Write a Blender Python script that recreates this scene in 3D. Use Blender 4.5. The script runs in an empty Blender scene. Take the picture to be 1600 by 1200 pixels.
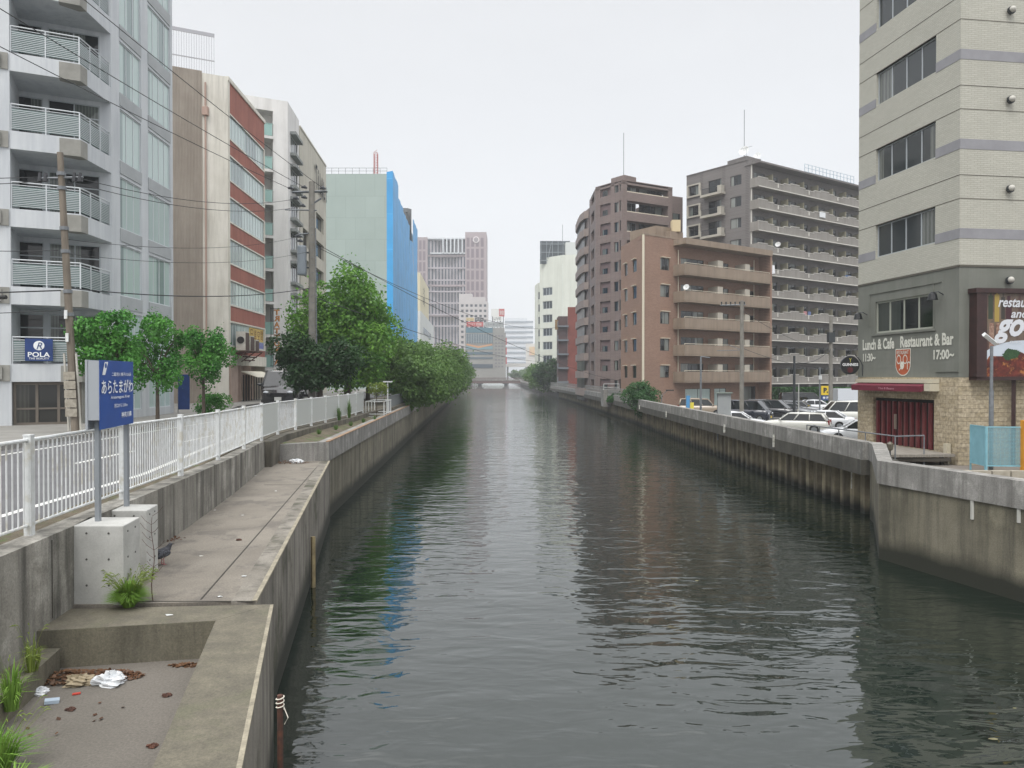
import bpy, math, random
import numpy as np
from mathutils import Vector, Matrix
R = math.radians
scene = bpy.context.scene
COL = scene.collection
# ---------------------------------------------------------------- camera
CZ = 2.1; FPX = 1170.0
cam_d = bpy.data.cameras.new('camera'); cam = bpy.data.objects.new('camera', cam_d)
COL.objects.link(cam); scene.camera = cam
cam.location = (0, 0, CZ); cam.rotation_euler = (R(90) - math.atan(12/FPX), 0, 0)
cam_d.sensor_width = 36.0; cam_d.lens = 36.0*FPX/1600; cam_d.clip_end = 6000; cam_d.clip_start = .05
# ---------------------------------------------------------------- sky, sun, exposure
SUN_EL, SUN_AZ = 56, 200          # overcast: a wide soft sun behind the camera
w = bpy.data.worlds.new('World'); scene.world = w; w.use_nodes = True
nt = w.node_tree; nt.nodes.clear()
def N(nt, t, **k):
    n = nt.nodes.new(t)
    for a, b in k.items(): setattr(n, a, b)
    return n
out = N(nt, 'ShaderNodeOutputWorld'); bg = N(nt, 'ShaderNodeBackground'); bg2 = N(nt, 'ShaderNodeBackground')
sky = N(nt, 'ShaderNodeTexSky', sky_type='NISHITA', sun_disc=False, sun_elevation=R(SUN_EL), sun_rotation=R(SUN_AZ))
sky.dust_density = 4; sky.air_density = 1.0
hs = N(nt, 'ShaderNodeHueSaturation'); hs.inputs['Saturation'].default_value = .35
nt.links.new(sky.outputs[0], hs.inputs['Color']); nt.links.new(hs.outputs[0], bg2.inputs[0]); bg2.inputs[1].default_value = .05
tc = N(nt, 'ShaderNodeTexCoord'); sp = N(nt, 'ShaderNodeSeparateXYZ'); nt.links.new(tc.outputs['Generated'], sp.inputs[0])
cr = N(nt, 'ShaderNodeValToRGB'); nt.links.new(sp.outputs[2], cr.inputs[0])
e = cr.color_ramp.elements
e[0].position = 0.0; e[0].color = (.61, .617, .628, 1)
e[1].position = .47; e[1].color = (.60, .604, .61, 1)
x = e.new(.2); x.color = (.605, .612, .622, 1)
x = e.new(.66); x.color = (1.5, 1.5, 1.51, 1)
x = e.new(1.0); x.color = (2.1, 2.1, 2.1, 1)
nz = N(nt, 'ShaderNodeTexNoise'); nz.inputs['Scale'].default_value = 2.2; nz.inputs['Detail'].default_value = 4
mpn = N(nt, 'ShaderNodeMapping'); mpn.inputs['Scale'].default_value = (1, 1, 3)
nt.links.new(tc.outputs['Generated'], mpn.inputs[0]); nt.links.new(mpn.outputs[0], nz.inputs[0])
mr = N(nt, 'ShaderNodeMapRange'); mr.inputs['To Min'].default_value = .90; mr.inputs['To Max'].default_value = 1.05
nt.links.new(nz.outputs[0], mr.inputs[0])
vm = N(nt, 'ShaderNodeVectorMath', operation='SCALE'); nt.links.new(cr.outputs[0], vm.inputs[0]); nt.links.new(mr.outputs[0], vm.inputs['Scale'])
nt.links.new(vm.outputs[0], bg.inputs[0]); bg.inputs[1].default_value = 1.0
ad = N(nt, 'ShaderNodeAddShader'); nt.links.new(bg.outputs[0], ad.inputs[0]); nt.links.new(bg2.outputs[0], ad.inputs[1])
nt.links.new(ad.outputs[0], out.inputs[0])
sl = bpy.data.lights.new('sun', 'SUN'); sl.energy = 1.5; sl.angle = R(28); sl.color = (1, .975, .94)
so = bpy.data.objects.new('sun', sl); COL.objects.link(so)
_az = R(SUN_AZ)   # direction the light comes from (compass-like, 0 = +Y)
sd = Vector((math.sin(_az)*math.cos(R(SUN_EL)), math.cos(_az)*math.cos(R(SUN_EL)), math.sin(R(SUN_EL))))
so.rotation_euler = sd.to_track_quat('Z', 'Y').to_euler()
scene.view_settings.view_transform = 'Standard'; scene.view_settings.look = 'None'
scene.view_settings.gamma = 1; scene.view_settings.use_curve_mapping = False
scene.view_settings.exposure = 0.19
scene.render.engine = 'CYCLES'
scene.cycles.use_denoising = True; scene.cycles.volume_bounces = 1; scene.cycles.max_bounces = 8
scene.cycles.transparent_max_bounces = 12; scene.cycles.volume_step_rate = 4

# ---------------------------------------------------------------- materials
def hx(h):
    h = h.lstrip('#'); o = []
    for i in (0, 2, 4):
        c = int(h[i:i+2], 16)/255; o.append(c/12.92 if c <= .04045 else ((c+.055)/1.055)**2.4)
    return (*o, 1)
_M = {}
def mat(name, c1, c2=None, sc=1.0, rough=.85, streak=None, bump=0, bsc=30, metal=0, spec=.5, alpha=1, lo=.35, hi=.65, map=(1,1,1), emit=0, c3=None, sc3=1, trans=0, coat=0, grain=0):
    """plain procedural surface: two tones mixed by world-space noise, optional run-down streaks, optional third stain tone"""
    if name in _M: return _M[name]
    m = bpy.data.materials.new(name); m.use_nodes = True; t = m.node_tree; b = t.nodes['Principled BSDF']
    b.inputs['Roughness'].default_value = rough; b.inputs['Metallic'].default_value = metal
    b.inputs['Specular IOR Level'].default_value = spec; b.inputs['Alpha'].default_value = alpha
    b.inputs['Coat Weight'].default_value = coat; b.inputs['Transmission Weight'].default_value = trans
    c1 = hx(c1); b.inputs['Base Color'].default_value = c1
    g = N(t, 'ShaderNodeNewGeometry'); last = None
    def noise(scale, mp, detail=5, rg=.6):
        mm = N(t, 'ShaderNodeMapping'); mm.inputs['Scale'].default_value = mp
        n = N(t, 'ShaderNodeTexNoise'); n.inputs['Scale'].default_value = scale; n.inputs['Detail'].default_value = detail; n.inputs['Roughness'].default_value = rg
        t.links.new(g.outputs['Position'], mm.inputs[0]); t.links.new(mm.outputs[0], n.inputs[0]); return n.outputs[0]
    def mix(fac, a, bb):
        x = N(t, 'ShaderNodeMix', data_type='RGBA'); t.links.new(fac, x.inputs[0])
        for s, v in ((6, a), (7, bb)):
            if isinstance(v, tuple): x.inputs[s].default_value = v
            else: t.links.new(v, x.inputs[s])
        return x.outputs[2]
    def rng(f, a, bb, c=0, d=1):
        x = N(t, 'ShaderNodeMapRange'); t.links.new(f, x.inputs[0])
        for i, v in enumerate((a, bb, c, d)): x.inputs[i+1].default_value = v
        return x.outputs[0]
    last = c1
    if c2: last = mix(rng(noise(sc, map), lo, hi), c1, hx(c2))
    if c3: last = mix(rng(noise(sc3, (1, 1, 1), 8, .7), .52, .62), last, hx(c3))
    if streak: last = mix(rng(noise(streak[1], (1, 1, .08), 6, .65), .44, .66, 0, streak[2]), last, hx(streak[0]))
    if grain:
        gv = N(t, 'ShaderNodeVectorMath', operation='SCALE'); f1 = rng(noise(38, (1, 1, 1), 3, .8), .3, .7, 1-grain, 1+grain*.8)
        if isinstance(last, tuple): gv.inputs[0].default_value = last[:3]
        else: t.links.new(last, gv.inputs[0])
        t.links.new(f1, gv.inputs['Scale']); last = gv.outputs[0]
    if not isinstance(last, tuple): t.links.new(last, b.inputs['Base Color'])
    if bump:
        bp = N(t, 'ShaderNodeBump'); bp.inputs['Strength'].default_value = 1; bp.inputs['Distance'].default_value = bump
        t.links.new(noise(bsc, (1, 1, 1), 6, .7), bp.inputs['Height']); t.links.new(bp.outputs[0], b.inputs['Normal'])
    if emit: b.inputs['Emission Color'].default_value = c1; b.inputs['Emission Strength'].default_value = emit
    _M[name] = m; return m

def tile_mat(name, c1, c2, mortar, w_, h_, bump=.004, nb=0, ax=1.0, ay=.35, rough=.75, msize=.012, vary=.5, streak=None):
    if name in _M: return _M[name]
    m = mat(name, c1, rough=rough); t = m.node_tree; b = t.nodes['Principled BSDF']
    g = N(t, 'ShaderNodeNewGeometry'); s = N(t, 'ShaderNodeSeparateXYZ'); t.links.new(g.outputs['Position'], s.inputs[0])
    m1 = N(t, 'ShaderNodeMath', operation='MULTIPLY'); m1.inputs[1].default_value = ax; t.links.new(s.outputs[0], m1.inputs[0])
    m2 = N(t, 'ShaderNodeMath', operation='MULTIPLY_ADD'); m2.inputs[1].default_value = ay; t.links.new(s.outputs[1], m2.inputs[0]); t.links.new(m1.outputs[0], m2.inputs[2])
    cb = N(t, 'ShaderNodeCombineXYZ'); t.links.new(m2.outputs[0], cb.inputs[0]); t.links.new(s.outputs[2], cb.inputs[1])
    br = N(t, 'ShaderNodeTexBrick'); t.links.new(cb.outputs[0], br.inputs[0])
    br.inputs['Color1'].default_value = hx(c1); br.inputs['Color2'].default_value = hx(c2); br.inputs['Mortar'].default_value = hx(mortar)
    br.inputs['Scale'].default_value = 1; br.inputs['Brick Width'].default_value = w_; br.inputs['Row Height'].default_value = h_
    br.inputs['Mortar Size'].default_value = msize; br.inputs['Mortar Smooth'].default_value = .3
    n = N(t, 'ShaderNodeTexNoise'); n.inputs['Scale'].default_value = .35; n.inputs['Detail'].default_value = 6; t.links.new(g.outputs['Position'], n.inputs[0])
    r = N(t, 'ShaderNodeMapRange'); r.inputs[3].default_value = 1-vary*.35; r.inputs[4].default_value = 1+vary*.2; t.links.new(n.outputs[0], r.inputs[0])
    v = N(t, 'ShaderNodeVectorMath', operation='SCALE'); t.links.new(br.outputs[0], v.inputs[0]); t.links.new(r.outputs[0], v.inputs['Scale'])
    t.links.new(v.outputs[0], b.inputs['Base Color'])
    if bump:
        iv = N(t, 'ShaderNodeMath', operation='SUBTRACT'); iv.inputs[0].default_value = 1; t.links.new(br.outputs['Fac'], iv.inputs[1])
        bp = N(t, 'ShaderNodeBump'); bp.inputs['Distance'].default_value = bump; t.links.new(iv.outputs[0], bp.inputs['Height']); t.links.new(bp.outputs[0], b.inputs['Normal'])
        if nb:
            n2 = N(t, 'ShaderNodeTexNoise'); n2.inputs['Scale'].default_value = 9; n2.inputs['Detail'].default_value = 6; t.links.new(g.outputs['Position'], n2.inputs[0])
            ma = N(t, 'ShaderNodeMath', operation='MULTIPLY_ADD'); ma.inputs[1].default_value = nb; t.links.new(n2.outputs[0], ma.inputs[0]); t.links.new(iv.outputs[0], ma.inputs[2]); t.links.new(ma.outputs[0], bp.inputs['Height'])
            r2_ = N(t, 'ShaderNodeMapRange'); r2_.inputs[1].default_value = .35; r2_.inputs[2].default_value = .65; r2_.inputs[3].default_value = .72; r2_.inputs[4].default_value = 1.18; t.links.new(n2.outputs[0], r2_.inputs[0])
            v2 = N(t, 'ShaderNodeVectorMath', operation='SCALE'); t.links.new(v.outputs[0], v2.inputs[0]); t.links.new(r2_.outputs[0], v2.inputs['Scale']); t.links.new(v2.outputs[0], b.inputs['Base Color'])
    return m

def glass_mat(name, dark='#15191c', curtain='#8f9490', amount=.5, rough=.06, wav=.55):
    """window pane: a dark room with a drawn curtain or blind over a random share of it, glossy outside"""
    if name in _M: return _M[name]
    m = mat(name, dark, rough=rough, spec=.6); t = m.node_tree; b = t.nodes['Principled BSDF']
    tc = N(t, 'ShaderNodeTexCoord'); oi = N(t, 'ShaderNodeObjectInfo'); s = N(t, 'ShaderNodeSeparateXYZ'); t.links.new(tc.outputs['Generated'], s.inputs[0])
    sx = N(t, 'ShaderNodeMath', operation='SUBTRACT'); t.links.new(s.outputs[0], sx.inputs[0])
    wn = N(t, 'ShaderNodeTexWhiteNoise', noise_dimensions='1D'); t.links.new(oi.outputs['Random'], wn.inputs['W'])
    mm = N(t, 'ShaderNodeMath', operation='MULTIPLY_ADD'); mm.inputs[1].default_value = 1.2; mm.inputs[2].default_value = -.1+(.5-amount)
    t.links.new(wn.outputs[0], mm.inputs[0]); t.links.new(mm.outputs[0], sx.inputs[1])
    ab = N(t, 'ShaderNodeMath', operation='ABSOLUTE'); t.links.new(sx.outputs[0], ab.inputs[0])
    gt = N(t, 'ShaderNodeMath', operation='GREATER_THAN'); t.links.new(ab.outputs[0], gt.inputs[0]); gt.inputs[1].default_value = .62 - amount*.5
    wv = N(t, 'ShaderNodeTexWave', bands_direction='X'); wv.inputs['Scale'].default_value = 5; wv.inputs['Distortion'].default_value = 1.2
    t.links.new(tc.outputs['Generated'], wv.inputs[0])
    rr = N(t, 'ShaderNodeMapRange'); rr.inputs[3].default_value = wav; rr.inputs[4].default_value = 1.0; t.links.new(wv.outputs[0], rr.inputs[0])
    cv = N(t, 'ShaderNodeVectorMath', operation='SCALE'); cv.inputs[0].default_value = hx(curtain)[:3]; t.links.new(rr.outputs[0], cv.inputs['Scale'])
    x = N(t, 'ShaderNodeMix', data_type='RGBA'); t.links.new(gt.outputs[0], x.inputs[0]); x.inputs[6].default_value = hx(dark); t.links.new(cv.outputs[0], x.inputs[7])
    t.links.new(x.outputs[2], b.inputs['Base Color'])
    return m

# ---------------------------------------------------------------- mesh helpers
class Fr:
    """vertical facade frame: origin, unit direction along the face (left to right seen from outside), outward normal"""
    def __init__(s, x, y, dx, dy):
        l = math.hypot(dx, dy); s.x, s.y, s.dx, s.dy = x, y, dx/l, dy/l; s.nx, s.ny = s.dy, -s.dx; s.rz = math.atan2(s.dy, s.dx)
    def p(s, u, n=0.0): return (s.x+s.dx*u+s.nx*n, s.y+s.dy*u+s.ny*n)
    def P(s, u, n, z): a = s.p(u, n); return (a[0], a[1], z)
class MB:
    def __init__(s): s.v = []; s.f = []
    def q(s, *pts):
        i = len(s.v); s.v += [tuple(p) for p in pts]; s.f.append(tuple(range(i, i+len(pts)))); return s
    def hexa(s, b4, t4):
        i = len(s.v); s.v += [tuple(p) for p in b4]+[tuple(p) for p in t4]
        s.f += [(i+3, i+2, i+1, i), (i+4, i+5, i+6, i+7)]+[(i+k, i+(k+1) % 4, i+4+(k+1) % 4, i+4+k) for k in range(4)]; return s
    def box(s, x0, x1, y0, y1, z0, z1):
        return s.hexa([(x0,y0,z0),(x1,y0,z0),(x1,y1,z0),(x0,y1,z0)], [(x0,y0,z1),(x1,y0,z1),(x1,y1,z1),(x0,y1,z1)])
    def fb(s, F, u0, u1, n0, n1, z0, z1):     # n0 inner, n1 outer
        return s.hexa([F.P(u0,n1,z0),F.P(u1,n1,z0),F.P(u1,n0,z0),F.P(u0,n0,z0)], [F.P(u0,n1,z1),F.P(u1,n1,z1),F.P(u1,n0,z1),F.P(u0,n0,z1)])
    def prism(s, poly, z0, z1, cap=True):
        a = sum(poly[k][0]*poly[(k+1) % len(poly)][1]-poly[(k+1) % len(poly)][0]*poly[k][1] for k in range(len(poly)))
        if a < 0: poly = poly[::-1]
        i = len(s.v); n = len(poly); zf0 = z0 if callable(z0) else (lambda p: z0); zf1 = z1 if callable(z1) else (lambda p: z1)
        s.v += [(p[0], p[1], zf0(p)) for p in poly]+[(p[0], p[1], zf1(p)) for p in poly]
        s.f += [(i+k, i+(k+1) % n, i+n+(k+1) % n, i+n+k) for k in range(n)]
        if cap: s.f += [tuple(range(i+n, i+2*n)), tuple(range(i+n-1, i-1, -1))]
        return s
    def tube(s, pts, r, n=6, r2=None):
        pts = [Vector(p) for p in pts]; i0 = len(s.v)
        for k, p in enumerate(pts):
            d = (pts[min(k+1, len(pts)-1)]-pts[max(k-1, 0)]).normalized()
            a = d.cross(Vector((0, 0, 1)) if abs(d.z) < .95 else Vector((1, 0, 0))).normalized(); b = d.cross(a)
            rr = r if r2 is None else r+(r2-r)*k/(len(pts)-1)
            if isinstance(r, (list, tuple)): rr = r[k]
            for j in range(n):
                t = 2*math.pi*j/n; s.v.append(tuple(p+(a*math.cos(t)+b*math.sin(t))*rr))
        for k in range(len(pts)-1):
            for j in range(n):
                s.f.append((i0+k*n+j, i0+k*n+(j+1) % n, i0+(k+1)*n+(j+1) % n, i0+(k+1)*n+j))
        s.f.append(tuple(i0+j for j in range(n))[::-1]); m = i0+(len(pts)-1)*n; s.f.append(tuple(m+j for j in range(n))); return s
    def disc(s, c, ax, r, th, n=24):
        c = Vector(c); ax = Vector(ax).normalized(); return s.tube([c-ax*th/2, c+ax*th/2], r, n)
    def ell(s, c, rad, nu=12, nv=8, f=None):
        i0 = len(s.v); c = Vector(c)
        for a in range(nv+1):
            th = math.pi*a/nv
            for b in range(nu):
                ph = 2*math.pi*b/nu; k = f(th, ph) if f else 1
                s.v.append((c.x+rad[0]*k*math.sin(th)*math.cos(ph), c.y+rad[1]*k*math.sin(th)*math.sin(ph), c.z+rad[2]*k*math.cos(th)))
        for a in range(nv):
            for b in range(nu): s.f.append((i0+a*nu+b, i0+(a+1)*nu+b, i0+(a+1)*nu+(b+1) % nu, i0+a*nu+(b+1) % nu))
        return s
    def holes(s, F, U0, U1, Z0, Z1, ops, rev=.15):
        """outer wall face with real openings and their reveals; ops = [(u0,u1,z0,z1)]"""
        us = sorted({U0, U1, *[min(max(v, U0), U1) for o in ops for v in o[:2]]}); zs = sorted({Z0, Z1, *[min(max(v, Z0), Z1) for o in ops for v in o[2:4]]})
        for a in range(len(zs)-1):
            zc = (zs[a]+zs[a+1])/2; run = None
            for b in range(len(us)-1):
                uc = (us[b]+us[b+1])/2
                hole = any(o[0] < uc < o[1] and o[2] < zc < o[3] for o in ops)
                if not hole and run is None: run = us[b]
                if hole and run is not None: s.q(F.P(run,0,zs[a]), F.P(us[b],0,zs[a]), F.P(us[b],0,zs[a+1]), F.P(run,0,zs[a+1])); run = None
            if run is not None: s.q(F.P(run,0,zs[a]), F.P(U1,0,zs[a]), F.P(U1,0,zs[a+1]), F.P(run,0,zs[a+1]))
        for (u0, u1, z0, z1) in [o[:4] for o in ops]:
            s.q(F.P(u0,0,z0), F.P(u1,0,z0), F.P(u1,-rev,z0), F.P(u0,-rev,z0)); s.q(F.P(u0,-rev,z1), F.P(u1,-rev,z1), F.P(u1,0,z1), F.P(u0,0,z1))
            s.q(F.P(u0,0,z0), F.P(u0,-rev,z0), F.P(u0,-rev,z1), F.P(u0,0,z1)); s.q(F.P(u1,-rev,z0), F.P(u1,0,z0), F.P(u1,0,z1), F.P(u1,-rev,z1))
        return s
    def mesh(s, name, m, smooth=False, off=(0,0,0)):
        me = bpy.data.meshes.new(name)
        me.from_pydata([(v[0]-off[0], v[1]-off[1], v[2]-off[2]) for v in s.v], [], s.f)
        for x in (m if isinstance(m, (list, tuple)) else [m]): me.materials.append(x)
        if smooth: me.polygons.foreach_set('use_smooth', [True]*len(me.polygons))
        me.update(); return me
    def build(s, name, m, parent=None, smooth=False, loc=None, **kw):
        """linked mesh object; with a parent the vertices are world coordinates brought under it; alone its origin goes to loc"""
        off = tuple(parent_loc(parent)) if parent else (loc or (0, 0, 0))
        me = s.mesh(name, m, smooth, off); o = bpy.data.objects.new(name, me); COL.objects.link(o)
        if parent: o.parent = parent
        else: o.location = off
        for k, v in kw.items(): o[k] = v
        return o
def parent_loc(p):
    v = Vector((0, 0, 0))
    while p: v += p.location; p = p.parent
    return v
def thing(name, label, cat, loc=(0, 0, 0), group=None, rz=0):
    o = bpy.data.objects.new(name, None); COL.objects.link(o); o.location = loc; o.rotation_euler = (0, 0, rz); o.empty_display_size = .2
    o['label'] = label; o['category'] = cat
    if group: o['group'] = group
    return o
def tag(o, label, cat, group=None):
    o['label'] = label; o['category'] = cat
    if group: o['group'] = group
    return o
def copy_tree(o, parent=None):
    c = o.copy(); COL.objects.link(c)
    if parent: c.parent = parent
    for ch in [x for x in COL.objects if x.parent == o]: copy_tree(ch, c)
    return c
def inst(me, name, parent, pos, rz=0, sub=()):
    """object sharing mesh data, placed at world position pos under an unrotated parent; sub = [(mesh, name)] children"""
    o = bpy.data.objects.new(name, me); COL.objects.link(o); o.parent = parent
    o.location = Vector(pos)-parent_loc(parent); o.rotation_euler = (0, 0, rz)
    for m2, n2 in sub:
        c = bpy.data.objects.new(n2, m2); COL.objects.link(c); c.parent = o
    return o
_W = {}
def window(F, u, z, w_, h_, parent, frame, pane, n=2, rec=.12, fw=.05, transom=None, name='window', sill=None, depth=.06):
    """recessed window: frame with mullions (part) and pane (sub-part); local x along the face, y inward"""
    key = (round(w_, 2), round(h_, 2), n, rec, fw, transom, frame.name, pane.name, sill)
    if key not in _W:
        b = MB(); y0, y1 = rec-depth, rec
        b.box(0, w_, y0, y1, 0, fw); b.box(0, w_, y0, y1, h_-fw, h_); b.box(0, fw, y0, y1, fw, h_-fw); b.box(w_-fw, w_, y0, y1, fw, h_-fw)
        for k in range(1, n):
            xx = w_*k/n; b.box(xx-fw*.5, xx+fw*.5, y0+.004, y1, fw, h_-fw)
        if transom: b.box(fw, w_-fw, y0+.008, y1, h_*transom-fw/2, h_*transom+fw/2)
        if sill: b.box(-.05, w_+.05, -sill, rec, -.07, -.003)
        fm = b.mesh('window_frame', frame)
        p = MB(); p.box(fw*.5, w_-fw*.5, rec-.03, rec+.02, fw*.5, h_-fw*.5); pm = p.mesh('pane', pane)
        _W[key] = (fm, pm)
    fm, pm = _W[key]
    return inst(fm, name, parent, F.P(u, 0, z), F.rz, [(pm, 'pane')])
def at(px, py, D): return ((px-800)/FPX*D, D, CZ-(py-588)/FPX*D)
_T = {}
def text_mesh(txt, m, w_=None, h_=None, bold=0.0, ext=.01, shear=0, mirror=False, space=1.0):
    """flat lettering mesh, local x right, z up, centred; scaled to w_ x h_"""
    c = bpy.data.curves.new('t', 'FONT'); c.body = txt; c.size = 1; c.offset = bold; c.extrude = 0; c.shear = shear; c.resolution_u = 3; c.space_character = space
    o = bpy.data.objects.new('t', c); COL.objects.link(o); bpy.context.view_layer.update()
    me = bpy.data.meshes.new_from_object(o.evaluated_get(bpy.context.evaluated_depsgraph_get())); bpy.data.objects.remove(o)
    co = np.zeros(len(me.vertices)*3); me.vertices.foreach_get('co', co); co = co.reshape(-1, 3)
    lo, hi = co.min(0), co.max(0); sx = (w_/(hi[0]-lo[0])) if w_ else None; sy = (h_/(hi[1]-lo[1])) if h_ else None
    sx = sx or sy; sy = sy or sx
    X = (co[:, 0]-(lo[0]+hi[0])/2)*sx*(-1 if mirror else 1); Z = (co[:, 1]-(lo[1]+hi[1])/2)*sy
    n = len(X); F_ = [tuple(p.vertices) for p in me.polygons]
    b = MB(); b.v = [(X[i], -ext, Z[i]) for i in range(n)]; b.f = F_
    return b.mesh('lettering', m)
def text(F, u, z, n, txt, m, parent, name='lettering', **k):
    me = text_mesh(txt, m, **k); return inst(me, name, parent, F.P(u, n, z), F.rz)
# ---------------------------------------------------------------- shared materials
ZW, ZR, ZP = -3.1, -2.0, -.95      # water, right bank ground, quay ledge
conc = mat('concrete', '#8f8c84', '#77746c', grain=.28, sc=1.3, streak=('#2f2e2a', 2.6, .8), bump=.004, bsc=25, c3='#a5a29a', sc3=.7)
conc_l = mat('concrete_parapet', '#8d8b87', '#797874', grain=.28, sc=1.5, streak=('#55534f', 5, .7), bump=.004, bsc=25, c3='#a3a19c', sc3=.8)
conc_brown = mat('concrete_old', '#7a7566', '#635f50', grain=.28, sc=.7, streak=('#34332b', 2.2, .7), bump=.006, bsc=18, c3='#807b6a', sc3=.5)
conc_deck = mat('concrete_deck', '#837d73', '#6e685f', grain=.28, sc=.9, bump=.006, bsc=40, c3='#66615a', sc3=1.3, lo=.3, hi=.7)
conc_new = mat('concrete_new', '#b4b4b0', '#a2a29e', grain=.1, sc=2.2, bump=.002, bsc=30)
asphalt = mat('asphalt', '#5d5d5f', '#505052', grain=.1, sc=1, bump=.004, bsc=60, lo=.3, hi=.7)
asphalt2 = mat('asphalt_lot', '#6e6d6b', '#5c5b59', sc=.5, bump=.004, bsc=60)
dirt = mat('dirt', '#675d4d', '#4f4838', sc=2.5, bump=.05, bsc=9, grain=.3, c3='#4d5a30', sc3=1.6)
earth = mat('earth', '#625c50', '#4d4a3f', sc=.4, bump=.02, bsc=5)
rust = mat('rust', '#5b3a2c', '#3d2b25', sc=14, rough=.9)
whitep = mat('white_paint', '#dcdfdf', '#cdd0d0', sc=6, rough=.45, streak=('#8d8f8c', 9, .35), c3='#c4c2b8', sc3=3)
steel = mat('steel_grey', '#7e8286', '#6a6e72', sc=8, rough=.5, metal=.3)
dsteel = mat('dark_steel', '#34383b', rough=.5, metal=.3)
black = mat('black_rubber', '#131415', rough=.7)
cable = mat('cable_black', '#26282a', rough=.7)

# ---------------------------------------------------------------- water
def water_material():
    m = bpy.data.materials.new('canal_water'); m.use_nodes = True; t = m.node_tree; b = t.nodes['Principled BSDF']
    b.inputs['Base Color'].default_value = (.007, .013, .009, 1); b.inputs['Roughness'].default_value = .02; b.inputs['IOR'].default_value = 1.95
    g = N(t, 'ShaderNodeNewGeometry')
    def layer(sx, sy, scale, detail=2, rot=0, typ='n'):
        mp = N(t, 'ShaderNodeMapping'); mp.inputs['Scale'].default_value = (sx, sy, 1); mp.inputs['Rotation'].default_value = (0, 0, R(rot))
        n = N(t, 'ShaderNodeTexNoise'); n.inputs['Scale'].default_value = scale; n.inputs['Detail'].default_value = detail; n.inputs['Roughness'].default_value = .45; n.inputs['Distortion'].default_value = .6
        t.links.new(g.outputs['Position'], mp.inputs[0]); t.links.new(mp.outputs[0], n.inputs[0]); return n.outputs[0]
    def mul(a, v):
        x = N(t, 'ShaderNodeMath', operation='MULTIPLY'); t.links.new(a, x.inputs[0])
        if isinstance(v, float): x.inputs[1].default_value = v
        else: t.links.new(v, x.inputs[1])
        return x.outputs[0]
    def add(a, c): x = N(t, 'ShaderNodeMath', operation='ADD'); t.links.new(a, x.inputs[0]); t.links.new(c, x.inputs[1]); return x.outputs[0]
    big = layer(.35, .95, 1.0, 2, 6); mid = layer(1.15, 2.5, 1.0, 2, -8); fine = layer(2.6, 6.5, 1.0, 2, 10)
    patch = layer(.09, .05, 1.0, 2); mr_ = N(t, 'ShaderNodeMapRange'); t.links.new(patch, mr_.inputs[0])
    for i, v in enumerate((.38, .62, .4, 1.0)): mr_.inputs[i+1].default_value = v
    h = add(add(mul(big, .036), mul(mul(mid, .042), mr_.outputs[0])), mul(mul(fine, .0045), mr_.outputs[0]))
    bp = N(t, 'ShaderNodeBump'); bp.inputs['Distance'].default_value = WATER_AMP; bp.inputs['Strength'].default_value = 1
    t.links.new(h, bp.inputs['Height']); t.links.new(bp.outputs[0], b.inputs['Normal'])
    return m
WATER_AMP = 1.0
MB().q((-400,-60,ZW),(400,-60,ZW),(400,2600,ZW),(-400,2600,ZW)).build('canal_water', water_material(), kind='structure')

# ---------------------------------------------------------------- bank lines (x, y)
LQ = [(-1.02, 1.5), (-3.25, 10.1), (-3.5, 10.14), (-6.6, 27.0)]                      # edge of the quay ledge
LW = [(-6.6, 27.0), (-8.55, 65.5), (-11.0, 119), (-16.5, 234), (-25.5, 425)]          # left river wall beyond the ledge
RW = [(14.2, 9.0), (10.4, 21.3), (12.75, 26.5), (12.95, 50), (13.1, 85), (12.5, 119), (11.4, 160), (8.0, 234), (5.3, 358), (4.6, 425)]
RT = [(-5.3, 2.0), (-5.67, 8.3), (-5.85, 9.9), (-6.13, 12.06), (-6.55, 15.1), (-7.25, 19.5), (-8.3, 25.1)]  # street retaining wall, river face
FE = [(-5.55, 2.0), (-5.8, 5.2), (-6.07, 9.4), (-6.35, 12.2), (-6.8, 15.35), (-7.33, 18.65), (-7.85, 21.9), (-8.4, 25.1), (-8.8, 28.1), (-8.85, 30.6), (-8.85, 33), (-8.82, 35.4), (-8.8, 37.9), (-8.8, 40.1), (-8.85, 42.4), (-8.95, 44.9)]
def off(line, d):     # offset a line sideways (positive = towards -x)
    o = []
    for i, p in enumerate(line):
        a = Vector(line[max(i-1, 0)]); b = Vector(line[min(i+1, len(line)-1)]); t_ = (b-a).normalized(); o.append((p[0]-t_.y*d, p[1]+t_.x*d))
    return o
def strip(line, d0, d1, z0, z1, mb=None, taper=None):
    """solid ribbon between two offsets of a line; z may be a function of the point index"""
    mb = mb or MB(); A = off(line, d0); B = off(line, d1); f0 = z0 if callable(z0) else lambda i: z0; f1 = z1 if callable(z1) else lambda i: z1
    i0 = len(mb.v); n = len(line)
    for i in range(n): mb.v += [(*A[i], f0(i)), (*B[i], f0(i)), (*B[i], f1(i)), (*A[i], f1(i))]
    for i in range(n-1):
        a = i0+4*i; b = a+4
        for k in range(4): mb.f.append((a+k, b+k, b+(k+1) % 4, a+(k+1) % 4))
    mb.f += [(i0, i0+1, i0+2, i0+3), (i0+4*n-1, i0+4*n-2, i0+4*n-3, i0+4*n-4)]
    return mb
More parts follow.
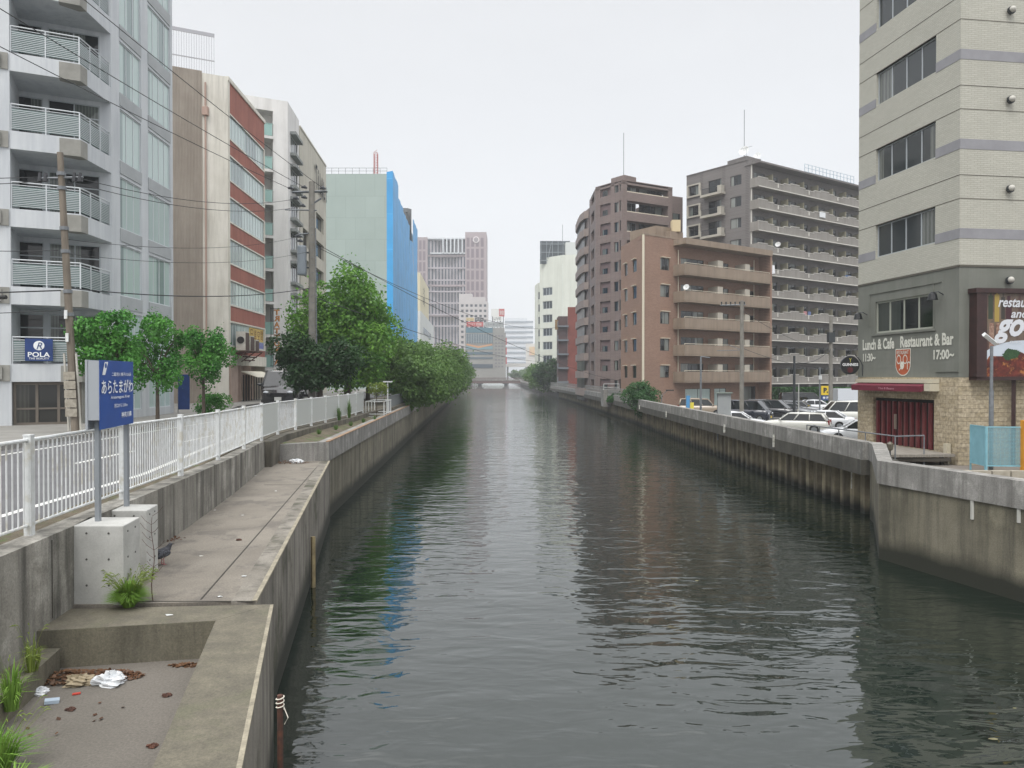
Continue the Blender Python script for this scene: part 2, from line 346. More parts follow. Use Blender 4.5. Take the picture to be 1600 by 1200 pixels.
# ---------------------------------------------------------------- ground
lwx = lambda y: -6.6-(y-27)*(1.95/38.5)-.4
rt2 = off(RT, .1)
land = [(-500, -60), (-5.4, -60)]+rt2[:-1]+[(-8.42, 25.1)]+off(FE[7:], .05)[1:]+[(-9.1, 52), (lwx(52.05), 52.05)]+off(LW, .45)[1:]+[(-36, 700), (-60, 2500), (-900, 2500)]
MB().prism(land, ZW-1, -.06).build('ground_left_bank', earth, kind='structure')
rland = [(500, -60), (36.5, -60)]+off(RW, -1.15)+[(-2, 700), (20, 2500), (900, 2500)]
MB().prism(rland, ZW-1, ZR).build('ground_right_bank', asphalt2, kind='structure')
# street: asphalt, kerb, far pavement, lines
st_out = [(-14.2, -40), (-14.4, 20), (-15.0, 38), (-18.3, 50), (-19, 110), (-24, 200)]
st_in = off(FE, .35)[:]
ro = MB(); ro.prism([(-6.0, -40)]+st_in+[(-13.2, 50), (-14.4, 110), (-19.5, 200)]+st_out[::-1], -.056, 0.0); ro.build('road', asphalt, kind='structure')
pv = MB(); pv.prism(st_out+[(-40, 200), (-40, -40)], -.056, .13); pv.build('pavement', mat('paving', '#8b8984', '#7b7974', grain=.28, sc=1.2, bump=.003, bsc=40), kind='structure')
mk = MB()
for a, b in (((-7.2, 2), (-7.9, 16)), ((-7.9, 16), (-9.9, 27))):
    F = Fr(*a, b[0]-a[0], b[1]-a[1]); mk.fb(F, 0, math.dist(a, b), -.07, .07, .0, .004)
for a, b in (((-13.4, -10), (-13.6, 20)), ((-13.6, 20), (-14.0, 45))):
    F = Fr(*a, b[0]-a[0], b[1]-a[1]); mk.fb(F, 0, math.dist(a, b), -.07, .07, .0, .004)
for k in range(9):
    F = Fr(-10.5, -6+6*k, -.05, 1); mk.fb(F, 0, 3, -.07, .07, .0, .0045)
mk.build('road_markings', mat('road_paint', '#d8d8d4', '#b5b5b1', sc=6), kind='structure')

# ---------------------------------------------------------------- left bank structures
rw = thing('retaining_wall', 'stained grey concrete retaining wall under the white railing', 'wall', (-5.6, 8, ZP))
zt = lambda i: [.1, .1, .1, .1, .06, 0, -.06][i]
m_ = strip(RT, 0, .34, -1.6, zt); m_.build('wall_body', conc, rw)
for (x_, y_) in ((-5.78, 9.4), (-6.42, 14.2), (-6.9, 17.4), (-7.35, 20.1), (-7.85, 22.8)):
    k_ = max(i for i in range(len(RT)-1) if RT[i][1] <= y_); FJ = Fr(*RT[k_], RT[k_+1][0]-RT[k_][0], RT[k_+1][1]-RT[k_][1]); uj = (y_-RT[k_][1])/FJ.dy
    MB().fb(FJ, uj, uj+.02, -.02, .003, ZP, .04 if y_ < 20 else -.05).build('joint', mat('joint_dark', '#33302a'), rw)
b = MB(); strip(off(RT, .33), 0, .55, -.5, lambda i: .03, b); b.build('verge', dirt, rw)
# ledge at the foot of the wall, in the pit
MB().prism([(-4.0, 2.0), (-5.2, 2.0), (-5.85, 9.0), (-5.45, 9.0)], -2, -1.18).build('wall_footing', conc_brown, None, kind='structure')
# quay ledge
qd = MB(); e0 = LQ[2]; e1 = LQ[3]
qd.prism([(-3.5, 10.14), (-6.6, 27.0), (-8.75, 26.75), (-8.5, 25.1), (-7.4, 19.5), (-6.7, 15.1), (-6.28, 12.06), (-6.0, 9.95)], ZW-.6, ZP)
qd.build('quay_ledge', conc_deck, kind='structure')
pq = MB(); pq.prism([(-3.25, 10.1), (-6.0, 9.9), (-5.8, 9.02), (-3.74, 9.42)], -2.6, ZP-.035)
pq.build('pit_end_wall', conc_brown, kind='structure')
pr = MB(); pr.prism([(-1.02, 1.5), (-3.25, 10.098), (-3.74, 9.418), (-1.72, 1.5)], ZW-.6, ZP-.034)
pr.build('pit_river_wall', mat('concrete_coping', '#6b6658', '#59554a', grain=.28, sc=3.1, bump=.005, bsc=50, c3='#5e5c4c', sc3=1.2), kind='structure')
MB().prism([(-1.6, 1.5), (-3.74, 9.5), (-6.0, 9.2), (-5.2, 1.5)], ZW-.6, -1.45).build('pit_floor', mat('pit_floor', '#6b665f', '#5d5952', grain=.28, sc=.8, bump=.003, bsc=60, lo=.3, hi=.7), kind='structure')
# river face of the ledge: own skin so it weathers like a wall
rf = MB()
F = Fr(-3.5, 10.14, -3.1, 16.86); rf.fb(F, 0, 17.14, -.3, .03, ZW-.6, ZP+.004)
F = Fr(-1.02, 1.5, -2.23, 8.598); rf.fb(F, 0, 8.88, -.1, .02, ZW-.6, ZP-.08)
rf.build('quay_face', mat('quay_face', '#88837a', '#726d64', grain=.28, sc=1.0, streak=('#35342c', 3.2, .7), bump=.005, bsc=25, c3='#4a4a3a', sc3=.5), kind='structure')
ed = MB(); Fe = Fr(-3.5, 10.14, -3.1, 16.86); ed.fb(Fe, 0, 17.1, -.03, .036, ZP-.025, ZP+.007)
Fe = Fr(-1.02, 1.5, -2.23, 8.598); ed.fb(Fe, 0, 8.86, -.02, .024, ZP-.06, ZP-.03)
ed.build('worn_edge', mat('worn_edge', '#98917f', '#7c7667', sc=5, grain=.2), kind='structure')
pc_ = MB(); pc_.prism([(-3.25, 10.095), (-5.97, 9.895), (-5.8, 9.03), (-3.742, 9.43)], ZP-.08, ZP-.033); pc_.build('pit_wall_coping', _M['concrete_coping'], kind='structure')
# joint lines on the ledge
jn = MB()
jm = mat('joint_dark', '#33302a')
F = Fr(-4.25, 10.2, -2.35, 15.2); jn.fb(F, 0, 15.3, -.012, .012, ZP, ZP+.004)
for yy in (21.0,):
    jn.box(-6.6-(yy-18)*.12, -3.46-(yy-10.1)*.186-.1, yy, yy+.02, ZP, ZP+.0045)
jn.box(-6.0, -3.5, 10.1, 10.125, ZP, ZP+.005)
jn.build('deck_joints', jm, kind='structure')
# river wall beyond
lw = thing('river_wall', 'tall streaked concrete river wall below the left trees', 'wall', (-6.6, 27, ZW))
strip(LW, .1, .5, ZW-.8, -.9).build('lower_wall', conc_brown, lw)
m_ = strip(LW, .0, .42, -.95, lambda i: -.27 if i < 2 else -.2); m_.prism([(-8.75, 26.6), (-6.6, 27.0), (-6.75, 27.35), (-8.8, 27.0)], -1.2, lambda p: -.27 if p[0] > -7.5 else -.35); m_.build('parapet', conc_l, lw)
strip(LW[:3], -.015, .12, -.27, lambda i: -.235).build('coping', mat('coping_rust', '#9a7a5e', '#7a6a58', sc=3), lw)
# planting bank between fence and river wall
lwx = lambda y: -6.6-(y-27)*(1.95/38.5)-.4
lk = thing('planter_wall', 'low dark stained wall under the far part of the white railing', 'wall', (-8.6, 30, -.5))
strip(FE[7:]+[(-9.0, 52)], -.32, .12, -1.2, lambda i: -.09, None).build('wall_body', mat('planter_concrete', '#6f6a5e', '#57534a', sc=2, grain=.25, streak=('#34322b', 3, .7), bump=.006), lk)
bk = MB(); bk.prism([(-8.7, 26.7), (-6.95, 27.2), (lwx(40), 40), (lwx(52), 52), (-8.9, 52), (-8.6, 33), (-8.3, 26.9)], -1.3, lambda p: -.30 if p[0] < -8.25 else -.55)
bk.build('planting_bank', dirt, kind='structure')

# ---------------------------------------------------------------- right bank structures
zr = -.3
rr_ = thing('flood_wall', 'grey concrete flood wall and weathered quay face along the right bank', 'wall', (10.4, 21.3, ZW))
near = [(23.3, -20), (14.2, 9.0), (10.4, 21.3), (12.75, 26.5), (13.0, 27.3)]
strip(near, -.45, .0, -.95, zr).build('parapet', conc_l, rr_)
strip(near, -.5, -.06, ZW-.8, -.94).build('lower_wall', conc_brown, rr_)
far = [(12.8, 27.3)]+RW[3:]
strip(far, -.42, 0, -.95, zr).build('parapet', conc_l, rr_)
strip(far, -1.3, .06, -1.5, -.945).build('beam', mat('concrete_beam', '#55534c', '#43413b', grain=.28, sc=.9, streak=('#2c2b27', 3, .7), bump=.005), rr_)
# corrugated sheet piling
sh = MB(); pts = []; per = .9; L = 0
F0 = None
def along(line, s):
    for i in range(len(line)-1):
        d = math.dist(line[i], line[i+1])
        if s <= d or i == len(line)-2:
            a, b = line[i], line[i+1]; t_ = s/d; return (a[0]+(b[0]-a[0])*t_, a[1]+(b[1]-a[1])*t_, (b[0]-a[0])/d, (b[1]-a[1])/d)
        s -= d
pile_line = off(far, -.5); k = 0; s = 0.0
while s < 150:
    for ds, dn in ((0, 0), (.36, 0), (.44, .48), (.82, .48), (.9, 0)):
        x, y, dx, dy = along(pile_line, s+ds); pts.append((x+dy*dn, y-dx*dn))
    s += per
i0 = len(sh.v)
for p in pts: sh.v += [(*p, ZW-1), (*p, -1.2)]
sh.f = [(2*i, 2*i+2, 2*i+3, 2*i+1) for i in range(len(pts)-1)]
def pile_mat():
    m = mat('sheet_pile', '#938a72', '#6b624f', sc=1.2, streak=('#3a342c', 3, .7), rough=.8)
    t = m.node_tree; b = t.nodes['Principled BSDF']; src = b.inputs['Base Color'].links[0].from_socket
    g = N(t, 'ShaderNodeNewGeometry'); s_ = N(t, 'ShaderNodeSeparateXYZ'); t.links.new(g.outputs['Position'], s_.inputs[0])
    n = N(t, 'ShaderNodeTexNoise'); n.inputs['Scale'].default_value = 1.5; t.links.new(g.outputs['Position'], n.inputs[0])
    a = N(t, 'ShaderNodeMath', operation='MULTIPLY_ADD'); a.inputs[1].default_value = .5; t.links.new(n.outputs[0], a.inputs[0]); t.links.new(s_.outputs[2], a.inputs[2])
    r = N(t, 'ShaderNodeMapRange'); t.links.new(a.outputs[0], r.inputs[0]); r.inputs[1].default_value = -2.7; r.inputs[2].default_value = -2.3
    x = N(t, 'ShaderNodeMix', data_type='RGBA'); t.links.new(r.outputs[0], x.inputs[0]); x.inputs[6].default_value = hx('#1f201a'); t.links.new(src, x.inputs[7]); t.links.new(x.outputs[2], b.inputs['Base Color'])
    return m
sh.build('sheet_piling', pile_mat(), rr_)
# wet tide band on the old walls
def tide(m, z0=-2.75, z1=-2.35, col='#24261c'):
    t = m.node_tree; b = t.nodes['Principled BSDF']; src = b.inputs['Base Color'].links[0].from_socket
    g = N(t, 'ShaderNodeNewGeometry'); s_ = N(t, 'ShaderNodeSeparateXYZ'); t.links.new(g.outputs['Position'], s_.inputs[0])
    n = N(t, 'ShaderNodeTexNoise'); n.inputs['Scale'].default_value = 1.0; n.inputs['Detail'].default_value = 6; t.links.new(g.outputs['Position'], n.inputs[0])
    a = N(t, 'ShaderNodeMath', operation='MULTIPLY_ADD'); a.inputs[1].default_value = .4; t.links.new(n.outputs[0], a.inputs[0]); t.links.new(s_.outputs[2], a.inputs[2])
    r = N(t, 'ShaderNodeMapRange'); t.links.new(a.outputs[0], r.inputs[0]); r.inputs[1].default_value = z0+.2; r.inputs[2].default_value = z1+.2
    x = N(t, 'ShaderNodeMix', data_type='RGBA'); t.links.new(r.outputs[0], x.inputs[0]); x.inputs[6].default_value = hx(col); t.links.new(src, x.inputs[7]); t.links.new(x.outputs[2], b.inputs['Base Color'])
tide(conc_brown); tide(_M['quay_face'])

# ---------------------------------------------------------------- white picket railing along the street
fence = thing('street_railing', 'long white steel picket railing on top of the retaining wall', 'railing', (*FE[0], 0))
fz = [.1, .1, .1, .1, .05, 0, -.03, -.06, -.08, -.08, -.08, -.08, -.08, -.08, -.08, -.08]
post_b = MB(); post_b.box(-.045, .045, -.045, .045, -.1, 1.25); post_b.box(-.05, .05, -.05, .05, 1.25, 1.27)
for zz in (.18, .3, .98, 1.1): post_b.box(.03, .052, -.02, .02, zz, zz+.03)
post_m = post_b.mesh('post', whitep)
acr = mat('milky_panel', '#c9cdca', rough=.4, alpha=.75)
for i, (x, y) in enumerate(FE):
    a = FE[min(i+1, len(FE)-1)] if i < len(FE)-1 else FE[i]; bb = FE[i-1] if i else FE[i]
    rz = math.atan2(a[1]-bb[1], a[0]-bb[0]); inst(post_m, 'post', fence, (x, y, fz[i]), rz)
for i in range(len(FE)-1):
    a, c = FE[i], FE[i+1]; F = Fr(*a, c[0]-a[0], c[1]-a[1]); L = math.dist(a, c); z0, z1 = fz[i], fz[i+1]
    P_ = lambda u, n, z: F.P(u, n, z+z0+(z1-z0)*u/L)
    p = MB()
    for zz, r in ((1.2, .024), (.13, .02)): p.tube([P_(.04, 0, zz), P_(L-.04, 0, zz)], r, 8)
    nb = int(L/.115)
    for k in range(1, nb):
        u = L*k/nb; p.tube([P_(u, 0, .14), P_(u, 0, 1.19)], .0105, 6)
    p.build('rail_panel', whitep, fence)
    if i in (7,) or i >= 9:
        q = MB(); q.hexa([P_(.06,.016,.16),P_(L-.06,.016,.16),P_(L-.06,.012,.16),P_(.06,.012,.16)],[P_(.06,.016,1.17),P_(L-.06,.016,1.17),P_(L-.06,.012,1.17),P_(.06,.012,1.17)]); q.build('infill_sheet', acr, fence)
# ================================================================ buildings, left bank
DA = (.899, .438)
alu = mat('alu_frame', '#a9afb3', rough=.4, metal=.2)
aluw = mat('alu_white', '#c8cdd0', rough=.4)
bronze = mat('bronze_frame', '#3a3632', rough=.4)
g_green = glass_mat('pane_sky_reflect_green', dark='#8b9b9b', curtain='#b9cbc8', amount=.9, wav=.9)  # sky reflection painted into the pale green colours, over a faint curtain pattern
g_dark = glass_mat('pane_dark', dark='#1b2023', curtain='#6f7672', amount=.35)
g_flat = glass_mat('pane_flat', dark='#1f2427', curtain='#8d918c', amount=.5)
g_far = glass_mat('pane_far', dark='#39424a', curtain='#5a646b', amount=.4)
# ---------- 1: pale apartment block
b1 = thing('apartment_block', 'pale blue grey apartment block with louvred corner balconies and tall windows', 'building', (-17.8, 31, 0))
wallb = mat('wall_pale_blue', '#c7cbce', '#bdc1c4', sc=.35, streak=('#959ba4', 3, .35), rough=.6)
wbeige = mat('wall_beige_trim', '#94938d', '#86857f', sc=2)
A = Fr(-17.8, 31, *DA); C = Fr(-17.8, 31, -.045, 1)
TOP = 30.6; fl = [2.6+3.1*k for k in range(9)]
v0, v1 = 2.6, 9.35
ops = []
for f in fl:
    ops += [(3.4, 5.55, f+.1, f+2.45), (6.35, 9.0, f+.1, f+2.45)]
ops += [(3.4, 5.5, .5, 2.0), (6.35, 9.0, .5, 2.0)]
wb = MB(); wb.holes(C, v0, v1, 0, TOP, ops, .16)
bk0 = Fr(*C.p(v0), -DA[0], -DA[1])     # back wall of the recess, runs away to the left
Bk = Fr(*bk0.p(8.0), *DA)               # same line, seen from outside left to right (u 0..8 ends at C(v0))
bops = []
for f in fl+[-.5]:
    h0 = f+.05; bops += [(8-2.42, 8-.45, h0, f+2.2), (8-4.6, 8-2.6, h0, f+2.2)] if f > 0 else []
bops = [o for o in bops]
wb.holes(Bk, 2.6, 8.0, 0, TOP, bops, .12)
# column at left
wb.prism([A.p(-9), A.p(-2.45), A.p(-2.45, -2.75), A.p(-9, -2.75)], 0, TOP)
# roof + rear and far sides
back = [C.p(v1), C.p(v1, -14), A.p(-9, -12), A.p(-9, -2.8)]
wb.q((*C.p(v1), 0), (*C.p(v1, -14), 0), (*C.p(v1, -14), TOP), (*C.p(v1), TOP))
wb.prism([C.p(v0, -.2), C.p(v1, -.17), C.p(v1, -14), A.p(-9, -12), A.p(-9, -2.9), Bk.p(2.6, -.3)], TOP-.3, TOP)
wb.prism([A.p(-9), A.p(0), C.p(v0), C.p(v0,-.3), A.p(-9,-2.9)], TOP-1, TOP+.3)
wb.build('wall', wallb, b1)
for k, f in enumerate(fl):
    s = MB(); s.prism([A.p(-2.46), A.p(0), C.p(v0+.002), Bk.p(7.98, .02), Bk.p(3.0, .02)], f-.72, f); s.build('balcony_slab', wallb, b1)
    MB().prism([A.p(-.75, .03), A.p(0, .03), C.p(.02, .03), C.p(.5, .03), C.p(.5, -.3), A.p(-.75, -.3)], f-.74, f-.06).build('corner_block', wbeige, b1)
    t_ = MB().fb(A, -4.4, -2.5, -.2, .05, f-.7, f-.05).build('column_band', wbeige, b1)
    MB().fb(A, -3.1, -2.75, .05, .13, f-.62, f-.12).build('knob', wbeige, t_); MB().fb(A, -3.75, -3.4, .05, .13, f-.62, f-.12).build('knob', wbeige, t_)
    for (FF, a, b) in ((A, -2.42, -.04), (C, .04, v0-.05)):
        r = MB(); L = b-a
        r.tube([FF.P(a, -.06, f+1.08), FF.P(b, -.06, f+1.08)], .025, 6); r.tube([FF.P(a, -.06, f+.96), FF.P(b, -.06, f+.96)], .015, 5)
        n = 2 if L < 2.5 else 3
        for j in range(n+1): u = a+L*j/n; r.fb(FF, u-.02, u+.02, -.08, -.04, f, f+1.08)
        for j in range(11): z = f+.12+j*.072; r.fb(FF, a, b, -.07, -.045, z, z+.022)
        r.build('balcony_railing', aluw, b1)
        MB().fb(FF, a+.03, b-.03, -.11, -.1, f+.1, f+.92).build('railing_screen', mat('railing_screen', '#8fa8a4', '#7f9894', sc=1, rough=.3, alpha=.6), b1)
for o in ops:
    window(C, o[0], o[2], o[1]-o[0], o[3]-o[2], b1, aluw, g_green, n=3 if o[1]-o[0] < 2.4 else 4, rec=.1, fw=.05)
for f in fl:
    for (a, b) in ((3.38, 5.57), (6.33, 9.02)): MB().fb(C, a, b, 0, .035, f-.5, f+.09).build('spandrel', mat('spandrel', '#a9adaf', '#9fa3a5', sc=1), b1)
for o in bops: window(Bk, o[0], o[2], o[1]-o[0], o[3]-o[2], b1, alu, g_dark, n=2, rec=.08, transom=.72)
# street-level doors and POLA board
dr = MB(); 
for u in (-2.38, -1.62, -.86, -.1): dr.fb(A, u-.05, u+.05, -.35, -.25, 0.13, 1.86)
dr.fb(A, -2.4, -.05, -.34, -.26, 1.75, 1.86); dr.fb(A, -2.4, -.05, -.34, -.26, .75, .82); dr.fb(A, -2.4, -.05, -.34, -.26, 0.13, .22)
d = dr.build('entrance_door', mat('bronze_door', '#6a6259', rough=.4), b1)
MB().fb(A, -2.4, -.05, -.32, -.29, .14, 1.85).build('pane', glass_mat('pane_door', '#2a2b29', '#4a4a45', .4), d)
MB().fb(A, -.1, -.0, -1.5, -.3, 0, 1.9).fb(C, 0, 2.62, -.6, -.3, 0, 1.9).build('porch_wall', wbeige, b1)
pola = thing('shop_board', 'blue POLA THE BEAUTY board on the first floor balcony railing', 'sign', A.P(-1.9, .1, 2.8))
navy = mat('navy_panel', '#1d3c78', '#193468', sc=3, rough=.4); txw = mat('letter_white', '#e9ecee', rough=.5)
MB().fb(A, -1.98, -1.02, .04, .1, 2.72, 3.62).build('board', navy, pola)
text(A, -1.5, 2.98, .1, 'POLA', txw, pola, w_=.76, h_=.2, bold=.02)
text(A, -1.5, 2.82, .1, 'THE BEAUTY', txw, pola, w_=.7, h_=.08)
MB().disc(A.P(-1.5, .107, 3.34), (A.nx, A.ny, 0), .19, .012, 28).build('emblem', txw, pola)
text(A, -1.48, 3.33, .118, 'R', navy, pola, w_=.2, h_=.27, shear=.3)

tb = thing('shop_banner', 'tall narrow blue banner standing at the far end of the pale block', 'banner', (-18.0, 40.6, .13))
MB().box(-18.1, -17.5, 40.6, 40.65, .3, 2.2).build('banner_cloth', navy, tb); MB().tube([(-18.12, 40.62, .1), (-18.12, 40.62, 2.3)], .02, 6).build('pole', steel, tb)
# ---------- 2: brick-red office with brown corrugated side
K2 = (-21.1, 55.8); A2 = Fr(*K2, *DA); C2 = Fr(*K2, -.045, 1); L2 = 9.5; T2 = 24.1
b2 = thing('office_building', 'narrow office with brick red bands of windows and brown corrugated side wall', 'building', (*K2, 0))
cream = mat('cream_render', '#dcd8ce', '#d0ccc1', sc=.6, streak=('#9a958a', 3, .4)); red2 = mat('brick_red_render', '#a0675a', '#935c50', sc=.5, streak=('#74463e', 2, .45))
rows2 = [4.4+3.1*k for k in range(6)]
ops2 = [(.35, L2-.25, z, z+1.75) for z in rows2]
MB().holes(C2, 0, L2, 3.6, T2, ops2, .12).build('wall', red2, b2)
w2 = MB(); w2.fb(A2, -1.75, 0.0, -1.2, .06, 0, T2+.2); w2.fb(C2, 0, .3, -.3, .05, 3.7, T2+.2); w2.fb(C2, -.06, L2+.1, -.4, .09, T2-.05, T2+.25); w2.fb(C2, .3, L2, -1, .12, 2.95, 3.75)
for z in rows2: w2.fb(C2, .3, L2, -.1, .05, z-.11, z); w2.fb(C2, .3, L2, -.1, .05, z+1.75, z+1.86); w2.fb(C2, L2-.25, L2, -.1, .05, z, z+1.75)
w2.prism([A2.p(-14, -.3), A2.p(-.1, -.3), C2.p(.3, -.5), C2.p(L2, -.5), C2.p(L2, -13)], T2-.3, T2-.05)
w2.q((*C2.p(L2), 0), (*C2.p(L2, -13), 0), (*C2.p(L2, -13), T2), (*C2.p(L2), T2))
w2.build('frame_bands', cream, b2)
cg = MB(); 
for k in range(120):
    u = -1.76-k*.1; cg.q(A2.P(u-.1, 0, 0), A2.P(u-.06, .035, 0), A2.P(u-.06, .035, T2+.35), A2.P(u-.1, 0, T2+.35)); cg.q(A2.P(u-.06, .035, 0), A2.P(u-.03, .035, 0), A2.P(u-.03, .035, T2+.35), A2.P(u-.06, .035, T2+.35)); cg.q(A2.P(u-.03, .035, 0), A2.P(u, 0, 0), A2.P(u, 0, T2+.35), A2.P(u-.03, .035, T2+.35))
cg.build('corrugated_cladding', mat('corrugated_brown', '#a39a8f', '#968c81', sc=.5, streak=('#7b7268', 2.5, .35), rough=.6), b2)
pp = MB(); pp.tube([A2.P(-1.55, .15, 3.5), A2.P(-1.55, .15, T2-.5)], .07, 8); pp.box(A2.p(-1.55,.15)[0]-.2, A2.p(-1.55,.15)[0]+.2, A2.p(-1.55,.15)[1]-.15, A2.p(-1.55,.15)[1]+.15, T2-2.9, T2-2.3)
pp.build('drainpipe', mat('pipe_pinkish', '#a98f82', rough=.6), b2)
for o in ops2: window(C2, o[0], o[2], o[1]-o[0], o[3]-o[2], b2, aluw, g_green, n=12, rec=.1, fw=.05)
scr = MB()
for k in range(42): u = -.9-k*.17; scr.fb(A2, u-.025, u, -.35, -.32, T2, 27.3)
scr.fb(A2, -8, -.88, -.38, -.3, 27.2, 27.45); scr.fb(A2, -8, -.88, -.38, -.3, T2+1.3, T2+1.36)
scr.build('roof_screen', mat('screen_grey', '#a9a9ae', rough=.5), b2)
gf = MB(); gf.fb(C2, .3, 2.0, -.5, .06, 0, 2.95); gf.fb(C2, 2.0, L2, -1.5, -.9, 0, 2.95); gf.fb(C2, 2.6, 2.75, -.5, .06, 0, 2.95); gf.fb(C2, 5.0, 5.12, -.5, .06, 0, 2.95)
gf.build('entrance_wall', mat('pink_render', '#bba69a', '#ab968b', sc=1), b2)
aw = MB(); aw.hexa([C2.P(2.8,0,2.45),C2.P(2.8,1.3,2.0),C2.P(8.5,1.3,2.0),C2.P(8.5,0,2.45)], [C2.P(2.8,0,2.52),C2.P(2.8,1.3,2.06),C2.P(8.5,1.3,2.06),C2.P(8.5,0,2.52)])
aw.build('awning', mat('awning_cream', '#ddd8c8', rough=.7), b2)
gs = MB()
for k in range(9): gs.fb(C2, 2.8+k*.7, 2.86+k*.7, -.05, .02, 0, 2.2)
gs.build('shopfront_bars', dsteel, b2)
yel = MB(); yel.fb(C2, 5.2, 9.1, -.09, -.03, rows2[0]+.62, rows2[0]+1.7); yel.build('window_poster', mat('poster_yellow', '#dcc37c', '#c9a95a', sc=2.2), b2)
MB().fb(C2, 6.0, 9.1, -.09, -.025, rows2[0]+.05, rows2[0]+.55).build('window_banner', mat('banner_violet', '#6a70a8', '#8b90bd', sc=3), b2)
for k, c_ in enumerate('日語空間'):
    text(C2, 5.75+k*.95, rows2[0]+1.16, -.022, c_, mat('letter_brown', '#7d5a34'), b2, h_=.8, w_=.7)
acw = mat('ac_white', '#cfcbc2', '#beb9ae', sc=3, rough=.6)
rk = thing('equipment_rack', 'rusty steel bracket shelf carrying the outdoor air conditioners', 'rack', C2.P(2, .4, 3.9))
r = MB(); r.fb(C2, .6, 4.6, .1, 1.2, 3.98, 4.06)
for u in (.7, 2.6, 4.5): r.tube([C2.P(u, .06, 3.2), C2.P(u, 1.15, 3.98)], .04, 6)
r.tube([C2.P(.9, .8, 3.6), C2.P(4.2, .8, 3.6)], .06, 6); r.tube([C2.P(.6, 1.0, 3.3), C2.P(3.0, 1.0, 3.35)], .05, 6)
r.build('shelf', rust, rk)
for k, (u, lab) in enumerate(((.9, 'outdoor air conditioner nearest the cream pillar on the rusty rack'), (2.2, 'middle outdoor air conditioner with a big round fan on the rack'), (3.5, 'outdoor air conditioner farthest along the rack, below the yellow posters'))):
    t_ = thing('air_conditioner', lab, 'air conditioner', C2.P(u, .6, 4.06), 'air conditioners on the rusty rack')
    MB().fb(C2, u, u+.95, .25, .95, 4.065, 5.5-.25*k).build('casing', acw, t_); MB().fb(C2, u+.03, u+.92, .952, .965, 4.1, 5.42-.25*k).build('side_panel', mat('ac_side', '#54423c', rough=.6), t_)
    nn = Vector((C2.dx, C2.dy, 0)); MB().disc(C2.P(u-.02, .6, 4.85), nn, .27, .05, 20).build('fan_grille', mat('fan_dark', '#2d2b2b'), t_)

# ---------- TRATTORIA vertical sign, seen from behind
Ft = Fr(C2.p(L2+.9, .3)[0], C2.p(L2+.9, .3)[1], 1, .05)
tr = thing('vertical_sign', 'vertical TRATTORIA sign of orange letters seen from behind beside the red office', 'sign', Ft.P(.5, 0, 3.4))
orange = mat('letter_orange', '#c98a4e', rough=.5)
for k, ch in enumerate('TRATTORIA'):
    me = text_mesh(ch, mat('letter_rust', '#4a3020'), h_=.5, w_=.52 if ch != 'I' else .14, bold=.05, mirror=True); inst(me, 'letter', tr, Ft.P(.5, .06, 7.75-k*.55), Ft.rz)
    me = text_mesh(ch, orange, h_=.46, w_=.46 if ch != 'I' else .1, bold=.02, mirror=True); inst(me, 'letter', tr, Ft.P(.53, .085, 7.75-k*.55), Ft.rz)
MB().fb(Ft, -.05, 0.0, -.05, 0, 3.0, 8.2).fb(Ft, -.1, .9, -.05, 0, 8.05, 8.1).fb(Ft, -.1, .9, -.05, 0, 3.0, 3.05).build('sign_bracket', dsteel, tr)

# ---------- 3: white tower with glass balconies
K3 = (-20.9, 70); A3 = Fr(*K3, *DA); C3 = Fr(*K3, -.08, 1); T3 = 27.7
b3 = thing('apartment_tower', 'white apartment tower with green glass balconies in a corner recess', 'building', (*K3, 0))
wht = mat('white_render', '#dddcda', '#d2d1cf', sc=.4, streak=('#a9a7a4', 2, .35))
w3 = MB(); w3.fb(A3, -1.31, 0, -3, 0, 0, T3); w3.fb(A3, -16, -4.4, -3, 0, 0, T3)
ops3 = [(1.2, 4.3, 5.0+3.05*k, 6.7+3.05*k) for k in range(7)]
w3.holes(C3, 0, 5.2, 0, T3, ops3, .15); w3.fb(A3, -4.4, -1.31, -3, -1.5, 0, T3)
w3.fb(A3, -4.4, -1.31, -3, .0, T3-1.1, T3); w3.fb(A3, -16, -.1, -9, -3, T3-.4, T3-.1)
w3.build('wall', wht, b3)
for k in range(8):
    z = 2.9+3.05*k; MB().fb(A3, -4.4, -1.32, -1.5, .12, z-.25, z).build('balcony_slab', wht, b3)
    MB().fb(A3, -4.3, -1.4, .04, .07, z+.05, z+1.1).fb(A3, -4.4, -1.33, .03, .09, z+1.1, z+1.16).build('balcony_glass', mat('glass_green', '#8fb0aa', rough=.15), b3)
    window(Fr(*A3.p(0, -1.5), *DA), -3.9, z+.1, 1.9, 2.1, b3, alu, g_dark, n=2, rec=-.02)
for o in ops3:
    window(C3, o[0], o[2], o[1]-o[0], o[3]-o[2], b3, alu, g_flat, n=3, rec=.1)
    hgm = mat('hood_grey', '#8e9290', '#7f8381', sc=2); MB().fb(C3, o[0]-.15, o[1]+.15, 0, .55, o[3], o[3]+.28).build('window_hood', hgm, b3); MB().fb(C3, o[0]-.15, o[1]+.15, 0, .55, o[2]-.3, o[2]-.02).build('window_ledge', hgm, b3)
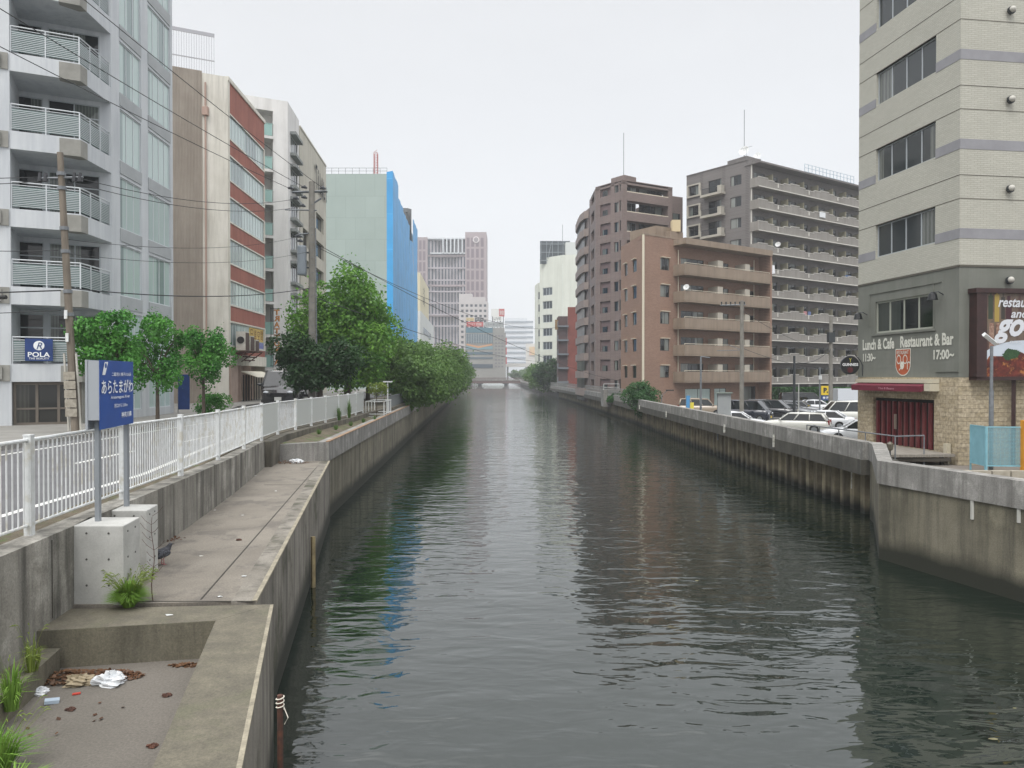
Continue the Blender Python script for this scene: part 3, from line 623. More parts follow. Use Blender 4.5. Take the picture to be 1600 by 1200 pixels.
# ---------- 4: beige hall with lettering near the roof
K4 = C3.p(5.21, .1); C4 = Fr(*K4, -.065, 1); T4 = 27.0
b4 = thing('office_building', 'beige office building with small recessed windows and dark roofline lettering', 'building', (*K4, 0))
bei = mat('beige_render', '#c3bfb2', '#b7b3a6', sc=.35, streak=('#97938a', 2, .35))
ops4 = [(8.2+0, 12.6, 3.1+3.1*k, 4.9+3.1*k) for k in range(6)]+[(1.2, 4.4, 3.1+3.1*k, 4.9+3.1*k) for k in range(5)]
w4 = MB(); w4.holes(C4, 0, 14.2, 0, T4, ops4, .4); F4 = Fr(*C4.p(14.2), -C4.nx, -C4.ny)
w4.q((*C4.p(14.2), 0), (*C4.p(14.2, -12), 0), (*C4.p(14.2, -12), T4), (*C4.p(14.2), T4)); w4.q((*C4.p(0, -12), 0), (*C4.p(0), 0), (*C4.p(0), T4), (*C4.p(0, -12), T4))
w4.prism([C4.p(0, -.5), C4.p(14.2, -.5), C4.p(14.2, -12), C4.p(0, -12)], T4-.4, T4-.1); w4.fb(C4, 0, 14.2, -.3, .06, T4, T4+.2)
w4.build('wall', bei, b4)
for o in ops4: window(C4, o[0], o[2], o[1]-o[0], o[3]-o[2], b4, bronze, g_dark, n=4, rec=.38)
for k, ch in enumerate('TiLuLi'):
    me = text_mesh(ch, mat('letter_dark', '#24282b'), h_=2.6-.15*k, w_=.95 if ch not in 'i' else .4, bold=.02, ext=.15); inst(me, 'lettering', b4, C4.P(7.6+1.15*k, .02, T4-2.9-.12*k), C4.rz)
# ---------- 5: grey green block with blue scaffold sheeting
K5 = (-19.2, 115); F5 = Fr(-31, 115, 1, 0); C5 = Fr(*K5, -.05, 1); T5 = 33.1
b5 = thing('sheeted_building', 'plain grey green block wrapped in blue scaffold sheeting on its canal side', 'building', (*K5, 0))
ggm = tile_mat('panel_grey_green', '#a0aea9', '#9aa8a3', '#8d9b96', 3.0, 3.3, bump=.0, ax=1, ay=0, vary=.35, msize=.03)
w5 = MB(); w5.prism([F5.p(-14), F5.p(11.8), C5.p(50, -.1), (-45, 165)], 0, T5); w5.build('wall', ggm, b5)
rl = MB()
for k in range(14): rl.fb(F5, -2+k*1.06, -1.95+k*1.06, -.3, -.25, T5, T5+1.0)
rl.fb(F5, -2, 11.8, -.3, -.25, T5+.95, T5+1.0); rl.fb(F5, -2, 11.8, -.3, -.25, T5+.5, T5+.54); rl.build('roof_railing', steel, b5)
bl = MB(); L5 = 50; nseg = 60; zt5 = lambda v: (T5+.5 if v < 9 else (T5-1.5 if v < 17 else (T5-1.9 if v < 30 else (T5-4.5+((v-30)*.1) if v < 38 else T5+1.2))))
rnd = random.Random(5)
for k in range(nseg):
    a, c = L5*k/nseg, L5*(k+1)/nseg; 
    n0 = .9+.12*math.sin(a*2.1)+.05*rnd.random()
    for j in range(12):
        za, zb = zt5(a+.01)*j/12, zt5(a+.01)*(j+1)/12
        bl.v += [C5.P(a, .9+.04*math.sin(a*1.3+j), za), C5.P(c, .9+.04*math.sin(c*1.3+j), za), C5.P(c, .9+.04*math.sin(c*1.3+j+1), zb), C5.P(a, .9+.04*math.sin(a*1.3+j+1), zb)]
        i = len(bl.v); bl.f.append((i-4, i-3, i-2, i-1))
bl.q(F5.P(11.8, .0, 0), C5.P(0, .95, 0), C5.P(0, .95, T5+.5), F5.P(11.8, .0, T5+.3))
bl.build('scaffold_sheeting', tile_mat('sheeting_blue', '#44a4e0', '#3c9bd8', '#66bbea', 1.9, 5.4, bump=.02, ax=.0, ay=1, msize=.035, vary=1.0, rough=.5), b5, smooth=False)
sc5 = MB()
for k in range(5): sc5.fb(C5, 30+k*2, 30.1+k*2, -1, .6, T5-6, T5+1.5+.4*k)
for z in (T5-3, T5-1.2, T5+.6): sc5.fb(C5, 29.5, 38.5, .2, .5, z, z+.12)
sc5.fb(C5, 31, 36, -2, -1, T5-5, T5+2.2); sc5.build('scaffold', mat('scaffold_grey', '#77797a', '#5a5c5d', sc=1), b5)
an = thing('lattice_mast', 'red and white lattice mast above the grey green block', 'mast', at(588, 275, 150))
m_ = MB(); x0, y0, z0 = at(588, 275, 150)
for k in range(4): dx, dy = ((-.35, -.35), (.35, -.35), (.35, .35), (-.35, .35))[k]; m_.tube([(x0+dx, y0+dy, 20), (x0+dx, y0+dy, z0+4.4)], .06, 4)
for k in range(16): z = z0-3+k*.5; m_.tube([(x0-.35, y0-.35, z), (x0+.35, y0-.35, z+.5)], .04, 4); m_.tube([(x0-.35, y0-.35, z), (x0+.35, y0-.35, z)], .04, 4)
m_.build('mast_frame', mat('mast_red', '#a5605c', rough=.5), an)

# ---------- far left row
def simple_bldg(name, label, F, L, depth, T, wm, ops, fm=alu, pm=g_far, n=3, base=0, side_ops=(), rec=.2, par=.4):
    o = thing(name, label, 'building', F.P(0, 0, base)); m = MB(); m.holes(F, 0, L, base-1.5, T, list(ops), rec)
    G = Fr(*F.p(0, -depth), F.nx, F.ny)      # left side (towards the viewer along the left end)
    m.holes(G, 0, depth, base-1.5, T, list(side_ops), rec)
    m.q(F.P(L, 0, base-1.5), F.P(L, -depth, base-1.5), F.P(L, -depth, T), F.P(L, 0, T)); m.q(F.P(0, -depth, base-1.5), F.P(0, -depth, T), F.P(L, -depth, T), F.P(L, -depth, base-1.5))
    m.q(F.P(0, 0, T-par), F.P(L, 0, T-par), F.P(L, -depth, T-par), F.P(0, -depth, T-par)); m.build('wall', wm, o)
    for q in ops: window(F, q[0], q[2], q[1]-q[0], q[3]-q[2], o, fm, pm, n=n, rec=rec, fw=.08)
    for q in side_ops: window(G, q[0], q[2], q[1]-q[0], q[3]-q[2], o, fm, pm, n=n, rec=rec, fw=.08)
    return o, G
o6, G6 = simple_bldg('office_building', 'cream topped narrow building just beyond the blue sheeting', Fr(-29.5, 200, 1, 0), 5.0, .5, 29.8, mat('cream_far', '#d6cdb2', '#cdc4a8', sc=.2), [])
F6 = Fr(-24.5, 200, -.05, 1); x = MB(); x.fb(F6, 0, 38, -6, 0, 15, 29.8); x.build('upper_block', _M['cream_far'], o6)
x = MB(); x.fb(Fr(-30.5, 199, 1, 0), 0, 6.1, -1, 0, -1, 19.5); x.fb(F6, -.8, 62, -6, .25, -1, 19.5); x.build('lower_block', mat('white_far', '#d0d2d0', '#c6c8c7', sc=.2), o6)
x = MB(); 
for (z, a, b_) in ((14.0, 8, 44), (8.4, 6, 54)): x.fb(F6, a, b_, .2, .32, z, z+1.8)
x.build('window_band', mat('glass_far', '#7d858a', rough=.2), o6)
for k, ch in enumerate('北開'): 
    me = text_mesh(ch, mat('letter_dark', '#24282b'), h_=2.3, w_=6, ext=.1); inst(me, 'lettering', o6, F6.P(14, .02, 26.2-2.8*k), F6.rz)
simple_bldg('office_building', 'low white building beyond the cream topped one', Fr(-38, 270, 1, -.02), 10.5, 12, 12.5, mat('white_low', '#c9cbc6', '#bfc1bc', sc=.2), [(8.6, 10, 2+2.6*k, 3.6+2.6*k) for k in range(4)], n=1)
simple_bldg('office_building', 'dark red brick building left of the glazed office', Fr(-34, 330, 1, 0), 4.6, 12, 14.5, mat('maroon_far', '#7b5256', '#704b50', sc=.2), [(1, 3.4, 2+3*k, 3.6+3*k) for k in range(4)], n=1)
simple_bldg('office_building', 'small slate grey block next to the dark red brick building', Fr(-31.8, 360, 1, 0), 8.0, 12, 15.5, mat('slate_far', '#77787f', '#6c6d74', sc=.2), [(1+2.3*j, 2.6+2.3*j, 2+3*k, 4.2+3*k) for k in range(4) for j in range(3)], n=1)

# ---------- hotel tower
D7 = 500.0; sc7 = D7/FPX
X7 = lambda px: (px-800)*sc7
Z7 = lambda py: CZ+(588-py)*sc7
b7 = thing('hotel_tower', 'very tall pinkish grey tower with a concave glass front', 'building', (X7(700), D7, 0))
pinkt = mat('tower_pink', '#9d9092', '#948789', sc=.05); strip_m = mat('tower_strip', '#6b5d63', rough=.3); glt = mat('tower_glass', '#46545f', '#384650', sc=.08, rough=.12)
wl = MB(); wl.box(X7(742-15), X7(760), D7, D7+24, 0, Z7(363)); wl.box(X7(640), X7(668), D7, D7+24, 0, Z7(371)); wl.box(X7(668)-.5, X7(728)+.5, D7+9, D7+24, 0, Z7(372))
for k in range(6): z = Z7(372)-12-20*k; wl.box(X7(668), X7(727), D7+3, D7+8, z, z+1.2)
wl.build('wall', pinkt, b7)
def conc_x(px): return D7+8-5*abs((px-697)/30)**2
gl7 = MB(); P7 = [667+(728-667)*k/12 for k in range(13)]
for k in range(12): gl7.q((X7(P7[k]), conc_x(P7[k]), 0), (X7(P7[k+1]), conc_x(P7[k+1]), 0), (X7(P7[k+1]), conc_x(P7[k+1]), Z7(374)), (X7(P7[k]), conc_x(P7[k]), Z7(374)))
gl7.build('curtain_wall', glt, b7)
rb = MB()
for k, p in enumerate(P7): rb.box(X7(p)-.6, X7(p)+.6, conc_x(p)-.8, conc_x(p)+2, 0, Z7(372))
for py in (419, 438, 456, 474, 492, 510): rb.box(X7(667), X7(728), conc_x(667)-.2, conc_x(667)+1.2, Z7(py), Z7(py)+.9)
rb.build('ribs', mat('tower_rib', '#a39da2'), b7)
for px in (731.5, 738.5, 746, 753.5):
    for k in range(6):
        y0_, y1_ = 372+17*k, 386+17*k; MB().box(X7(px)-.95, X7(px)+.95, D7-.12, D7+.3, Z7(y1_), Z7(y0_)).build('window_strip', strip_m, b7)
for px in (651, 657, 663):
    for k in range(6): MB().box(X7(px)-.8, X7(px)+.8, D7-.12, D7+.3, Z7(390+17*k), Z7(376+17*k)).build('window_strip', strip_m, b7)
cr_ = MB(); cr_.box(X7(672), X7(728), D7+2, D7+8, Z7(396), Z7(394)); cr_.box(X7(668), X7(728), D7+2, D7+9, Z7(373), Z7(371)); 
for k in range(6): cr_.box(X7(692+6*k)-.4, X7(692+6*k)+.4, D7+1.4, D7+4, Z7(395), Z7(372))
cr_.build('crown', mat('tower_crown', '#c3c8cb'), b7)
MB().disc((X7(744), D7-.3, Z7(375)), (0, 1, 0), 2.2, .6, 24).build('clock', mat('clock_face', '#cfc8c8'), b7)
MB().disc((X7(744), D7-.7, Z7(375)), (0, 1, 0), 1.5, .2, 24).build('clock', mat('clock_inner', '#8d8689'), b7)
# ---------- white block with small square windows
D8 = 455.0; F8 = Fr((717-800)/FPX*D8, D8, 1, 0); s8 = D8/FPX
zz8 = lambda py: CZ+(588-py)*s8
o8, _ = simple_bldg('office_building', 'pale block with a grid of small square windows in front of the tower', F8, 45*s8, 14, zz8(471), mat('pale_far', '#b9b4b3', '#afaaa9', sc=.1), [((3.5+7.1*j)*s8, (7.5+7.1*j)*s8, zz8(479.5+8.2*k), zz8(475.5+8.2*k)) for k in range(9) for j in range(6)], n=1, fm=mat('far_frame', '#6c6a6c'), rec=.4)
MB().fb(F8, 0, 8, -9, -.5, zz8(472), zz8(459)).fb(F8, 8, 16, -9, -.6, zz8(472), zz8(464)).build('roof_house', _M['pale_far'], o8)
# ---------- glazed office with rooftop billboards
D9 = 440.0; s9 = D9/FPX; F9 = Fr((727-800)*s9, D9, 1, 0); U = lambda px: (px-727)*s9; Z9 = lambda py: CZ+(588-py)*s9
b9 = thing('shop_office_building', 'blue grey glazed office topped with advertising billboards beyond the bridge', 'building', F9.P(0, 0, 0))
MB().fb(F9, 0, U(788), -18, 0, -1, Z9(512)).fb(F9, U(771), U(790), -18, .8, -1, Z9(520)).build('wall', mat('office_grey', '#8a8984', '#7b7a76', sc=.1), b9)
for py0, py1, m in ((512, 520, '#3f6673'), (522, 536, '#4e5d66'), (541, 546, '#6d8a92'), (550, 554, '#435a66'), (558, 561, '#4b5a62'), (569, 575, '#3f4a54')):
    MB().fb(F9, U(728), U(770), 0, .25, Z9(py1), Z9(py0)).build('window_band', mat('band'+m[1:], m, rough=.2), b9)
x = MB()
for k in range(16): x.fb(F9, U(729)+k*.98, U(729)+k*.98+.2, .25, .5, Z9(537), Z9(521))
x.build('fins', mat('fin_grey', '#a3adb0'), b9)
x = MB()
for k in range(10):
    for j in range(3): x.fb(F9, U(773.5+5*j), U(776.5+5*j), .8, .95, Z9(574-5.3*k), Z9(571.5-5.3*k))
x.build('side_windows', mat('far_frame', '#6c6a6c'), b9)
MB().q(F9.P(U(729), .3, Z9(537)), F9.P(U(748), .3, Z9(541)), F9.P(U(769), .3, Z9(537)), F9.P(U(769), .3, Z9(539.5)), F9.P(U(748), .3, Z9(544)), F9.P(U(729), .3, Z9(539.5))).build('fascia_stripe', mat('stripe_orange', '#b98a63'), b9)
def billboard(label, p0, p1, q0, q1, bg_, words, fg, dep=-2.0, h_=None):
    t_ = thing('rooftop_billboard', label, 'billboard', F9.P(U(p0), dep, Z9(q1)), 'billboards on the glazed office roof')
    MB().fb(F9, U(p0), U(p1), dep-.5, dep, Z9(q1), Z9(q0)).build('panel', bg_, t_)
    MB().fb(F9, U(p0)+.5, U(p0)+.9, dep-2.5, dep-.6, Z9(513), Z9(q0)-.3).fb(F9, U(p1)-.9, U(p1)-.5, dep-2.5, dep-.6, Z9(513), Z9(q0)-.3).build('support', dsteel, t_)
    if words: text(F9, (U(p0)+U(p1))/2, (Z9(q0)+Z9(q1))/2, dep+.05, words, fg, t_, w_=(U(p1)-U(p0))*.8, h_=(Z9(q0)-Z9(q1))*.6)
m_w = mat('board_white', '#cfd0cc'); m_r = mat('board_red', '#a83a38'); m_k = mat('board_dark', '#24282b'); m_t = mat('letter_tan', '#6a5a30'); m_b = mat('board_tan', '#b9a878')
billboard('white and tan billboard at the near roof corner', 728, 740.5, 496, 501, m_b, 'ビル', m_t)
billboard('white lettered dark billboard in the middle of the roof', 742, 755.5, 496, 501, m_k, 'ポポル', m_w)
billboard('white billboard reading LIVE at roof level', 770, 784, 494, 501, m_w, 'LIVE', m_k)
billboard('long red lettered billboard under the other boards', 729, 755, 503, 510, m_r, 'カラオケ 居酒屋', m_w, dep=-.8)
billboard('grey lettered panel below the white board', 757, 786, 503, 511, mat('board_grey', '#8e9292'), 'パーキング', m_k, dep=-.6)
billboard('tall white billboard standing highest on the roof', 767, 779, 481, 493, m_w, None, None, dep=-7)
billboard('red square billboard beside the tallest white one', 779.3, 788, 481, 493, m_r, '館', m_w, dep=-7)
# vertical red signs on its side
for k, py in enumerate((530, 545, 560)): tag(MB().fb(F9, U(790.3), U(791.8), 0, 1.2, Z9(py+9), Z9(py-2)).build('side_sign', m_r), ('topmost', 'middle', 'lowest')[k]+' narrow red sign hung on the glazed office side', 'sign', 'red signs on the office side')
# ---------- far striped building
D10 = 820.; s10 = D10/FPX; F10 = Fr((789-800)*s10, D10, 1, 0); 
b10 = thing('stepped_building', 'distant white building with dark horizontal window stripes', 'building', F10.P(0, 0, 0))
MB().fb(F10, 0, 34*s10, -30, 0, -1, CZ+91*s10).fb(F10, 34*s10, 44*s10, -30, .5, -1, CZ+86*s10).build('wall', mat('far_white', '#c8ccd0'), b10)
for k in range(9): MB().fb(F10, 0, 44*s10, 0, 1.0, CZ+(84-8*k)*s10, CZ+(86.5-8*k)*s10).build('window_band', mat('far_band', '#8b949c'), b10)
simple_bldg('office_building', 'small distant block with a yellow and violet sign under the striped building', Fr(12, 640, 1, 0), 11.5, 12, CZ+51*.547, mat('far_white2', '#c5c3bd'), [(1, 10, 3, 5), (1, 10, 8, 10)], n=4)
tag(MB().box(14.8, 21, 639, 639.6, CZ+33*.547, CZ+46*.547).build('distant_sign', mat('sign_yellow', '#cdb98a', '#c79a86', sc=.2)), 'yellow and orange sign on the small distant block', 'sign')
hl = MB()
for k in range(24):
    a = -700+k*60; h0 = 40+30*math.sin(k*.7)+18*math.sin(k*1.9); h1 = 40+30*math.sin((k+1)*.7)+18*math.sin((k+1)*1.9); hl.q((a, 2200, -5), (a+60, 2200, -5), (a+60, 2300, h1), (a, 2300, h0)); hl.q((a, 2300, h0), (a+60, 2300, h1), (a+60, 2500, -5), (a, 2500, -5))
hl.build('hills', mat('hill_green', '#4d5c4a', '#435240', sc=.02), kind='structure')
# expressway-like low white structure beyond the bridge
ex = thing('elevated_road', 'low pale elevated road crossing the far end of the canal', 'viaduct', (14, 560, 0))
MB().box(-6, 60, 560, 568, 9.2, 11.8).build('deck', mat('far_white2', '#c5c3bd'), ex)
for k in range(5): MB().box(-4+14*k, -2.6+14*k, 562, 566, -3.5, 9.2).build('pier', conc_l, ex)

# ---------- bridge
br = thing('road_bridge', 'low bridge with brown railing crossing the canal far ahead', 'bridge', (-10, 430, ZW))
MB().box(-34, 14, 428, 438, -1.9, -.4).build('girder', mat('bridge_girder', '#6a4e48', '#5c443f', sc=.3), br)
MB().box(-36, 16, 427.6, 438.4, -.4, .1).build('deck', conc, br)
x = MB(); x.box(-36, 16, 427.7, 427.9, 1.1, 1.3)
for k in range(88): x.box(-36+k*.6, -35.72+k*.6, 427.72, 427.88, .1, 1.1)
x.build('railing', mat('bridge_brown', '#4f3833'), br)
for px in (-18.5, -3.6): MB().box(px-.9, px+.9, 429, 437, ZW-1, -1.9).box(px-1.8, px+1.8, 428.4, 437.6, -2.3, -1.88).build('pier', mat('pier_dark', '#3f4144'), br)
# ================================================================ buildings, right bank
# ---------- R1: tiled office over a restaurant
r1 = thing('restaurant_building', 'beige tiled office block over a green and stone restaurant with maroon doors', 'building', (17.3, 29, -1.35))
Fc = Fr(16.4, 35.5, .9, -6.5); Lc = 6.562; Fd = Fr(17.3, 29, .99, .136); Ld = 14; T1 = 31.6
tile1 = tile_mat('tile_beige', '#b3b2a8', '#abaaa0', '#9b998b', .24, .075, bump=.003, ax=1.0, ay=-.9, msize=.008, vary=.35)
band1 = mat('band_grey', '#8b8b8f', '#818185', sc=1.5, rough=.6); greenr = mat('green_render', '#73756e', '#6a6c65', sc=.8, bump=.004, bsc=20, streak=('#4f554a', 1.5, .3))
def stone():
    m = tile_mat('stone_base', '#b3a68e', '#a09379', '#93866e', .34, .17, bump=.02, nb=1.2, ax=1, ay=-.9, msize=.006, vary=1.0)
    return m
stone1 = stone()
wz = [7.5+3.45*k for k in range(0, 7)]
opc = [(1.3, 5.2, z, z+1.46) for z in wz]
gw = (1.3, 5.1, 4.05, 5.48); dro = (1.15, 5.2, -.92, 1.14)
MB().holes(Fc, 0, Lc, 6.35, T1, opc, .22).holes(Fd, 0, Ld, 6.35, T1, [], .1).build('tiled_wall', tile1, r1)
MB().holes(Fc, 0, Lc, 2.06, 6.35, [gw], .2).holes(Fd, 0, Ld, 2.06, 6.35, [], .1).build('green_wall', greenr, r1)
MB().holes(Fc, 0, Lc, -2.1, 2.06, [dro], .16).holes(Fd, 0, Ld, -2.1, 2.06, [], .1).build('stone_wall', stone1, r1)
b = MB(); cf = Fc.p(0); b.q((*cf, -2.1), (*Fc.p(0, -.001), T1), (*Fd.p(Ld, -8), T1), (*Fd.p(Ld, -8), -2.1)); b.prism([Fc.p(.1, -.1), Fc.p(Lc, -.1), Fd.p(Ld, -.1), Fd.p(Ld, -8)], T1-.5, T1-.2); b.build('rear_wall', tile1, r1)
b = MB()
def ring(z0, z1, n, skip=None):
    if skip: b.fb(Fc, 0, skip[0]-.003, -.1, n, z0, z1); b.fb(Fc, skip[1]+.003, Lc, -.1, n, z0, z1)
    else: b.fb(Fc, 0, Lc, -.1, n, z0, z1)
    b.fb(Fd, 0, Ld, -.1, n, z0, z1)
for k in range(7):
    z = 7.44+3.45*(k-0); ring(z, z+.39, .012, (1.3, 5.2) if 0 < k < 7 or True else None)
b.build('grey_bands', band1, r1)
b = MB()
for k in range(7):
    z = 7.83+3.45*k; ring(z+1.13, z+1.16, .004); ring(z+2.04, z+2.07, .004)
ring(6.34, 6.42, .03); b.build('joint_lines', mat('joint_brown', '#55524a'), r1)
for i, o in enumerate(opc): window(Fc, o[0], o[2], o[1]-o[0], o[3]-o[2], r1, alu, glass_mat('pane_office', '#34393b', '#6f7370', .45), n=4, rec=.17, fw=.06)
g_rest = glass_mat('pane_restaurant', '#14181a', '#3a403d', .15, wav=.9)
window(Fc, gw[0], gw[2], gw[1]-gw[0], gw[3]-gw[2], r1, mat('frame_greygreen', '#9a9d92', rough=.5), g_rest, n=4, rec=.14, fw=.08)
t_ = MB(); t_.fb(Fc, 5.1+.05, 5.18, 0, .04, 4.0, 5.9); t_.fb(Fc, .9, 5.6, 0, .04, 5.86, 5.9); t_.fb(Fc, .9, .94, 0, .04, 4.4, 5.9); t_.fb(Fc, 5.3, 6.56, 0, .05, 2.28, 2.33); t_.fb(Fc, 1.1, 5.3, 0, .06, 3.95, 4.02)
t_.build('conduit', greenr, r1)
b = MB(); b.fb(Fc, 1.15, 5.2, -.22, -.165, -.92, 1.14)
b.build('door_backing', mat('door_black', '#141112'), r1)
maroon = mat('maroon_paint', '#6a2329', '#561b21', sc=3, rough=.5, streak=('#8a6a60', 5, .35))
npn = 10; _o = .2
for k in range(npn):
    u = 1.3+k*.385; u -= .08; b = MB(); b.hexa([Fc.P(u,-.12,-.9),Fc.P(u+.22,-.02,-.9),Fc.P(u+.22,-.05,-.9),Fc.P(u,-.15,-.9)], [Fc.P(u,-.12,1.0),Fc.P(u+.22,-.02,1.0),Fc.P(u+.22,-.05,1.0),Fc.P(u,-.15,1.0)])
    b.fb(Fc, u+.22, u+.27, -.15, -.02, -.9, 1.0); b.build('door_panel', maroon, r1)
b = MB(); 
for u in (2.75, 2.85): b.tube([Fc.P(u, .03, -.2), Fc.P(u, .03, .45)], .02, 6)
b.build('door_handle', mat('brass', '#a8a090', metal=.8, rough=.3), r1)
aw = MB(); aw.fb(Fc, .25, 5.5, 0, .3, 1.82, 1.98); aw.fb(Fc, 5.15, 5.5, 0, .42, 1.5, 1.8); aw.build('awning_cassette', mat('cassette_cream', '#bdb7a4', rough=.5), r1)
aw = MB(); aw.hexa([Fc.P(.3,.2,1.6),Fc.P(5.1,.2,1.6),Fc.P(5.1,.52,1.46),Fc.P(.3,.52,1.46)], [Fc.P(.3,.2,1.8),Fc.P(5.1,.2,1.8),Fc.P(5.1,.53,1.7),Fc.P(.3,.53,1.7)]); aw.build('awning_fabric', mat('awning_red', '#6c1d32', '#5e192b', sc=2, rough=.8), r1)
text(Fc, 2.9, 1.58, .54, 'The 8 Beans', mat('letter_pink', '#c08a95'), r1, w_=1.1, h_=.09)
txs = mat('letter_cream', '#d2d2c8', '#b5b6ab', sc=12, lo=.4, hi=.75, rough=.8)
text(Fc, 1.55, 3.56, .012, 'Lunch & Cafe', txs, r1, w_=2.3, h_=.5, bold=.034)
text(Fc, 4.7, 3.58, .012, 'Restaurant & Bar', txs, r1, w_=3.2, h_=.5, bold=.034)
text(Fc, .9, 2.97, .012, '11:30~', txs, r1, w_=.95, h_=.37, bold=.034)
text(Fc, 5.75, 2.97, .012, '17:00~', txs, r1, w_=1.15, h_=.4, bold=.034)
def shield(sc, n, m, nm):
    pts = [(-.5, .55), (.5, .55)]+[(.5*math.cos(a), -.1-.5*math.sin(a)) for a in [math.pi*k/14 for k in range(0, 15)]]
    b = MB(); b.q(*[Fc.P(3.27+p[0]*1.0*sc, n, 2.73+p[1]*1.02*sc) for p in pts][::-1]); return b.build(nm, m, r1)
shield(1.0, .010, txs, 'shield_border'); shield(.93, .014, mat('shield_orange', '#a8532f', '#9b4a2a', sc=6), 'shield_emblem')
text(Fc, 3.27, 3.13, .018, 'RESTAURANT', txs, r1, w_=.78, h_=.16, bold=.01)
b = MB()
def ringm(cx, cz, r, w_, n=.018, a0=0, a1=360, el=1.35):
    for k in range(20):
        a, c = R(a0+(a1-a0)*k/20), R(a0+(a1-a0)*(k+1)/20)
        b.q(Fc.P(cx+r*math.cos(a), n, cz+r*el*math.sin(a)), Fc.P(cx+(r-w_)*math.cos(a), n, cz+(r-w_)*el*math.sin(a)), Fc.P(cx+(r-w_)*math.cos(c), n, cz+(r-w_)*el*math.sin(c)), Fc.P(cx+r*math.cos(c), n, cz+r*el*math.sin(c)))
ringm(3.0, 2.83, .15, .035); ringm(3.42, 2.83, .15, .035); ringm(3.22, 2.57, .13, .12)
ringm(3.66, 2.6, .1, .035, a0=0, a1=180); b.q(Fc.P(3.55, .018, 2.4), Fc.P(3.59, .018, 2.4), Fc.P(3.59, .018, 2.7), Fc.P(3.55, .018, 2.7)); b.q(Fc.P(3.0, .018, 2.36), Fc.P(3.06, .018, 2.36), Fc.P(3.2, .018, 2.5), Fc.P(3.14, .018, 2.5))
b.build('emblem_letters', txs, r1)
for (u, z) in ((.5, 5.0), (5.0, 5.2)):
    pass
for i, (u, z, lab) in enumerate(((.55, 4.95, 'black gooseneck wall lamp left of the restaurant window'), (5.55, 5.35, 'black gooseneck wall lamp right of the restaurant window'))):
    t_ = thing('wall_lamp', lab, 'lamp', Fc.P(u, 0, z), 'gooseneck lamps on the green wall')
    MB().tube([Fc.P(u+.15, 0, z), Fc.P(u+.12, .2, z+.12), Fc.P(u, .35, z+.1)], .02, 6).build('arm', dsteel, t_)
    MB().tube([Fc.P(u, .36, z+.12), Fc.P(u, .36, z+.05), Fc.P(u, .36, z-.2)], [.06, .14, .2], 14).build('lamp_shade', mat('lamp_black', '#16191c', rough=.4), t_)
for k in range(5):
    t_ = thing('security_dome', ['round vent hood high on the tiled wall, topmost in view', 'round vent hood on the tiled wall, second from the top', 'round vent hood on the tiled wall, third from the top', 'round vent hood on the tiled wall, lowest on the tiles', 'white topped dome above the food billboard'][k], 'vent', Fd.P(2.15, .1, (15.7, 12.25, 8.8, 19.1, 6.05)[k]) if False else Fd.P(2.05, .1, (16.3, 12.85, 9.4, 19.7, 5.85)[k]), 'round fittings on the tiled wall' if k < 4 else None)
    x, y, z = t_.location; m = MB(); m.ell((x+Fd.nx*.08, y+Fd.ny*.08, z), (.13, .13, .12), 14, 8); m.build('cover', mat('vent_white', '#b5b3ab', rough=.4), t_)
    MB().disc((x+Fd.nx*.03, y+Fd.ny*.03, z-.02), (Fd.nx, Fd.ny, 0), .15, .1, 18).build('base', dsteel, t_)
# projecting beer sign
gs_ = thing('round_bar_sign', 'round black GUINNESS sign hanging from a bracket on the green corner', 'sign', (15.85, 35.2, 2.6))
c = Vector((15.78, 35.0, 2.62)); MB().disc(c, (.1, 1, 0), .42, .14, 32).build('sign_disc', mat('sign_black', '#15171a', rough=.3), gs_)
MB().tube([c+Vector((.42*math.cos(a), 0, .42*math.sin(a))) for a in [2*math.pi*k/32 for k in range(33)]], .03, 6).build('rim', mat('rim_grey', '#4b4d50', rough=.4), gs_)
MB().tube([c+Vector((-.1, 0, .5)), c+Vector((.25, 0, .5)), c+Vector((.5, 0, .2)), c+Vector((.6, 0, 0)), c+Vector((.6, 0, -.5))], .022, 6).build('bracket', dsteel, gs_)
Fg = Fr(c.x, c.y, 1, -.1); text(Fg, 0, c.z+.03, .085, 'GUINNESS', txw, gs_, w_=.7, h_=.13, bold=.02)
text(Fg, 0, c.z+.23, .085, 'Y', mat('harp_gold', '#a3a04a'), gs_, name='emblem', w_=.12, h_=.2, bold=.02)
MB().disc(Fg.P(0, .083, c.z-.22), (Fg.nx, Fg.ny, 0), .13, .004, 20).build('emblem_base', mat('sign_maroon', '#4d2226'), gs_)
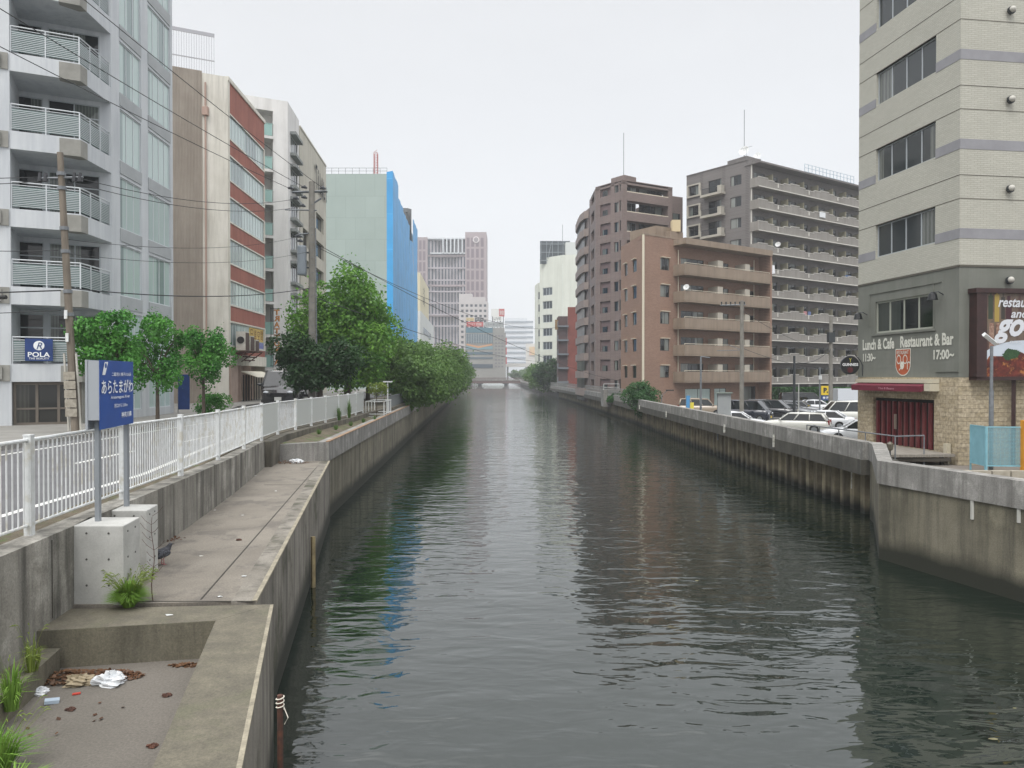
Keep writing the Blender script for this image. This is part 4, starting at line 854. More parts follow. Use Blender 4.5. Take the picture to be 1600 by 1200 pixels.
# food billboard
bb = thing('food_billboard', 'brown framed restaurant and bar billboard showing a plate of meat', 'billboard', Fd.P(.5, .1, 2.0))
bfr = mat('frame_brown', '#3a2422', '#2d1c1b', sc=3, rough=.5)
m = MB(); m.fb(Fd, .42, .85, .02, .42, 2.0, 5.3); m.fb(Fd, .35, 5.3, .02, .46, 5.3, 5.48); m.fb(Fd, .42, 5.2, .02, .42, 1.95, 2.08); m.fb(Fd, 4.9, 5.2, .02, .42, 2.08, 5.3); m.build('frame', bfr, bb)
pic = mat('poster_backdrop', '#6f6558', '#4a302a', sc=1.6, map=(1.6, 1, .5), c3='#6d5c48', sc3=1.2, rough=.4)
MB().fb(Fd, .85, 4.9, .05, .35, 2.08, 5.3).build('poster', pic, bb)
def blob(cx, cz, rx, rz_, n, m, nm, seed=0, jag=0.0, clip=True):
    rn = random.Random(seed); pts = []
    for k in range(28):
        a = 2*math.pi*k/28; j = 1+jag*(rn.random()-.5); u = min(max(cx+rx*math.cos(a)*j, .86), 4.89); z = min(max(cz+rz_*math.sin(a)*j, 2.09), 5.29); pts.append(Fd.P(u, n, z))
    MB().q(*pts[::-1]).build(nm, m, bb)
for (u0, u1, z0, z1, c_) in ((.95, 1.15, 4.3, 5.2, '#2f3a2a'), (1.22, 1.42, 4.2, 5.25, '#9a8440'), (1.5, 1.66, 4.3, 5.15, '#34302a'), (1.7, 1.95, 4.0, 4.9, '#3c1c24')):
    MB().fb(Fd, u0, u1, .35, .353, z0, z1).fb(Fd, u0+.06, u1-.06, .35, .353, z1+.003, min(z1+.3, 5.29)).build('poster_bottle', mat('bottle_'+c_[1:], c_, rough=.4), bb)
for (u0, u1) in ((1.0, 1.2), (1.3, 1.5)): MB().fb(Fd, u0, u1, .35, .352, 3.2, 4.15).build('poster_glass', mat('poster_glass', '#a08a78', '#6d4038', sc=6), bb)
blob(2.6, 2.35, 2.3, 1.15, .356, mat('plate_white', '#b9c2cc', rough=.3), 'poster_plate')
blob(2.3, 2.15, 1.9, .85, .359, mat('meat_red', '#6b2d22', '#3a1815', sc=3.5, c3='#a06a38', sc3=3), 'poster_meat', 3, .2)
blob(3.6, 2.4, .5, .35, .362, mat('tomato', '#b02a2a'), 'poster_tomato', 5, .2); [blob(1.9+.28*math.cos(k*2.4)*(.3+.08*k), 2.95+.16*math.sin(k*2.4)*(.3+.08*k), .17, .11, .363+.0006*k, mat('parsley', '#31502d', '#203a22', sc=14), 'poster_parsley', 7+k, .5) for k in range(9)]
lsil = mat('letter_silver', '#c9ccd1', rough=.4)
text(Fd, 2.35, 4.93, .366, 'restaurant', lsil, bb, w_=2.0, h_=.33, bold=.02, shear=.3)
text(Fd, 2.65, 4.52, .366, 'and bar', lsil, bb, w_=1.5, h_=.33, bold=.02, shear=.3)
text(Fd, 2.6, 3.83, .367, 'go-on', lsil, bb, w_=2.8, h_=.95, bold=.035, shear=.4)
text(Fd, 2.7, 3.42, .367, '045 323 47', lsil, bb, w_=1.7, h_=.1)
MB().tube([Fd.P(2.15, .25, -1.35), Fd.P(2.15, .25, 1.95)], .09, 4).build('support_post', bfr, bb)
pd_ = MB(); pd_.prism([(13.75, 27.6), (10.95, 21.3), (14.8, 9), (30, 9), (30, 37.3), (16.4, 35.6), (13.8, 36.5)], -2.1, -1.36)
pd_.build('restaurant_pavement', mat('paver_grey', '#77716a', '#6a645d', sc=1, bump=.004), kind='structure')
dk = MB(); dk.prism([(14.2, 28.8), (17.15, 28.95), (16.38, 35.4), (14.05, 35.2)], -1.02, -.92); 
deck = thing('timber_deck', 'weathered grey timber deck in front of the maroon doors', 'deck', (15.5, 31, -1.35))
dk.build('boards', mat('wood_grey', '#8a857c', '#6f6a62', sc=2, map=(9, .5, 1)), deck)
x = MB()
for (a, c) in ((14.4, 29.1), (15.7, 29.2), (16.8, 29.3), (14.3, 32), (14.3, 34.8)): x.box(a, a+.12, c, c+.12, -1.37, -1.02)
x.box(14.25, 17, 28.95, 29.0, -1.2, -1.05); x.build('frame', mat('wood_dark', '#3f3a33'), deck)
hr = thing('handrail', 'thin grey steel handrail around the timber deck', 'handrail', (14.75, 28.9, -1.35))
pl = [(16.0, 29.05), (14.7, 28.7), (13.95, 35.4)]; m = MB(); m.tube([(*p, -.2) for p in pl], .03, 6); m.build('rail', steel, hr)
for (x_, y_) in ((16.0, 29.05), (14.7, 28.7), (14.5, 30.7), (14.28, 32.7), (14.1, 34.3), (13.95, 35.4)): MB().tube([(x_, y_, -1.36), (x_, y_, -.2)], .025, 6).build('post', steel, hr)
la = thing('garden_lantern', 'small black lantern standing behind the flood wall', 'lamp', (14.35, 28.4, -1.35))
MB().tube([(14.35, 28.4, -1.36), (14.35, 28.4, -.72)], [.05, .03], 8).build('stem', dsteel, la); MB().tube([(14.35, 28.4, -.72), (14.35, 28.4, -.67), (14.35, 28.4, -.47), (14.35, 28.4, -.38)], [.05, .1, .12, .03], 6).build('lantern_head', mat('lantern_glass', '#5b564a', rough=.2), la)
bxx = tag(MB().fb(Fc, 6.0, 6.2, .03, .2, -.95, -.55).fb(Fc, 6.07, 6.12, .03, .08, -1.36, -.95).build('meter_box', mat('meter_beige', '#b3ac98')), 'small beige meter box on the stone base beside the deck', 'box')
# light blue mesh fence, kerb stones, camera pole, yellow post
bf = thing('mesh_fence', 'light blue mesh fence with solid return panel beside the restaurant', 'fence', (16.7, 27.6, -1.36))
lb = mat('light_blue_paint', '#7fb0bd', '#73a3b0', sc=3, rough=.5); lbm = mat('light_blue_mesh', '#7fa9b3', rough=.6, alpha=.3)
Fa = Fr(16.97, 27.7, -.12, -1.1); La = 1.1; Fb = Fr(*Fa.p(La), 3.4, -.35)
zb, ztp = -1.22, .28
m = MB(); m.fb(Fa, .05, La-.05, -.01, .01, zb+.15, ztp); m.build('solid_panel', lb, bf)
for FF, L in ((Fa, La), (Fb, 3.0), (Fr(*Fb.p(3.0), 3.4, -.35), 3.0)):
    m = MB(); m.fb(FF, 0, L, -.02, .02, ztp, ztp+.04); m.fb(FF, 0, L, -.02, .02, zb+.12, zb+.16); m.fb(FF, 0, .05, -.025, .025, zb-.15, ztp-.002); m.fb(FF, L-.05, L, -.025, .025, zb-.15, ztp-.002); m.build('frame', lb, bf)
    if FF is not Fa:
        m = MB()
        for k in range(28): z = zb+.16+k*.048; m.fb(FF, .05, L-.05, -.004, .004, z, z+.016)
        for k in range(20): u = .05+k*.147; m.fb(FF, u, u+.01, -.008, -.004, zb+.16, ztp)
        m.build('mesh_panel', lb, bf); MB().fb(FF, .05, L-.05, .005, .007, zb+.16, ztp).build('fine_mesh', lbm, bf)
for k in range(9):
    xx = 14.9+k*.62; m = MB(); m.box(xx, xx+.58, 25.15-.03*k, 25.4-.03*k, -1.37, -1.08); tag(m.build('kerb_stone', mat('kerb_stone', '#a39d8f', '#8f897b', sc=4, bump=.004)), 'pale kerb stone in the low row behind the near flood wall', 'kerb stone', 'kerb stones behind the near flood wall')
cp = thing('camera_pole', 'grey pole carrying a white surveillance camera in front of the billboard', 'camera pole', (17.48, 27.3, -1.36))
MB().tube([(17.48, 27.3, -1.37), (17.48, 27.3, 1.6)], .08, 10).build('pole', steel, cp); MB().tube([(17.48, 27.3, 1.6), (17.48, 27.3, 3.2)], .055, 10).build('pole', steel, cp)
cm_ = MB(); cm_.tube([(17.1, 27.15, 3.62), (17.7, 27.4, 3.28)], .09, 4); cm_.build('camera_housing', whitep, cp)
tag(MB().box(18.0, 18.25, 26.3, 26.5, -1.37, .55).build('marker_post', mat('yellow_paint', '#d9952a', '#c98522', sc=4)), 'yellow orange post behind the light blue mesh fence', 'post')

# ---------- R2: six storey brown apartments
r2 = thing('apartment_building', 'six storey reddish brown apartment building with long balconies above the car park', 'building', (15.1, 86.3, ZR))
br2 = tile_mat('brown_tile', '#967a6a', '#8c7060', '#796051', .3, .1, bump=0, ax=.8, ay=.56, vary=.6, msize=.01); par2 = mat('parapet_taupe', '#8f8070', '#847566', sc=.4, streak=('#5f5347', 1.5, .35))
B_ = Fr(15.1, 86.3, .826, .564); T_2 = 18.5; S_ = Fr(13.82, 95.1, 1.28, -8.8); LS = 8.89; crm = mat('cream_trim', '#cfc6b2', rough=.6)
lv = [1.35+3.16*k for k in range(5)]    # balcony soffits
sops = [(u, u+w_, z+.55, z+2.0) for z in lv for (u, w_) in ((1.6, 1.2), (5.0, 1.4))]; bops_ = [(2.75, 4.25, z+.6, z+2.0) for z in lv]
inner = [(u, u+w_, z+.25, z+2.3) for z in lv for (u, w_) in ((6.2, 4.0), (12.2, 2.6), (17.3, 2.6))]
gops = [(7, 11.5, -1.2, .6), (12.2, 14.4, -1.9, .6), (17.6, 20.2, -1.9, .8)]
m = MB(); m.holes(S_, 0, LS, ZR-.2, T_2, sops, .15); m.holes(B_, 0, 21.0, ZR-.2, T_2, bops_+inner+gops, .15)
m.fb(B_, 20.8, 21.1, -.1, 1.8, ZR, T_2-.6); m.q(B_.P(21, 0, ZR), B_.P(21, -10, ZR), B_.P(21, -10, T_2), B_.P(21, 0, T_2)); m.prism([B_.p(0, -.1), B_.p(21, -.1), B_.p(21, -10), S_.p(0, -.1)], T_2-.5, T_2-.2)
m.build('wall', br2, r2)
for z in lv:
    m = MB(); m.fb(B_, 4.9, 20.75, 0, 1.8, z, z+.18); m.fb(B_, 4.9, 20.75, 1.68, 1.82, z+.18, z+1.3); m.fb(B_, 4.88, 5.0, 0, 1.68, z+.18, z+1.3); m.build('balcony_parapet', par2, r2)
    m = MB(); m.tube([B_.P(4.95, 1.75, z+1.42), B_.P(20.7, 1.75, z+1.42)], .03, 5)
    for u in (5.0, 10.3, 15.6, 20.6): m.fb(B_, u-.02, u+.02, 1.72, 1.78, z+1.3, z+1.42)
    for u in (7.6, 12.9, 17.9): m.fb(B_, u-.03, u+.03, 1.82, 1.835, z+.05, z+1.25) if False else None
    m.build('balcony_rail', crm, r2)
    for u in (11.0, 16.1): MB().fb(B_, u, u+.9, .0, 1.55, z+.18, z+2.2).build('divider', mat('divider_pale', '#a8a296'), r2)
    m = MB(); m.tube([B_.P(5.6, .15, z), B_.P(5.6, .15, z+3.16)], .05, 6); m.tube([B_.P(19.6, .15, z), B_.P(19.6, .15, z+3.16)], .05, 6); m.build('downpipe', crm, r2)
    [MB().fb(FF_, a_, c_, 0, .25, z+2.05, z+2.12).build('window_hood', crm, r2) for FF_, a_, c_ in ((S_, 1.5, 2.7), (S_, 4.9, 6.3), (B_, 2.8, 4.2))]
z = T_2-.9; m = MB(); m.fb(B_, 4.9, 21.1, 0, 1.9, z, z+.7); m.fb(B_, -.02, 21.1, -.4, .04, T_2-.1, T_2+.1); m.build('roof_eave', par2, r2)
m = MB(); m.fb(B_, -.08, .1, -.1, .1, ZR, T_2-.1); m.build('corner_pipe', crm, r2)
for o in sops: window(S_, o[0], o[2], o[1]-o[0], o[3]-o[2], r2, bronze, g_dark, n=2, rec=.12)
for o in bops_: window(B_, o[0], o[2], o[1]-o[0], o[3]-o[2], r2, bronze, g_flat, n=2, rec=.12)
for o in inner: window(B_, o[0], o[2], o[1]-o[0], o[3]-o[2], r2, bronze, g_flat, n=4 if o[1]-o[0] > 3 else 3, rec=.12)
for o in gops: window(B_, o[0], o[2], o[1]-o[0], o[3]-o[2], r2, bronze, g_dark if o[0] > 15 else g_green, n=2, rec=.12)
m = MB(); m.fb(B_, 3.6, 7.6, -6, -1.5, T_2-.2, T_2+1.6); m.fb(B_, 5.0, 7.2, -1.5, -.6, T_2-.2, T_2+1.0); m.build('roof_house', par2, r2)
MB().box(B_.p(6.2,-1)[0]-.4, B_.p(6.2,-1)[0]+.6, B_.p(6.2,-1)[1]-.5, B_.p(6.2,-1)[1]+.5, T_2+1.0, T_2+2.4).build('water_tank', mat('tank_cream', '#c3b391'), r2)
def dish(label, p, r=.4, to=(-.6, -1, .4), grp='satellite dishes', mast=.5):
    t_ = thing('satellite_dish', label, 'satellite dish', p, grp); c = Vector(p)+Vector((0, 0, mast)); ax = Vector(to).normalized()
    a = ax.cross(Vector((0, 0, 1))).normalized(); b2_ = ax.cross(a); m = MB(); i0 = 0; m.v = []
    for k, (rr, dd) in enumerate(((.02, 0), (.5, .05), (1, .2))):
        for j in range(16): th = 2*math.pi*j/16; m.v.append(tuple(c+(a*math.cos(th)+b2_*math.sin(th))*rr*r+ax*dd*r))
    for k in range(2):
        for j in range(16): m.f.append((k*16+j, k*16+(j+1) % 16, (k+1)*16+(j+1) % 16, (k+1)*16+j))
    m.build('reflector', whitep, t_, smooth=True); MB().tube([p, tuple(c)], .03, 6).tube([tuple(c), tuple(c+ax*r*.7)], .015, 5).build('mast', steel, t_)
dish('white satellite dish on the second highest balcony of the brown building', B_.P(5.2, 1.8, lv[3]+1.2), .36)

# ---------- R3: taupe tower
r3 = thing('apartment_tower', 'tall taupe apartment tower with stepped canal side behind the brown building', 'building', (16.6, 113, ZR))
tp = tile_mat('taupe_tile', '#7f706b', '#766863', '#665a56', .4, .13, bump=0, ax=1, ay=.5, vary=.45, msize=.012); T_3 = 31.6
k3 = (16.6, 113); e3 = (13.1, 117.6)
Fx = Fr(*e3, k3[0]-e3[0], k3[1]-e3[1]); Lx = math.dist(e3, k3); Fy = Fr(*k3, 1.8, 1); Ly = 9.8
lv3 = [-1+3.0*k for k in range(11)]
xo = [(1.0, 3.3, z+.9, z+2.7) for z in lv3]+[(4.1, 5.0, z+1.0, z+2.5) for z in lv3]+[(5.2, 5.5, z+1.1, z+2.7) for z in lv3]
yo = [(.9, 9.0, z+1.0, z+2.7) for z in lv3[5:]]
m = MB(); m.holes(Fx, 0, Lx, ZR-.2, T_3, xo, .25); m.holes(Fy, 0, Ly, ZR-.2, T_3, yo, 1.3)
m.fb(Fx, 0, Lx, -.3, .05, T_3, T_3+.12); m.fb(Fy, 0, Ly, -.3, .05, T_3, T_3+.12); m.fb(Fx, 3, Lx, -3, -.4, T_3-.2, T_3+.9)
m.prism([k3, Fy.p(Ly), (Fy.p(Ly)[0]-3, Fy.p(Ly)[1]+8), (16, 128), e3], T_3-.5, T_3-.2)
wing = [Fy.p(Ly, -.7), (27.2, 119.6), (27.2, 130), (20, 130)]; m.prism(wing, ZR-.2, 30.6); m.build('wall', tp, r3)
for z in lv3:
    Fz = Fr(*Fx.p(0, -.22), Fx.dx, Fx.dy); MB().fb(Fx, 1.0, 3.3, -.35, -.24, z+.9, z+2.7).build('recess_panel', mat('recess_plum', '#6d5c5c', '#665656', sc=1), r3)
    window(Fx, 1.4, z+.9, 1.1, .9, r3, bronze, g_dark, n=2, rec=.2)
    window(Fx, 4.1, z+1.0, .9, 1.5, r3, bronze, g_flat, n=2, rec=.2); window(Fx, 5.2, z+1.1, .3, 1.6, r3, bronze, g_dark, n=1, rec=.2)
for z in lv3[5:]:
    G = Fr(*Fy.p(0, -1.25), Fy.dx, Fy.dy); window(G, .95, z+1.0, 2.6, 1.7, r3, alu, g_flat, n=3, rec=.05); window(G, 4.2, z+1.0, 4.5, 1.7, r3, bronze, g_dark, n=4, rec=.05)
    MB().fb(Fy, .92, 8.98, -.06, -.02, z+1.0, z+1.12).build('balcony_rail', crm, r3)
window(Fr(*wing[0], 1.8, 1), .6, 26.2, 1.5, 1.7, r3, bronze, g_dark, n=2, rec=-.03)
# canal side steps with rounded balconies
sA = [(13.1, 117.6), (13.0, 126)]; Fs = Fr(13.0, 126.0, .1, -8.4)
so_ = [(2.5, 6.5, z+1.0, z+2.6) for z in lv3]
m = MB(); m.holes(Fs, 0, 8.4, ZR-.2, T_3, so_, .9); m.prism([(12.95, 126.2), (13.3, 127), (16, 141), (12.35, 141), (12.5, 129)], ZR-.2, T_3-1.2); m.prism([(13.0, 126), (13.1, 117.8), (16.2, 128)], T_3-.5, T_3-.3); m.build('canal_side_wall', tp, r3)
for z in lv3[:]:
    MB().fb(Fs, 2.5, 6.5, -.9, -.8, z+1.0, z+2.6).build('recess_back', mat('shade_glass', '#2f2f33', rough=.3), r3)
    pl_ = [(12.9, 126.4), (12.2, 127.2), (11.75, 130), (11.7, 134), (11.75, 139), (12.2, 141), (13.0, 141)]
    MB().prism(pl_, z-.2, z+1.05).build('balcony_parapet', mat('taupe_pale', '#8e8078', '#84766f', sc=.4), r3)
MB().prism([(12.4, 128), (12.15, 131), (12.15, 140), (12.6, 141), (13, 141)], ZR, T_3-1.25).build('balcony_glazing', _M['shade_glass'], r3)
tag(MB().tube([(at(974, 280, 120)[0], 120, 31), (at(974, 280, 120)[0], 120, at(974, 209, 120)[2])], .05, 5).build('roof_mast', steel), 'thin tall lightning rod on the taupe tower roof', 'mast')

# ---------- R4: grey ten storey block
r4 = thing('apartment_block', 'wide grey ten storey block with stepped white capped balconies', 'building', (34.3, 108, ZR))
gr4 = tile_mat('grey_tile', '#767270', '#6c6866', '#5d5957', .3, .12, bump=.0, ax=.8, ay=.56, vary=.4, msize=.012); par4 = mat('parapet_grey', '#8c8882', '#827e78', sc=.5, streak=('#625e59', 2, .3)); cap4 = mat('cap_white', '#c9c6be', rough=.6); T_4 = 33.3
G4 = Fr(34.3, 108, 1.48, 1); L4 = 30; H4 = Fr(27.27, 117.28, 7.03, -9.28); LH = 11.64
lv4 = [1.0+3.13*k for k in range(10)]
ho = []
for z in lv4: ho += [(.6, 2.4, z+.9, z+2.35), (4.2, 6.6, z+.5, z+2.5), (8.2, 10.1, z+.9, z+2.35)]
go = []
unit = 7.4
for z in lv4:
    for j in range(4):
        u = .8+unit*j; go += [(u, u+2.4, z+.4, z+2.45), (u+3.2, u+5.4, z+.4, z+2.45)]
m = MB(); m.holes(H4, 0, LH, ZR-.2, T_4, ho, .2); m.holes(G4, 0, L4, 0.9, T_4-.8, go, .15)
m.prism([G4.p(0, -.1), G4.p(L4, -.1), G4.p(L4, -11), H4.p(0, -.1)], T_4-.5, T_4-.2)
m.q(G4.P(L4, 0, 0), G4.P(L4, -11, 0), G4.P(L4, -11, T_4), G4.P(L4, 0, T_4)); m.prism([H4.p(0), G4.p(-1, -12), G4.p(-1,-11.6)], ZR, ZR+.1)
m.build('wall', gr4, r4)
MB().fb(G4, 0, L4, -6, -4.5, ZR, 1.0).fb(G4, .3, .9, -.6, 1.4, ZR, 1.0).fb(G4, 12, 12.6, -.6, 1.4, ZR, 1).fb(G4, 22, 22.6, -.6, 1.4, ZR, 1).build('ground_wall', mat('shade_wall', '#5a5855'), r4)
rp = [1.0, 1.35, 1.0, .82, 1.3, 1.0, .85]
for z in lv4:
    m = MB(); c = MB(); m.fb(G4, -.1, L4, -.0, 1.5, z, z+.15)
    c.fb(G4, -.1, L4, 1.5, 1.56, z-.04, z+.08)
    u = -.1; segs = [(0, 2.6, 1.2), (2.6, 4.2, 1.02), (4.2, 6.0, .85)]
    for j in range(5):
        for (a, b2_, h_) in ((-.1, 2.0, 1.32), (2.0, 3.4, 1.1), (3.4, 5.6, .9), (5.6, 7.3, 1.12)):
            a_, c_ = u+a+.1, u+b2_+.1
            if a_ > L4-.5: continue
            m.fb(G4, a_, c_, 1.38, 1.5, z+.15, z+h_); c.fb(G4, a_, c_, 1.34, 1.545, z+h_, z+h_+.07)
        c.fb(G4, u+4.3, u+4.5, 1.5, 1.54, z+.35, z+.9) if u < L4-5 else None
        u += unit
    m.fb(G4, -.1, .02, 0, 1.38, z+.15, z+1.32); m.build('balcony_parapet', par4, r4); c.build('parapet_cap', cap4, r4)
    for j in range(4):
        u = .8+unit*j; window(G4, u, z+.4, 2.4, 2.05, r4, bronze, g_dark, n=3, rec=.12); window(G4, u+3.2, z+.4, 2.2, 2.05, r4, bronze, g_dark, n=2, rec=.12)
        [MB().fb(G4, u+a_, u+a_+.1, .0, 1.25, z+.15, z+2.2).build('divider', mat('divider_beige', '#86826f'), r4) for a_ in (2.55, 6.1)]
    window(H4, .6, z+.9, 1.8, 1.45, r4, bronze, g_dark, n=2, rec=.16); window(H4, 4.2, z+.5, 2.4, 2.0, r4, bronze, g_dark, n=2, rec=.16); window(H4, 8.2, z+.9, 1.9, 1.45, r4, bronze, g_flat, n=2, rec=.16)
    m = MB(); w0 = mat('trim_stone', '#aaa69b', '#9e9a8f', sc=1)
    m.fb(H4, .2, 2.8, 0, .22, z+.62, z+.86); m.fb(H4, .2, 2.8, 0, .22, z+2.4, z+2.6); m.fb(H4, .2, .5, 0, .22, z+.86, z+2.4); m.fb(H4, 2.5, 2.8, 0, .22, z+.86, z+2.4); m.build('window_surround', w0, r4)
    m = MB(); m.fb(H4, 3.4, 7.3, 0, 1.0, z+.0, z+.35); m.fb(H4, 3.4, 3.6, .9, 1.0, z+.35, z+1.25); m.fb(H4, 6.6, 7.3, .2, 1.0, z+.35, z+1.25); m.build('small_balcony', w0, r4)
    m = MB(); m.fb(H4, 3.6, 6.6, .92, .97, z+1.15, z+1.22)
    for k in range(16): m.fb(H4, 3.65+k*.19, 3.69+k*.19, .93, .96, z+.35, z+1.15)
    m.build('railing', dsteel, r4)
m = MB(); m.fb(G4, -.15, L4, -1, 1.7, T_4-.8, T_4-.55); m.fb(G4, -.1, L4, -.4, .3, T_4-.55, T_4+.05); m.fb(H4, 0, LH, -.3, .08, T_4, T_4+.12); m.build('roof_edge', gr4, r4)
m = MB(); m.fb(G4, .05, .2, .02, .16, ZR, T_4-.8); m.build('downpipe', cap4, r4)
m = MB(); m.fb(G4, 2.2, 5.6, -6, -2.5, T_4-.2, T_4+1.5); m.build('roof_house', gr4, r4)
m = MB()
for k in range(15): m.fb(G4, 14+k*.95, 14.06+k*.95, -.9, -.84, T_4-.2, T_4+1.8)
for z in (1.75, 1.2, .6): m.fb(G4, 14, 27.4, -.9, -.86, T_4+z, T_4+z+.05)
m.build('roof_fence', mat('pale_blue_rail', '#9db0bd'), r4)
dish('large white satellite dish on the grey block roof house', G4.P(2.3, -3, T_4+1.5), .75, mast=.8)
dish('white satellite dish at the right end of the grey roof house', G4.P(5.4, -3, T_4+1.5), .55, mast=.6)
dish('white satellite dish on a fourth row balcony of the grey block', G4.P(4.3, 1.5, lv4[6]+1.0), .4)
tag(MB().tube([G4.P(3.6, -4, T_4+1.4), G4.P(3.6, -4, T_4+9.0)], .05, 5).build('roof_mast', steel), 'thin white lightning rod on the grey block roof house', 'mast')
an = tag(MB().tube([H4.P(10.2, -1, T_4-.3), H4.P(10.2, -1, T_4+2.2)], .03, 5).tube([H4.P(9.2, -1, T_4+2.2), H4.P(11.2, -1, T_4+2.2)], .025, 5).tube([H4.P(9.4, -.8, T_4+1.95), H4.P(9.4, -1.2, T_4+2.45)], .02, 4).build('roof_aerial', steel), 'small television aerial on the near corner of the grey block roof', 'aerial')
ld = mat('laundry_white', '#dcdde0', rough=.9)
for k in range(5):
    u = .9+k*.5; m = MB(); zt_ = lv4[5]+1.5; m.q(G4.P(u, 1.62, zt_), G4.P(u+.42, 1.64, zt_), G4.P(u+.38, 1.75, zt_-1.2-.1*(k % 2)), G4.P(u+.03, 1.66, zt_-1.25)); 
    o = m.build('hanging_laundry', ld); so2 = o.modifiers.new('s', 'SOLIDIFY'); so2.thickness = .02; tag(o, 'white towel hanging over the grey block balcony beside the brown building', 'laundry', 'white towels on the grey block balcony')

for (u, k, w_, c_, lab) in ((21.6, 5, 1.6, '#3f5f8c', 'dark blue cloth drying on a right hand balcony of the grey block'), (10.9, 3, .8, '#a8767a', 'pinkish cloth drying on a low balcony of the grey block'), (12.0, 3, .7, '#5f6f96', 'blue cloth drying beside the pinkish one on the grey block'), (14.2, 8, 1.5, '#d5d8da', 'white sheet over the second highest balcony row of the grey block')):
    zt_ = lv4[k]+1.55; m = MB(); m.box(0, w_, -.02, .02, -.8, 0); o = m.build('hanging_laundry', mat('cloth'+c_[1:], c_, rough=.9)); o.location = G4.P(u, 1.62 if k == 8 else 1.2, zt_-(.35 if k == 8 else 0)); o.rotation_euler = (0, 0, G4.rz); tag(o, lab, 'laundry')
# ---------- R5: white office, billboard on top; R6 red brick
r5, G5 = simple_bldg('office_building', 'white office block with a dark billboard frame on its roof', Fr(15.2, 225, 1, -.25), 14, 12, 38.5, mat('white_office', '#d3d6cc', '#c9ccc2', sc=.15, streak=('#b0b3a8', 1, .3)), [], base=ZR)
S5 = Fr(8.6, 232, 6.6, -7); L5_ = 9.6
so5 = [(1.3, 5.3, 2+4.15*k, 4.4+4.15*k) for k in range(7)]; m = MB(); m.holes(S5, 0, L5_, ZR, 38.5, so5, .3); m.prism([S5.p(0, -.1), S5.p(L5_, -.1), (29, 224), (27, 234)], 37.5, 38.1); m.build('wall', _M['white_office'], r5)
for o in so5: window(S5, o[0], o[2], o[1]-o[0], o[3]-o[2], r5, alu, g_far, n=3, rec=.25, fw=.15)
m = MB(); m.prism([(7.4, 243), (10.5, 242), (10.5, 236), (8.2, 236)], ZR, 31.5); m.build('rear_wing', _M['white_office'], r5)
for k in range(7): MB().box(8.3, 9.9, 235.9, 235.98, 3+3.9*k, 5.2+3.9*k).build('window', mat('far_glass2', '#5d6468', rough=.2), r5)
rb5 = thing('roof_billboard', 'dark grey billboard seen from behind on the white office roof', 'billboard', (14, 226, 38))
m = MB(); m.box(8.6, 17.8, 230, 230.4, 36.6, 43.6); m.build('panel', mat('board_back', '#565d62', '#4b5257', sc=.5), rb5)
m = MB()
for k in range(6): m.box(8.8+k*1.75, 8.95+k*1.75, 229.6, 229.9, 36.6, 43.6)
for z in (37.5, 40, 42.5): m.box(8.6, 17.8, 229.5, 229.6, z, z+.15)
m.tube([(11, 229, 38), (12, 229.3, 43)], .08, 4); m.build('frame', mat('frame_pale', '#90979b'), rb5)
m = MB(); m.box(16.2, 22, 226, 230, 38, 42.5); m.build('water_tank', mat('tank_white', '#c7cbc8'), r5)
for (x_, h_) in ((15.3, 48), (20.0, 47), (21.3, 46.5)): MB().tube([(x_, 227, 38), (x_, 227, h_)], .07, 5).build('roof_aerial', steel, r5)
r6, _ = simple_bldg('brick_building', 'red brick block with dark fire stairs in front of the white office', Fr(13.6, 183, 1, -.1), 6.0, 8, 19.0, mat('brick_red', '#7d4136', '#70392f', sc=.5), [], base=ZR)
m = MB(); m.box(11.3, 13.6, 183.2, 189, ZR, 16.8); m.build('stair_wall', mat('brick_dark', '#54403d', '#46383a', sc=.5), r6)
for k in range(5): MB().box(11.1, 13.8, 182.4, 183.2, .5+3.4*k, .9+3.4*k).box(11.1, 11.3, 182.4, 183.2, .9+3.4*k, 1.9+3.4*k).build('landing', mat('landing_grey', '#6d7176'), r6)
MB().box(10.6, 11.6, 184, 185, 13.6, 16).build('side_sign', mat('sign_ochre', '#8f7450'), r6)

# railing on the far right wall (beyond y=83), pump box
fr = thing('flood_wall_railing', 'low pale railing running on the distant flood wall', 'railing', (13, 84, -.3))
m = MB(); pts_ = [(13.25, 84), (12.7, 119), (11.6, 160), (8.3, 232)]
for i in range(3):
    F = Fr(*pts_[i], pts_[i+1][0]-pts_[i][0], pts_[i+1][1]-pts_[i][1]); L = math.dist(pts_[i], pts_[i+1]); m.fb(F, 0, L, -.02, .02, .55, .62); m.fb(F, 0, L, -.02, .02, .1, .15)
    for k in range(int(L/.5)): m.fb(F, k*.5, k*.5+.04, -.015, .015, -.3, .55)
m.build('rails', mat('rail_pale', '#8d8f8d'), fr)
pb = thing('pump_house', 'small grey concrete pump house with a white rail on top', 'hut', (15, 100, ZR))
x0 = at(943, 600, 101)[0]; x1 = at(968, 600, 101)[0]; MB().box(x0, x1, 101, 104, ZR, .3).build('walls', conc_l, pb)
MB().box(x0, x0+.06, 101, 101.06, .3, 1.1).box(x1-.06, x1, 101, 101.06, .3, 1.1).box(x0, x1, 101, 101.06, 1.05, 1.12).box(x0, x1, 101, 101.06, .6, .66).build('railing', whitep, pb)
